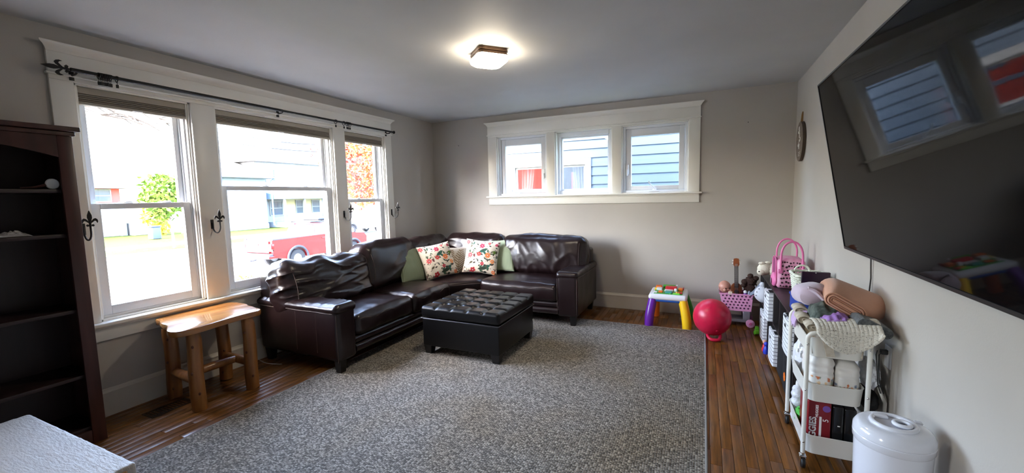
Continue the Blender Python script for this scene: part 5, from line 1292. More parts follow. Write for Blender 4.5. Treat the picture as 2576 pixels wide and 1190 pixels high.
# ================================================================== ROLLING CART
m_cart = M('white_powder_coat', rgb(226, 224, 216), rough=0.38)
m_rub = M('black_caster_rubber', rgb(16, 16, 17), rough=0.5)
KX0, KX1, KY0, KY1 = 0.493, 0.735, 2.475, 2.905
kt = thing('rolling_cart', 'white three-tier metal rolling cart heaped with baby blankets', 'rolling cart', ((KX0 + KX1) / 2, (KY0 + KY1) / 2, 0))
def rrect(x0, y0, x1, y1, r, n=6):
    o = []
    for (cx, cy, a0) in ((x1 - r, y1 - r, 0), (x0 + r, y1 - r, 90), (x0 + r, y0 + r, 180), (x1 - r, y0 + r, 270)):
        for i in range(n + 1): a = math.radians(a0 + 90 * i / n); o.append((cx + r * math.cos(a), cy + r * math.sin(a)))
    return o
def tray(z0, z1, nm):
    lv = [(0.016, z0), (0.008, z0 + 0.004), (0.0, z1 - 0.006), (-0.003, z1), (0.001, z1 + 0.001), (0.004, z1 - 0.004), (0.010, z0 + 0.008), (0.02, z0 + 0.006)]
    vs = []; m = None
    for (ins, z) in lv:
        p = rrect(KX0 + ins, KY0 + ins, KX1 - ins, KY1 - ins, 0.045 - min(ins, 0.02) * 0.5); m = len(p); vs += [(a, b, z) for a, b in p]
    fs = [tuple(reversed(range(m))), tuple((len(lv) - 1) * m + i for i in range(m))]
    for l in range(len(lv) - 1):
        for i in range(m): fs.append((l * m + i, l * m + (i + 1) % m, (l + 1) * m + (i + 1) % m, (l + 1) * m + i))
    return part(nm, MB().add(vs, fs), m_cart, kt)
TB = [(0.064, 0.168), (0.345, 0.442), (0.580, 0.682)]
for (a, b) in TB: tray(a, b, 'tray')
for yy in (KY0 - 0.010, KY1 + 0.010):
    pts = [(KX0 - 0.004, yy, 0.075), (KX0 - 0.004, yy, 0.675)]
    for i in range(1, 8): a = PI / 2 * i / 8; pts.append((KX0 - 0.004 + 0.035 * (1 - math.cos(a)), yy, 0.675 + 0.035 * math.sin(a)))
    pts.append((KX0 + 0.031, yy, 0.71)); pts.append((KX1 - 0.031, yy, 0.71))
    for i in range(1, 8): a = PI / 2 * i / 8; pts.append((KX1 - 0.031 + 0.035 * math.sin(a), yy, 0.675 + 0.035 * math.cos(a)))
    pts += [(KX1 + 0.004, yy, 0.675), (KX1 + 0.004, yy, 0.075)]
    fr = part('tube_frame', MB().tube(pts, 0.0105, 12), m_cart, kt)
    for xx in (KX0 - 0.004, KX1 + 0.004):
        for (a, b) in TB: part('screw', MB().ball((xx, yy + (-0.0105 if yy < 2.7 else 0.0105), (a + b) / 2 + 0.02), (0.0055, 0.003, 0.0055), 10, 6), m_chrome, fr)
        c = part('caster', MB().rbox(xx - 0.016, yy - 0.016, 0.05, xx + 0.016, yy + 0.016, 0.064, r=0.004, k=2).tube([(xx, yy, 0.06), (xx, yy, 0.08)], 0.009, 10).box(xx - 0.013, yy - 0.02, 0.022, xx - 0.010, yy + 0.006, 0.055).box(xx + 0.010, yy - 0.02, 0.022, xx + 0.013, yy + 0.006, 0.055), m_chrome, kt)
        part('wheel', MB().lathe([(0.0, -0.009), (0.022, -0.009), (0.026, -0.005), (0.026, 0.005), (0.022, 0.009), (0.0, 0.009)], 20, (xx, yy - 0.012, 0.0265), Matrix.Rotation(PI / 2, 3, 'Y'), caps=False), m_rub, c)

# ---- cloths on the top tier
m_peach = M('peach_knit', rgb(214, 160, 132), rough=0.95, bump=0.5, bs=260, sheen=0.3)
m_greyknit = M('charcoal_knit', rgb(74, 78, 80), rough=0.95, bump=0.9, bs=150, dist=0.004, sheen=0.2, col2=rgb(100, 104, 106), vs=120)
m_lav = M('pale_lavender_fleece', rgb(206, 190, 208), rough=1.0, bump=0.6, bs=140, sheen=0.4)
m_purple = M('lilac_cotton', rgb(172, 132, 208), rough=0.9, bump=0.3, bs=200)
m_plaid = M('dark_green_print', rgb(52, 62, 58), rough=0.95, col2=rgb(96, 104, 98), vs=45)
m_cream = M('cream_cotton', rgb(206, 198, 184), rough=0.95, col2=rgb(186, 174, 154), vs=30, bump=0.4, bs=220)
m_lilac2 = M('mauve_cotton', rgb(190, 164, 204), rough=0.95)
def quilt_mat():
    m, t, b = newmat('white_quilted_muslin'); tc = N(t, 'ShaderNodeTexCoord'); nz = N(t, 'ShaderNodeTexNoise'); nz.inputs['Scale'].default_value = 150
    t.links.new(tc.outputs['Object'], nz.inputs['Vector']); rp = N(t, 'ShaderNodeValToRGB'); e = rp.color_ramp.elements
    e[0].position = 0.30; e[0].color = rgb(150, 146, 138); e[1].position = 0.44; e[1].color = rgb(224, 220, 208); t.links.new(nz.outputs['Fac'], rp.inputs[0])
    t.links.new(rp.outputs[0], b.inputs['Base Color']); setp(b, Roughness=0.95); return m
m_quilt = quilt_mat()
G_ = 'cloths heaped on the rolling cart'
def heap(u, v, x0, x1, y0, y1, z, h, seed, fold=0.012):
    s = (math.sin(PI * min(1, max(0, u))) * math.sin(PI * min(1, max(0, v)))) ** 0.5
    return Vector((x0 + (x1 - x0) * u + 0.008 * noise.noise(Vector((u * 4, v * 4, seed))), y0 + (y1 - y0) * v + 0.008 * noise.noise(Vector((u * 4, v * 4, seed + 7))), z + h * s + fold * noise.noise(Vector((u * 5 + seed, v * 5, seed)))))
# folded burp cloths bedding the tray
single('folded_cloth', MB().slab(16, 24, lambda u, v: heap(u, v, 0.51, 0.72, 2.49, 2.89, 0.645, 0.07, 3, 0.006), 0.05), m_cream, 'cream folded cloths bedding the bottom of the cart\'s top tray', 'cloth', G_)
# peach blanket: nested folds facing the camera, body running back to the wall
pb = thing('peach_blanket', 'thick peach knit blanket folded in layers on top of the cart heap', 'blanket', (0.70, 2.74, 0.75), G_)
def stad(cx, cz, L, R, ang, n=10):
    o = []
    for i in range(n + 1): a = -PI / 2 + PI * i / n; o.append((L + R * math.cos(a), R * math.sin(a)))
    for i in range(n + 1): a = PI / 2 + PI * i / n; o.append((-L + R * math.cos(a), R * math.sin(a)))
    return [(cx + x * math.cos(ang) - z * math.sin(ang), cz + x * math.sin(ang) + z * math.cos(ang)) for x, z in o]
def loft(secs, cap=True):
    mb = MB(); vs = []; m = len(secs[0][0])
    for (p, y) in secs: vs += [(x, y + 0.0, z) for x, z in p]
    fs = []
    for l in range(len(secs) - 1):
        for i in range(m): fs.append((l * m + i, l * m + (i + 1) % m, (l + 1) * m + (i + 1) % m, (l + 1) * m + i))
    if cap: fs += [tuple(reversed(range(m))), tuple((len(secs) - 1) * m + i for i in range(m))]
    return mb.add(vs, fs)
secs = []
for i in range(13):
    t = i / 12; g = math.sin(min(1, t * 1.6) * PI / 2)
    e = 1.0 if t < 0.8 else math.sqrt(max(0.02, 1 - ((t - 0.8) / 0.2) ** 2))
    p = stad(0.664 + 0.080 * g, 0.826 + 0.006 * g, (0.058 + 0.034 * g) * e + 0.001, (0.034 + 0.030 * g) * e + 0.001, -0.55 + 0.16 * g)
    secs.append((p, 2.592 + 0.275 * t))
part('body', loft(secs), m_peach, pb)
for k, (R, L) in enumerate(((0.033, 0.060), (0.0225, 0.059), (0.012, 0.058), (0.0025, 0.056))):
    for side in (0,):
        p = stad(0.664, 0.828, L, R, -0.55)
        part('fold_edge', MB().tube([(x, 2.588 - 0.006 * (k % 2), z) for x, z in p], 0.0044, 8, closed=True), m_peach, pb)
single('grey_knit_blanket', loft([(stad(0.752, 0.757, 0.048 * e, 0.027 * e, -0.42), y) for (e, y) in ((0.96, 2.462), (1, 2.47), (1, 2.6), (1, 2.75), (0.9, 2.79))]), m_greyknit, 'charcoal knit blanket folded under the peach blanket by the wall', 'blanket', G_)
lv = thing('lavender_fleece', 'pale lavender fleece rolled over at the back of the cart heap', 'blanket', (0.55, 2.79, 0.76), G_)
lsec = []
for i in range(13):
    t = i / 12; e = math.sqrt(max(0.05, 1 - (2 * t - 1) ** 6)); wob = 0.006 * math.sin(t * 7)
    lsec.append((stad(0.552 + wob, 0.843 + 0.006 * math.sin(t * 5), 0.022 * e, 0.056 * e, 0.25), 2.69 + 0.19 * t))
part('roll', loft(lsec), m_lav, lv)
part('fold_edge', MB().slab(16, 10, lambda u, v: Vector((0.525 + 0.10 * u, 2.675 + 0.05 * v, 0.895 - 0.085 * u ** 1.5 + 0.008 * math.sin(v * 6 + u * 4))), 0.012), m_lav, lv)
single('dark_print_cloth', MB().slab(26, 22, lambda u, v: heap(u, v, 0.53, 0.665, 2.55, 2.76, 0.745, 0.09, 11, 0.026), 0.012), m_plaid, 'crumpled dark green printed cloth in the middle of the cart heap', 'cloth', G_)
single('lilac_cloth', MB().slab(26, 20, lambda u, v: Vector((0.555 + 0.135 * u, 2.49 + 0.12 * v + 0.01 * noise.noise(Vector((u * 4, v * 4, 8))), 0.752 + 0.050 * math.sin(PI * (0.15 + 0.6 * u)) * (0.55 + 0.45 * v) - 0.055 * max(0, u - 0.72) / 0.28 * (1 - v) + 0.014 * noise.noise(Vector((u * 6, v * 4, 21))))), 0.009), m_purple, 'bright lilac cotton cloth crumpled on the front of the cart heap', 'cloth', G_)
for k, (x, y, z, w, lab) in enumerate(((0.515, 2.80, 0.745, 0.05, 'cream burp cloth rolled upright at the far left of the heap'), (0.512, 2.69, 0.725, 0.045, 'beige burp cloth folded below the rolled one on the cart'), (0.535, 2.60, 0.712, 0.05, 'tan muslin roll with open end near the cart corner'))):
    T = thing('burp_cloth', lab, 'cloth', (x, y, z - 0.03), G_)
    pts = []
    for i in range(26):
        a = i / 25 * 3.2 * PI; r = 0.008 + 0.0013 * i; pts.append((x + r * math.cos(a) * 1.0, z + 0.004 + r * math.sin(a) * 0.6))
    mb = MB(); n = len(pts); vs = []
    for (yy) in (y - 0.055, y + 0.055):
        vs += [(a, yy, b) for a, b in pts]
    mb.add(vs, [(i, i + 1, n + i + 1, n + i) for i in range(n - 1)])
    o = part('rolled_cloth', mb, m_cream, T); sm = o.modifiers.new('thick', 'SOLIDIFY'); sm.thickness = 0.006
    part('core', loft([(stad(x, z - 0.004, 0.016, 0.016, 0.0), y - 0.048), (stad(x, z - 0.004, 0.016, 0.016, 0.0), y + 0.05)]), m_cream, T)
single('mauve_cloth', MB().slab(16, 18, lambda u, v: Vector((0.535 - 0.055 * math.sin(u * PI / 2), 2.72 + 0.10 * v + 0.01 * math.sin(u * 6 + v * 5), 0.745 - 0.01 * u - 0.075 * u * u + 0.01 * math.sin(v * 9) * u)), 0.008), m_lilac2, 'mauve cloth hanging over the left rim of the cart', 'cloth', G_)
# quilted muslin draped over the front rail
def quilt(u, v):
    x = 0.520 + 0.25 * u
    yq = 2.60 - 0.165 * min(1, v / 0.62)
    drop = max(0, (v - 0.55) / 0.45)
    hem = 0.108 * math.sin(PI * min(1, max(0, (u * 0.98 + 0.02)))) ** 0.7
    z = 0.742 + 0.028 * math.sin(PI * min(1, v / 0.62)) * (0.4 + u) - hem * drop ** 1.2
    y = yq - 0.010 * drop - 0.012 * math.sin(u * 7) * drop
    g = 0.0028 * (abs(math.sin(u * 30 * PI / 2)) ** 0.5 + abs(math.sin(v * 26 * PI / 2)) ** 0.5)
    return Vector((x, y - g, z + g))
single('quilted_muslin', MB().slab(150, 130, quilt, 0.007), m_quilt, 'white quilted muslin cloth draped over the front rail of the cart', 'cloth', G_)
single('cream_ribbon_cloth', MB().slab(18, 6, lambda u, v: Vector((0.512 + 0.035 * v + 0.055 * u, 2.448 - 0.004 * math.sin(u * 4) , 0.735 + 0.012 * math.sin(u * PI) - 0.135 * u ** 1.3 + 0.02 * v * (1 - u))), 0.005), m_cream, 'narrow tan cloth edge hanging beside the quilted muslin', 'cloth', G_)

# ---- middle tier: two wrapped stacks of diapers, crumpled packet
def diaper_print(seed):
    r = random.Random(seed); dots = [(r.random(), r.random(), r.uniform(0.04, 0.085), r.choice([(214, 150, 96), (150, 160, 140), (120, 130, 150), (222, 190, 150), (206, 120, 80)])) for _ in range(34)]
    def fn(x, z):
        c = [lin(q) for q in (226, 222, 216)]
        if z > 0.55: return c
        for (a, b, s, col) in dots:
            d = math.hypot(x - a, (z - b * 0.55) * 1.6)
            if d < s: c = [lin(q) for q in col]
        return c
    return fn
m_diap = vcol('diaper_plastic_print', 0.3, 0.3, 60)
def bundle(x0, x1, y0, y1, z0, z1, seed, label):
    fn = diaper_print(seed); cols = []
    def f(P, nr, q):
        P = P + nr * (0.006 * noise.noise(Vector((P.x * 20 + seed, P.y * 9, P.z * 16))) + 0.0014 * math.sin(P.z * 190) * (1 if q[2] > 0.2 else 0))
        return P
    mb = MB().rbox(x0, y0, z0, x1, y1, z1, r=min(x1 - x0, z1 - z0) * 0.34, k=5, n=(44, 10, 52), fn=f)
    cx = [(p.x - x0) / (x1 - x0) for p in mb.v]; cz = [(p.z - z0) / (z1 - z0) for p in mb.v]
    mb.c = [fn(a, b) for a, b in zip(cx, cz)]
    return single('diaper_bundle', mb, m_diap, label, 'diaper pack', 'wrapped diapers on the middle tier')
bundle(0.515, 0.618, 2.50, 2.74, 0.352, 0.575, 2, 'plastic-wrapped stack of printed diapers on the middle tier, by the cart\'s front post')
bundle(0.622, 0.722, 2.50, 2.74, 0.352, 0.560, 6, 'plastic-wrapped stack of printed diapers on the middle tier, nearer the wall')
m_poly = M('white_crinkle_film', rgb(224, 226, 232), rough=0.25, bump=0.8, bs=40, dist=0.01)
crk = lambda p, d: p * (1 + 0.22 * noise.noise(d * 2.5) + 0.10 * noise.noise(d * 6))
single('crinkled_packet', MB().ball((0.530, 2.83, 0.455), (0.036, 0.055, 0.100), 30, 24, crk), m_poly, 'crumpled white plastic packet standing at the back of the middle tier', 'packet', angle=25)
# ---- bottom tier
m_red = M('crimson_carton', rgb(126, 14, 26), rough=0.35); m_letter = M('print_white', rgb(236, 234, 232), rough=0.5); m_letterp = M('print_pink', rgb(214, 120, 130), rough=0.5); m_purp = M('print_violet', rgb(120, 80, 160), rough=0.4)
rb = thing('red_diaper_pack', 'dark red diaper carton with white lettering on the bottom tier', 'carton', (0.558, 2.58, 0.072))
RBX0, RBX1, RBY = 0.512, 0.612, 2.508
part('carton', MB().rbox(RBX0, RBY, 0.072, RBX1, 2.70, 0.338, r=0.007, k=2), m_red, rb)
def text(s, size, loc, rot, m, parent, name='lettering', bold=0.0):
    cu = bpy.data.curves.new(name, 'FONT'); cu.body = s; cu.size = size; cu.extrude = 0.0006; cu.offset = bold; cu.align_x = 'LEFT'
    cu.materials.append(m); o = bpy.data.objects.new(name, cu); COL.objects.link(o); o.parent = parent
    me = bpy.data.meshes.new_from_object(o); bpy.data.objects.remove(o)
    o = bpy.data.objects.new(name, me); COL.objects.link(o); o.parent = parent
    o.location = Vector(loc) - ORG[parent]; o.rotation_euler = rot; ORG[o] = ORG[parent]; return o
RV = Matrix(((0, -1, 0), (0, 0, -1), (1, 0, 0))).to_euler()          # reading upwards on a face that looks towards -y
text('HUGGIES', 0.041, (RBX0 + 0.036, RBY - 0.0012, 0.085), RV, m_letter, rb, bold=0.0012)
text('HUGGIES', 0.016, (RBX0 + 0.044, RBY - 0.0012, 0.255), RV, m_letter, rb, bold=0.0004)
part('white_strip', MB().box(RBX0 + 0.050, RBY - 0.0012, 0.085, RBX0 + 0.060, RBY + 0.001, 0.26), m_letter, rb)
text('5', 0.034, (RBX0 + 0.088, RBY - 0.0012, 0.235), RV, m_letter, rb)
for z in (0.125, 0.305):
    part('round_badge', MB().lathe([(0.0, -0.001), (0.017, -0.001), (0.017, 0.001), (0.0, 0.001)], 20, (RBX0 + 0.079, RBY - 0.0008, z), Matrix.Rotation(PI / 2, 3, 'X'), caps=False), m_purp, rb)
bx_ = thing('black_box', 'glossy black carton beside the red diaper pack on the bottom tier', 'carton', (0.665, 2.6, 0.072))
m_gblack = M('glossy_black_card', (0.006, 0.006, 0.007), rough=0.15)
part('carton', MB().rbox(0.617, 2.512, 0.072, 0.665, 2.72, 0.325, r=0.008, k=2).rbox(0.667, 2.515, 0.072, 0.718, 2.72, 0.318, r=0.008, k=2), m_gblack, bx_)
part('label_mark', MB().box(0.640, 2.5105, 0.22, 0.650, 2.5125, 0.225), m_letter, bx_)
wp = thing('wipes_tub', 'translucent ribbed white container at the back of the bottom tier', 'container', (0.532, 2.83, 0.072))
part('ribbed_body', MB().lathe([(0.0, 0.0), (0.034, 0.0)] + [(0.036 + 0.0035 * math.sin(i * 1.3), 0.01 + i * 0.009) for i in range(20)] + [(0.03, 0.195), (0.014, 0.205)], 24, (0.532, 2.84, 0.072)), m_poly, wp)
part('cap', MB().lathe([(0.016, 0), (0.018, 0.004), (0.016, 0.026), (0.0, 0.03)], 18, (0.532, 2.84, 0.276), caps=False), m_wplast, wp)
m_gcrk = M('green_netting', rgb(76, 176, 66), rough=0.5, bump=0.8, bs=60, dist=0.008)
single('green_net_toy', MB().ball((0.530, 2.725, 0.135), (0.034, 0.052, 0.062), 34, 26, lambda p, d: p * (1 + 0.25 * noise.noise(d * 5) + 0.15 * noise.noise(d * 11))), m_gcrk, 'crinkled bright green netted toy on the bottom tier', 'toy', angle=20)
# ---- clutter between cart and wall
m_haze = glass('frosted_bag', 0.25, (0.75, 0.76, 0.78, 1), 0.3)
single('plastic_bag', MB().ball((0.795, 2.66, 0.47), (0.038, 0.10, 0.075), 30, 22, crk), m_poly, 'grey translucent plastic bag squeezed between cart and wall', 'bag', angle=25)
single('black_pouch', MB().ball((0.795, 2.66, 0.34), (0.036, 0.11, 0.06), 24, 18, lambda p, d: p * (1 + 0.08 * noise.noise(d * 3))), m_bbin, 'black pouch below the plastic bag between cart and wall', 'pouch')
wr = thing('wire_stand', 'white tubular stand holding the bag and pouch beside the wall', 'stand', (0.80, 2.62, 0))
part('arched_tube', MB().tube([(0.765, 2.545, 0.0), (0.765, 2.545, 0.22), (0.77, 2.545, 0.26), (0.785, 2.545, 0.285), (0.80, 2.545, 0.29), (0.815, 2.545, 0.285), (0.83, 2.545, 0.26), (0.832, 2.545, 0.22), (0.832, 2.545, 0.0)], 0.007, 8), m_cart, wr)
part('upright', MB().tube([(0.836, 2.56, 0.0), (0.836, 2.56, 0.36), (0.82, 2.60, 0.42)], 0.008, 8), m_cart, wr)
part('shelf_ring', MB().box(0.76, 2.54, 0.265, 0.835, 2.78, 0.275), m_cart, wr)
op_ = thing('wall_outlet', 'white wall outlet with plugged cords low beside the cart', 'outlet', (XR - 0.005, 2.60, 0.58))
part('plate', MB().rbox(XR - 0.007, 2.565, 0.53, XR, 2.64, 0.64, r=0.003, k=2), m_tw, op_)
part('plug', MB().rbox(XR - 0.035, 2.59, 0.595, XR - 0.006, 2.615, 0.62, r=0.005, k=2), m_bezel, op_)
for k, (dx, lb) in enumerate(((0.0, 'black power cord looping from the outlet behind the cart'), (-0.012, 'second black cord hanging beside the first behind the cart'))):
    single('power_cable', MB().tube([(0.825 + dx, 2.60 + 0.02 * k, 0.605), (0.805 + dx, 2.57, 0.60), (0.80 + dx, 2.55 - 0.02 * k, 0.54), (0.81 + dx, 2.56 - 0.02 * k, 0.46), (0.835 + dx, 2.58, 0.40)], 0.0025, 8), m_bezel, lb, 'cord', 'cords behind the cart')

# ================================================================== DIAPER PAIL
m_pail = M('white_gloss_plastic', rgb(224, 226, 234), rough=0.16, coat=0.3)
pcx, pcy, pr_, pt = 0.690, 2.02, 0.122, 0.505
dp = thing('diaper_pail', 'glossy white round diaper pail with twist handle lid in the near corner', 'pail', (pcx, pcy, 0))
def lathe_at(prof, m, nm, par, n=56): return part(nm, MB().lathe(prof, n, (pcx, pcy, 0), caps=False), m, par)
lathe_at([(0.0, 0.0), (pr_ - 0.02, 0.0), (pr_ - 0.012, 0.008), (pr_ - 0.008, 0.2), (pr_ - 0.003, pt - 0.075)], m_pail, 'body', dp)
ld = lathe_at([(pr_ - 0.003, pt - 0.078), (pr_ + 0.001, pt - 0.072), (pr_ + 0.002, pt - 0.050), (pr_ - 0.001, pt - 0.047), (pr_ + 0.002, pt - 0.044), (pr_ + 0.001, pt - 0.025), (pr_ - 0.008, pt - 0.009), (pr_ - 0.022, pt - 0.001), (pr_ - 0.045, pt), (0.062, pt), (0.060, pt - 0.002), (0.0, pt - 0.002)], m_pail, 'lid', dp)
part('raised_ring', MB().tube([(pcx + 0.066 * math.cos(a), pcy + 0.066 * math.sin(a), pt + 0.003) for a in [2 * PI * i / 40 for i in range(40)]], 0.0095, 10, closed=True), m_pail, ld)
part('ring_pull', MB().tube([(pcx + 0.022 + 0.024 * math.cos(a), pcy - 0.012 + 0.024 * math.sin(a), pt + 0.010) for a in [2 * PI * i / 28 for i in range(28)]], 0.008, 10, closed=True).rbox(pcx - 0.055, pcy + 0.03, pt - 0.002, pcx - 0.005, pcy + 0.058, pt + 0.012, r=0.006, k=2), m_pail, ld)
part('sliding_cover', MB().lathe([(0.0, 0.0), (0.056, 0.0), (0.056, 0.003), (0.0, 0.003)], 32, (pcx, pcy, pt - 0.002), caps=False), M('pail_cover_grey', rgb(196, 196, 204), rough=0.3), ld)  # cover disc in a slightly darker grey than the lid
part('lock_button', MB().rbox(pcx + 0.078, pcy + 0.035, pt - 0.006, pcx + 0.102, pcy + 0.06, pt + 0.004, r=0.005, k=2), m_pail, ld)
# ================================================================== OUTDOORS: GROUND
m_grass = M('lawn_grass', rgb(52, 62, 20), rough=1.0, col2=rgb(42, 54, 16), vs=1.5, spec=0.1)
m_grass2 = M('verge_grass', rgb(50, 62, 16), rough=1.0, col2=rgb(42, 54, 12), vs=1.2, spec=0.1)
m_conc = M('pale_concrete', rgb(112, 111, 108), rough=0.9, var=0.08, vs=0.6, spec=0.2)
m_asph = M('pale_asphalt', rgb(146, 146, 148), rough=0.9, var=0.08, vs=0.5, spec=0.2)
struct('ground', MB().box(-130, -90, GZ - 0.3, 60, 110, GZ - 0.02), m_grass)
struct('lawn', MB().box(-14.2, -60, GZ - 0.02, -11.6, 80, GZ + 0.01), m_grass)
struct('bounce_driveway', MB().box(-11.6, -40, GZ - 0.02, -3.9, 60, GZ + 0.005), M('bounce_driveway_grey', rgb(58, 57, 55), rough=0.9, var=0.06, vs=0.8))  # unseen paving added in place of lawn to neutralise and dim bounced light
struct('street', MB().box(-28.0, -80, GZ - 0.02, -14.2, 100, GZ), m_asph)
kb = struct('kerb', MB().box(-14.4, -80, GZ - 0.02, -14.2, 100, GZ + 0.10).box(-28.2, -80, GZ - 0.02, -28.0, 100, GZ + 0.10), m_conc)
struct('verge', MB().box(-32.0, -80, GZ - 0.02, -28.2, 100, GZ + 0.02), m_grass2)
sw = thing('sidewalk', None, None, (0, 0, 0), kind='structure')
for i in range(16): part('paving_slab', MB().rbox(-34.6, 4 + i * 2.0, GZ - 0.02, -32.2, 5.98 + i * 2.0, GZ + 0.035, r=0.01, k=1), m_conc, sw)

# ================================================================== HOUSE ACROSS THE STREET
def siding(name, col, sc=6.5, dark=0.82):
    """horizontal lap siding too far off to tell the boards apart: bump relief per course"""
    m, t, b = newmat(name); tc = N(t, 'ShaderNodeTexCoord'); sp = N(t, 'ShaderNodeSeparateXYZ'); t.links.new(tc.outputs['Object'], sp.inputs[0])
    a = N(t, 'ShaderNodeMath', operation='MULTIPLY'); a.inputs[1].default_value = sc; t.links.new(sp.outputs['Z'], a.inputs[0])
    f = N(t, 'ShaderNodeMath', operation='FRACT'); t.links.new(a.outputs[0], f.inputs[0])
    bp = N(t, 'ShaderNodeBump'); bp.inputs['Strength'].default_value = 0.9; bp.inputs['Distance'].default_value = 0.03; bp.invert = True
    t.links.new(f.outputs[0], bp.inputs['Height']); t.links.new(bp.outputs[0], b.inputs['Normal']); setp(b, Base_Color=col, Roughness=0.7, Specular_IOR_Level=0.2); return m
m_sidew = siding('pale_blue_siding', rgb(112, 126, 136)); m_roofw = M('pale_shingles', rgb(100, 99, 98), rough=0.9, var=0.1, vs=3)
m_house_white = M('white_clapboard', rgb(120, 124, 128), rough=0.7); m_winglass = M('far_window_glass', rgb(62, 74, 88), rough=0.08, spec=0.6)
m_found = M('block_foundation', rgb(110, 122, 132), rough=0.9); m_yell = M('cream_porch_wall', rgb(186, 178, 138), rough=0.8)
hw = thing('house_across', 'pale blue two-storey house with garage wing and railed porch across the street', 'house', (-46, 30, GZ))
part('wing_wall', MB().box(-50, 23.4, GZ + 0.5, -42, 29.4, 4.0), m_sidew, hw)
part('foundation', MB().box(-50, 23.35, GZ, -41.95, 29.45, GZ + 0.5).box(-52, 29.4, GZ, -43.45, 40, GZ + 0.5), m_found, hw)
part('wing_roof', MB().prism([(-51, 3.9), (-41.4, 3.9), (-41.4, 4.05), (-46, 5.75), (-46.3, 5.75), (-51, 4.05)], 'xz', 22.8, 30.0), m_roofw, hw)
part('gutter', MB().tube([(-41.35, 22.8, 3.98), (-41.35, 30.0, 3.98), (-41.9, 30.0, 3.7), (-41.9, 30.0, GZ + 0.3), (-41.4, 30.2, GZ + 0.1)], 0.08, 6), M('gutter_blue', rgb(120, 142, 166), rough=0.5), hw)
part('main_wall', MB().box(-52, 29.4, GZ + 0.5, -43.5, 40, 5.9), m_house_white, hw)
part('main_roof', MB().prism([(28.8, 5.8), (40.6, 5.8), (34.7, 9.6)], 'yz', -52.6, -42.9), m_roofw, hw)
def hwin(x, y0, y1, z0, z1, par=hw, m=None, nm='window', fr=m_house_white):
    w = part(nm, MB().box(x, y0 - 0.1, z0 - 0.1, x + 0.06, y1 + 0.1, z0).box(x, y0 - 0.1, z1, x + 0.06, y1 + 0.1, z1 + 0.12).box(x, y0 - 0.1, z0, x + 0.06, y0, z1).box(x, y1, z0, x + 0.06, y1 + 0.1, z1).box(x, y0, (z0 + z1) / 2 - 0.04, x + 0.06, y1, (z0 + z1) / 2 + 0.04), fr, par)
    part('pane', MB().box(x + 0.005, y0, z0, x + 0.02, y1, (z0 + z1) / 2 - 0.04), m or m_winglass, w); part('pane', MB().box(x + 0.005, y0, (z0 + z1) / 2 + 0.04, x + 0.02, y1, z1), m or m_winglass, w)
    return w
w_ = hwin(-43.5, 31.15, 31.95, 3.75, 5.0)
for (a, b) in ((30.5, 30.95), (32.15, 32.6)): part('shutter', MB().box(-43.5, a, 3.65, -43.44, b, 5.1), m_found, hw)
hwin(-43.5, 36.0, 37.2, 3.75, 5.0)
part('porch_deck', MB().box(-43.5, 30.4, GZ, -40.6, 38.0, GZ + 0.55), m_found, hw)
part('porch_roof', MB().prism([(-43.5, 2.5), (-40.3, 1.95), (-40.3, 1.75), (-43.5, 1.75)], 'xz', 30.2, 38.2), M('porch_roof_blue', rgb(120, 140, 158), rough=0.8), hw)
part('porch_wall', MB().box(-43.52, 32.6, GZ + 0.55, -43.42, 38.0, 1.75), m_yell, hw)
for y in (30.55, 33.0, 35.5, 37.85): part('porch_post', MB().rbox(-40.85, y - 0.10, GZ + 0.55, -40.65, y + 0.10, 1.78, r=0.02, k=1), m_house_white, hw)
hwin(-43.44, 30.8, 32.2, 0.0, 1.5); hwin(-43.4, 34.0, 34.8, 0.1, 1.5); hwin(-43.4, 36.2, 37.2, 0.1, 1.5)
for a, b in ((30.65, 32.9), (33.1, 35.4), (35.6, 37.75)):
    rl = part('railing', MB().box(-40.8, a, GZ + 1.35, -40.7, b, GZ + 1.43).box(-40.8, a, GZ + 0.68, -40.7, b, GZ + 0.74), m_house_white, hw)
    nb_ = int((b - a) / 0.16)
    for i in range(nb_): part('baluster', MB().box(-40.77, a + 0.08 + i * 0.16, GZ + 0.74, -40.72, a + 0.13 + i * 0.16, GZ + 1.35), m_house_white, rl)

# ================================================================== PALE HOUSE WITH RED BAND, FRONT STEPS
m_redw = M('faded_red_siding', rgb(168, 70, 62), rough=0.8)
hl = thing('corner_house', 'white house with red upper wall and concrete steps seen low in the street window', 'house', (-50, 14, GZ))
part('lower_wall', MB().box(-56, 5, GZ, -48, 19.8, 1.7), m_house_white, hl)
part('upper_wall', MB().box(-55.9, 5.1, 1.7, -48.1, 19.7, 3.0), m_redw, hl)
part('roof', MB().prism([(4.4, 2.95), (20.4, 2.95), (12.4, 6.6)], 'yz', -56.6, -47.3), m_roofw, hl)
hwin(-48.1, 17.6, 19.0, 1.85, 2.8, hl); hwin(-48.1, 13.0, 14.6, 1.85, 2.8, hl)
part('porch_column', MB().rbox(-47.9, 19.3, GZ, -47.4, 19.7, 1.7, r=0.03, k=1), m_found, hl)
for i in range(5): part('step', MB().box(-48 , 19.9 + i * 0.32, GZ, -46.6, 20.22 + i * 0.32, GZ + 1.1 - i * 0.22), m_conc, hl)

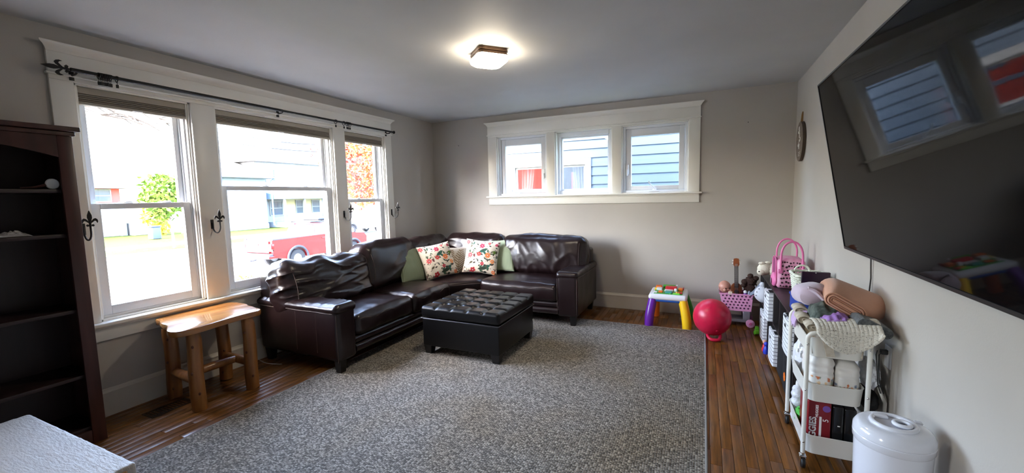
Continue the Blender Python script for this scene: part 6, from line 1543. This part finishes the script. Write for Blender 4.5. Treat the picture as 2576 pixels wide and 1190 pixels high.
# red house farther down our side, mirrored in the neighbour's window
hr = thing('red_house', 'red clapboard house down the street mirrored in the neighbour window', 'house', (-24, -42, GZ))
part('wall', MB().box(-33, -48, GZ + 0.8, -17, -40, 7.0), siding('red_clapboard', rgb(196, 64, 44), 4.0), hr)
part('foundation', MB().box(-33, -48.05, GZ, -17, -39.95, GZ + 0.8), m_conc, hr)
part('roof', MB().prism([(-34, 6.9), (-16, 6.9), (-25, 12)], 'xz', -48.6, -39.3), m_roofw, hr)
part('white_band', MB().box(-33.05, -40, 2.1, -16.95, -39.9, 2.5), m_house_white, hr)
for x in (-30, -26, -20):
    w_ = part('window', MB().box(x - 0.7, -40, 3.6, x + 0.7, -39.9, 5.6), m_house_white, hr); part('pane', MB().box(x - 0.55, -39.91, 3.75, x + 0.55, -39.88, 5.45), m_winglass, w_)

# ================================================================== TREES
m_bark = M('grey_bark', rgb(96, 84, 76), rough=0.95, var=0.2, vs=8)
def leafmat(name, c1, c2):
    m, t, b = newmat(name); oi = N(t, 'ShaderNodeTexCoord'); nz = N(t, 'ShaderNodeTexNoise'); nz.inputs['Scale'].default_value = 2.0
    t.links.new(oi.outputs['Object'], nz.inputs['Vector']); rp = N(t, 'ShaderNodeValToRGB'); rp.color_ramp.elements[0].position = 0.4; rp.color_ramp.elements[1].position = 0.6
    rp.color_ramp.elements[0].color = c1; rp.color_ramp.elements[1].color = c2; t.links.new(nz.outputs['Fac'], rp.inputs[0]); t.links.new(rp.outputs[0], b.inputs['Base Color'])
    setp(b, Roughness=0.8, Specular_IOR_Level=0.15, Subsurface_Weight=0.0); return m
def leaves(c, r, n, size, seed, hollow=0.3):
    R = random.Random(seed); mb = MB(); vs = []; fs = []
    for i in range(n):
        d = Vector((R.gauss(0, 1), R.gauss(0, 1), R.gauss(0, 1))).normalized(); q = hollow + (1 - hollow) * R.random() ** 0.6
        q *= 0.8 + 0.35 * noise.noise(d * 2.2 + Vector((seed, 0, 0)))
        p = Vector(c) + Vector((d.x * r[0], d.y * r[1], d.z * r[2])) * q
        a = Vector((R.gauss(0, 1), R.gauss(0, 1), R.gauss(0, 1))).normalized(); b = a.orthogonal().normalized(); s = size * R.uniform(0.6, 1.3)
        o = len(vs); vs += [p - a * s, p + b * s * 0.5, p + a * s, p - b * s * 0.5]; fs.append((o, o + 1, o + 2, o + 3))
    return mb.add(vs, fs)
def branches(base, top, n, spread, seed, r0=0.15, rise=0.5, sub=3):
    R = random.Random(seed); base = Vector(base); top = Vector(top); mb = MB().tube([base, base.lerp(top, 0.5) + Vector((0.05, 0.05, 0)), top], [r0, r0 * 0.7, r0 * 0.35], 8)
    for i in range(n):
        p = base.lerp(top, R.uniform(0.45, 1.0)); a = R.random() * 2 * PI; L = spread * R.uniform(0.5, 1.0)
        e = p + Vector((math.cos(a) * L, math.sin(a) * L, rise * L * R.uniform(0.3, 1.2))); mid = p.lerp(e, 0.5) + Vector((0, 0, 0.12 * L))
        mb.tube([p, mid, e], [r0 * 0.3, r0 * 0.18, r0 * 0.06], 5)
        for j in range(sub):
            q = mid.lerp(e, R.random()); e2 = q + Vector((R.uniform(-1, 1), R.uniform(-1, 1), R.uniform(-0.2, 0.8))) * L * 0.35
            mb.tube([q, e2], [r0 * 0.10, r0 * 0.03], 4)
    return mb
def tree(name, label, base, top, crown, r, n, size, mat, seed, nb=8, spread=1.5, r0=0.12, group='trees along the street'):
    T = thing(name, label, 'tree', base, group)
    part('trunk', branches(base, top, nb, spread, seed, r0), m_bark, T)
    if n: part('crown', leaves(crown, r, n, size, seed), mat, T, smooth=False)
    return T
tree('young_tree', 'small bright green street tree on the far verge', (-30, 14.7, GZ), (-30, 14.5, 1.6), (-30, 14.3, 1.9), (1.5, 1.35, 1.75), 1500, 0.16, leafmat('spring_green', rgb(66, 92, 30), rgb(90, 110, 40)), 3, 7, 0.9, 0.09)
tree('red_leaf_tree', 'tall tree with sparse pink and orange spring leaves behind the pickup', (-20, 22.2, GZ), (-20, 21.8, 3.4), (-20, 20.9, 3.4), (3.0, 3.4, 3.0), 3600, 0.13, leafmat('copper_leaf', rgb(110, 40, 34), rgb(120, 78, 34)), 5, 12, 2.4, 0.16)
tree('bare_tree', 'nearly bare tree whose twigs hang into the top of the street window', (-13.4, 0.2, GZ), (-13.0, 1.2, 4.6), None, None, 0, 0, None, 8, 16, 5.2, 0.20)
_t = [o for o in COL.objects if o.name.startswith('bare_tree')][0]
_mb = MB(); _R = random.Random(77)
for (a, b) in (((-13.0, 1.3, 4.3), (-12.4, 5.4, 3.50)), ((-13.0, 1.3, 4.5), (-12.4, 6.0, 3.62)), ((-13.0, 1.2, 4.1), (-12.4, 4.9, 3.42))):
    A, B = Vector(a), Vector(b); L_ = [A.lerp(B, q / 8) + Vector((0, 0, 0.25 * math.sin(q / 8 * PI))) + Vector((_R.uniform(-.05, .05), 0, _R.uniform(-.06, .06))) for q in range(9)]
    _mb.tube(L_, [0.07 - 0.0078 * q for q in range(9)], 6)
    for q in range(3, 9):
        for _k in range(4):
            e_ = L_[q] + Vector((_R.uniform(-.4, .4), _R.uniform(0.1, 0.9), _R.uniform(-0.45, 0.15))); _mb.tube([L_[q], L_[q].lerp(e_, 0.5) + Vector((0, 0, 0.05)), e_], [0.026, 0.019, 0.010], 4)
part('overhanging_branch', _mb, m_bark, _t)
bt = tree('budding_branch_tree', 'bare-twigged tree reaching in above the garage roof', (-30, 29.5, GZ), (-29.5, 28.5, 5.0), (-29.5, 27.5, 6.2), (2.6, 3.0, 1.8), 500, 0.10, leafmat('bud_red', rgb(90, 50, 46), rgb(100, 70, 60)), 12, 12, 3.0, 0.14)
ys = thing('yellow_shrub', 'tall yellow-green columnar shrub beside the white house', 'shrub', (-45, 20.7, GZ))
part('foliage', leaves((-45, 20.9, 0.6), (1.0, 1.15, 2.5), 1600, 0.22, 21, 0.5), leafmat('forsythia', rgb(214, 190, 60), rgb(196, 186, 70)), ys, smooth=False)
part('stem', MB().tube([(-45, 20.9, GZ), (-45, 20.9, 1.8)], [0.12, 0.05], 6), m_bark, ys)
fs_ = thing('foundation_shrub', 'low yellow-green shrub behind the small street tree', 'shrub', (-41, 22.4, GZ))
part('foliage', leaves((-41, 22.2, -0.5), (1.2, 1.6, 1.2), 1200, 0.18, 23, 0.5), leafmat('lime_shrub', rgb(190, 192, 90), rgb(160, 180, 80)), fs_, smooth=False)
part('stem', MB().tube([(-41, 22.2, GZ), (-41, 22.2, -0.3)], [0.1, 0.05], 6), m_bark, fs_)
wp_ = thing('window_weed', 'leafy plant growing at the edge of the near grass strip', 'plant', (-12.6, 7.85, GZ))
part('foliage', leaves((-12.6, 7.85, GZ + 0.32), (0.5, 0.5, 0.32), 160, 0.06, 31, 0.3), leafmat('weed_green', rgb(110, 140, 60), rgb(140, 160, 80)), wp_, smooth=False)
part('stem', MB().tube([(-12.6, 7.85, GZ), (-12.6, 7.85, GZ + 0.4)], [0.02, 0.01], 6), m_bark, wp_)
single('trash_bin', MB().rbox(-40.3, 18.0, GZ, -39.6, 18.6, GZ + 0.95, r=0.05, k=2).rbox(-40.35, 17.95, GZ + 0.95, -39.55, 18.65, GZ + 1.05, r=0.03, k=2), M('bin_blue', rgb(60, 70, 100), rough=0.5), 'dark blue wheeled bin on the lawn beyond the sidewalk', 'bin')
for (y, lb) in ((21.0, 'wooden utility pole across the street in line with the wide window post'), (35.5, 'wooden utility pole across the street in line with the post beside the narrow window')):
    T = thing('utility_pole', lb, 'utility pole', (-38, y, GZ), 'utility poles')
    part('pole', MB().tube([(-38, y, GZ), (-38, y, 8.4)], [0.15, 0.10], 10), m_bark, T); part('crossarm', MB().box(-38.6, y - 0.06, 7.6, -37.4, y + 0.06, 7.75), m_bark, T)
for k, (a, b, lb) in enumerate((((-37.6, 21.0, 7.75), (-37.6, 35.5, 7.75), 'upper power line crossing the white sky over the garage roof'), ((-38.0, 21.0, 6.9), (-38.0, 35.5, 6.9), 'lower power line crossing the white sky over the garage roof'))):
    A, B = Vector(a), Vector(b); single('power_line', MB().tube([A.lerp(B, t / 12) - Vector((0, 0, (0.5 - 0.2 * k) * math.sin(PI * t / 12))) for t in range(13)], 0.03, 5), m_black, lb, 'power line', 'power lines')

# ================================================================== RED PICKUP
m_tred = M('truck_red_paint', rgb(96, 8, 14), rough=0.3, coat=0.2); m_tdark = M('truck_black_trim', rgb(40, 44, 52), rough=0.6); m_tyre = M('tyre_rubber', rgb(34, 36, 40), rough=0.85); m_rim = M('alloy_rim', rgb(130, 136, 146), rough=0.35, metal=0.6)
m_tglass = M('truck_glass', rgb(70, 90, 120), rough=0.05, spec=0.8); m_tail = M('tail_light_red', rgb(214, 24, 30), rough=0.2); m_plate = M('plate_white', rgb(220, 222, 230), rough=0.5)
def pickup(name, label, X, Y, red, L=5.1, W=1.72, simple=False):
    """near side at x = X, tail at y = Y, nose towards +y"""
    T = thing(name, label, 'pickup truck' if not simple else 'car', (X - W / 2, Y + L / 2, GZ))
    def P(s, z): return (Y + s, GZ + z)
    def arch(c, r, n=9): return [P(c - r * math.cos(PI * i / n), 0.42 + r * math.sin(PI * i / n)) for i in range(n + 1)]
    prof = [P(0.06, 0.62)] + [P(0.42, 0.46)] + arch(1.12, 0.44) + [P(1.7, 0.42), P(3.5, 0.42)] + arch(4.16, 0.43) + [P(4.85, 0.46), P(5.02, 0.62), P(5.04, 0.98), P(4.85, 1.14), P(3.72, 1.26), P(3.6, 1.28), P(1.86, 1.26), P(0.02, 1.22), P(0.0, 0.9)]
    body = part('body', MB().prism(prof, 'yz', X - W, X), red, T)
    part('bed_liner', MB().box(X - W + 0.10, Y + 0.08, GZ + 1.215, X - 0.10, Y + 1.80, GZ + 1.265), m_tdark, T)
    part('bed_rail', MB().rbox(X - 0.12, Y + 0.05, GZ + 1.20, X - 0.01, Y + 1.82, GZ + 1.275, r=0.02, k=1).rbox(X - W + 0.01, Y + 0.05, GZ + 1.20, X - W + 0.12, Y + 1.82, GZ + 1.275, r=0.02, k=1), m_tdark, T)
    # cab
    i = 0.16
    def ring(s0, s1, z, ins): return [(X - ins, Y + s0, GZ + z), (X - ins, Y + s1, GZ + z), (X - W + ins, Y + s1, GZ + z), (X - W + ins, Y + s0, GZ + z)]
    vs = ring(1.86, 3.72, 1.25, 0.03) + ring(2.02, 3.2, 1.68, 0.15) + ring(2.12, 3.08, 1.76, 0.22)
    fs = [(3, 2, 1, 0), (8, 9, 10, 11)]
    for l in range(2):
        for k in range(4): fs.append((l * 4 + k, l * 4 + (k + 1) % 4, (l + 1) * 4 + (k + 1) % 4, (l + 1) * 4 + k))
    cab = part('cab', MB().add(vs, fs), red, T)
    def pan(a, b, c, d, nm='side_window'):
        n = (Vector(b) - Vector(a)).cross(Vector(d) - Vector(a)).normalized() * 0.012
        q = [Vector(p) for p in (a, b, c, d)]; return part(nm, MB().add([p + n for p in q] + [p - n for p in q], [(0, 1, 2, 3), (7, 6, 5, 4), (0, 4, 5, 1), (1, 5, 6, 2), (2, 6, 7, 3), (3, 7, 4, 0)]), m_tglass, cab)
    def lerp(z, s): t = (z - 1.25) / 0.43; return (X - 0.03 - 0.12 * t + 0.004, Y + s, GZ + z)
    pan(lerp(1.30, 2.05), lerp(1.30, 2.62), lerp(1.62, 2.62), lerp(1.62, 2.14)); pan(lerp(1.30, 2.70), lerp(1.30, 3.50), lerp(1.62, 3.18), lerp(1.62, 2.70))
    pan((X - 0.18, Y + 1.89, GZ + 1.32), (X - W + 0.18, Y + 1.89, GZ + 1.32), (X - W + 0.24, Y + 1.995, GZ + 1.62), (X - 0.24, Y + 1.995, GZ + 1.62), 'rear_window')
    if not simple:
        part('tailgate', MB().rbox(X - W + 0.16, Y - 0.03, GZ + 0.72, X - 0.16, Y + 0.03, GZ + 1.20, r=0.02, k=2), red, T)
        part('tailgate_handle', MB().rbox(X - W / 2 - 0.10, Y - 0.045, GZ + 1.03, X - W / 2 + 0.10, Y - 0.025, GZ + 1.08, r=0.01, k=1), m_tdark, T)
        for s in (0, 1):
            xx = X - 0.08 if s == 0 else X - W + 0.08
            part('tail_light', MB().rbox(xx - 0.075, Y - 0.035, GZ + 0.88, xx + 0.082, Y + 0.10, GZ + 1.10, r=0.02, k=1), m_tail, T)
            part('reverse_light', MB().rbox(xx - 0.07, Y - 0.036, GZ + 0.80, xx + 0.08, Y + 0.08, GZ + 0.88, r=0.015, k=1), m_plate, T)
        bm = part('bumper', MB().rbox(X - W + 0.02, Y - 0.14, GZ + 0.50, X - 0.02, Y + 0.10, GZ + 0.70, r=0.04, k=2), m_tdark, T)
        part('bumper_end', MB().rbox(X - 0.36, Y - 0.145, GZ + 0.505, X - 0.012, Y + 0.25, GZ + 0.63, r=0.03, k=2).rbox(X - W + 0.012, Y - 0.145, GZ + 0.505, X - W + 0.36, Y + 0.25, GZ + 0.63, r=0.03, k=2), red, bm)
        part('number_plate', MB().box(X - W / 2 - 0.15, Y - 0.15, GZ + 0.53, X - W / 2 + 0.15, Y - 0.142, GZ + 0.67), m_plate, bm)
        part('tow_hitch', MB().tube([(X - W / 2, Y - 0.10, GZ + 0.45), (X - W / 2, Y - 0.34, GZ + 0.43), (X - W / 2, Y - 0.34, GZ + 0.50)], 0.035, 8), m_tdark, T)
        rk = part('roof_rack', MB().tube([(X - 0.26, Y + 2.0, GZ + 1.83), (X - 0.26, Y + 3.25, GZ + 1.83)], 0.03, 6).tube([(X - W + 0.26, Y + 2.0, GZ + 1.83), (X - W + 0.26, Y + 3.25, GZ + 1.83)], 0.03, 6), m_tdark, T)
        for q in range(6): part('crossbar', MB().box(X - W + 0.24, Y + 2.05 + q * 0.22, GZ + 1.83, X - 0.24, Y + 2.13 + q * 0.22, GZ + 1.87), m_tdark, rk)
        part('rack_cargo', MB().rbox(X - W + 0.4, Y + 2.5, GZ + 1.87, X - 0.32, Y + 3.2, GZ + 2.0, r=0.05, k=2), m_tdark, T)
        part('side_mirror', MB().rbox(X - 0.02, Y + 3.30, GZ + 1.27, X + 0.16, Y + 3.40, GZ + 1.45, r=0.03, k=2), m_tdark, T)
        part('door_handle', MB().rbox(X - 0.01, Y + 2.35, GZ + 1.10, X + 0.03, Y + 2.52, GZ + 1.14, r=0.01, k=1), red, T)
    for c in (1.12, 4.16):
        for s in (0, 1):
            xc = X - 0.13 if s == 0 else X - W + 0.13
            w = part('tyre', MB().lathe([(0.20, -0.12), (0.35, -0.12), (0.385, -0.08), (0.385, 0.08), (0.35, 0.12), (0.20, 0.12)], 24, (xc, Y + c, GZ + 0.387), Matrix.Rotation(PI / 2, 3, 'Y'), caps=False), m_tyre, T)
            rm = MB().lathe([(0.0, -0.06), (0.20, -0.06), (0.21, 0.10), (0.19, 0.105), (0.05, 0.07), (0.0, 0.07)], 24, (xc, Y + c, GZ + 0.387), Matrix.Rotation(PI / 2, 3, 'Y'), caps=False)
            part('rim', rm, m_rim, w)
        fl = []
        for i in range(13):
            a = PI * i / 12; fl.append((X + 0.015, Y + c - 0.47 * math.cos(a), GZ + 0.42 + 0.47 * math.sin(a)))
        part('fender_flare', MB().tube(fl, 0.05, 6), m_tdark, T)
    return T
pickup('pickup_truck', 'red pickup truck with roof rack parked at the kerb outside the windows', -15.25, 10.75, m_tred)
pickup('parked_car', 'dark grey car parked farther up the street behind the red pickup', -25.2, 23.5, M('car_grey', rgb(88, 94, 104), rough=0.3, coat=0.5), simple=True)

# ================================================================== NEIGHBOUR'S WALL BEYOND THE SMALL WINDOWS
m_lap = M('blue_lap_siding', rgb(50, 69, 87), rough=0.6, var=0.03, vs=3)
m_ntrim = M('neighbour_white_trim', rgb(132, 134, 134), rough=0.5)
NY = 8.2
nw = thing('neighbour_house', 'neighbour house in wide blue lap siding with white-trimmed window', 'house', (-2, NY + 2, GZ))
part('sheathing', MB().box(-4.95, NY + 0.03, GZ, -4.60, NY + 0.2, 4.9).box(-2.03, NY + 0.03, GZ, 6.0, NY + 0.2, 4.9).box(-4.60, NY + 0.03, GZ, -2.03, NY + 0.2, 0.75).box(-4.60, NY + 0.03, 2.15, -2.03, NY + 0.2, 4.9), m_found, nw)
EXP = 0.1745
k0 = int((2.331 - (GZ + 0.5)) / EXP)
def lapboard(x0, x1, z):
    z1 = z + EXP + 0.02
    return MB().prism([(NY - 0.006, z), (NY + 0.02, z), (NY + 0.022, z1), (NY + 0.012, z1)], 'yz', x0, x1)
for i in range(-k0, 15):
    z = 2.331 + (i - 1) * EXP
    if z > 4.75: break
    if z + EXP > 0.80 and z < 2.145:
        part('lap_board', lapboard(-4.95, -4.60, z), m_lap, nw, smooth=False); part('lap_board', lapboard(-2.03, 6.0, z), m_lap, nw, smooth=False)
    else: part('lap_board', lapboard(-4.95, 6.0, z), m_lap, nw, smooth=False)
part('soffit', MB().box(-5.4, NY - 0.55, 4.85, 6.5, NY + 3, 5.0), m_ntrim, nw)
part('roof', MB().prism([(NY - 0.6, 5.0), (NY + 7, 5.0), (NY + 3.2, 7.6)], 'yz', -5.4, 6.5), m_shingle, nw)
part('side_wall', MB().box(-4.95, NY + 0.2, GZ, -4.75, NY + 6.5, 4.9).box(5.8, NY + 0.2, GZ, 6.0, NY + 6.5, 4.9), m_lap, nw)
nwin = part('window_surround', MB().box(-4.60, NY - 0.03, 2.03, -2.03, NY + 0.04, 2.15).box(-4.60, NY - 0.03, 0.75, -2.03, NY + 0.04, 0.87).box(-4.60, NY - 0.03, 0.87, -4.49, NY + 0.04, 2.03)
            .box(-2.14, NY - 0.03, 0.87, -2.03, NY + 0.04, 2.03).box(-3.85, NY - 0.03, 0.87, -3.66, NY + 0.04, 2.03), m_ntrim, nw)
m_npane = glass('neighbour_pane', 0.32, (0.85, 0.9, 0.95, 1), 0.0)
for (a, b) in ((-3.66, -2.14), (-4.49, -3.85)):
    part('pane', MB().box(a + 0.04, NY + 0.03, 0.91, b - 0.04, NY + 0.034, 1.99), m_npane, nwin)
    part('sash', MB().box(a, NY + 0.02, 0.87, a + 0.04, NY + 0.06, 2.03).box(b - 0.04, NY + 0.02, 0.87, b, NY + 0.06, 2.03).box(a + 0.04, NY + 0.02, 1.99, b - 0.04, NY + 0.06, 2.03).box(a + 0.04, NY + 0.02, 0.87, b - 0.04, NY + 0.06, 0.91).box(a + 0.04, NY + 0.02, 1.42, b - 0.04, NY + 0.06, 1.46), m_ntrim, nwin)
m_curt = M('sheer_curtain', rgb(206, 202, 190), rough=0.9)
part('curtain', MB().sheet(40, 6, lambda u, v: (-3.62 + 0.34 * u * (1 - 0.45 * v), NY + 0.18 + 0.03 * math.sin(u * 30), 2.05 - 1.2 * v)), m_curt, nwin)
part('curtain', MB().sheet(40, 6, lambda u, v: (-2.16 - 0.30 * u * (1 - 0.4 * v), NY + 0.18 + 0.03 * math.sin(u * 30), 2.05 - 1.2 * v)), m_curt, nwin)
part('dim_interior', MB().box(-4.8, NY + 1.6, 0.2, -1.8, NY + 1.7, 2.6).box(-4.9, NY + 0.2, 0.2, -4.8, NY + 1.7, 2.6).box(-1.8, NY + 0.2, 0.2, -1.7, NY + 1.7, 2.6).box(-4.9, NY + 0.2, 2.6, -1.7, NY + 1.7, 2.7).box(-4.9, NY + 0.2, 0.1, -1.7, NY + 1.7, 0.2), M('interior_grey', rgb(96, 100, 108), rough=0.9), nwin)
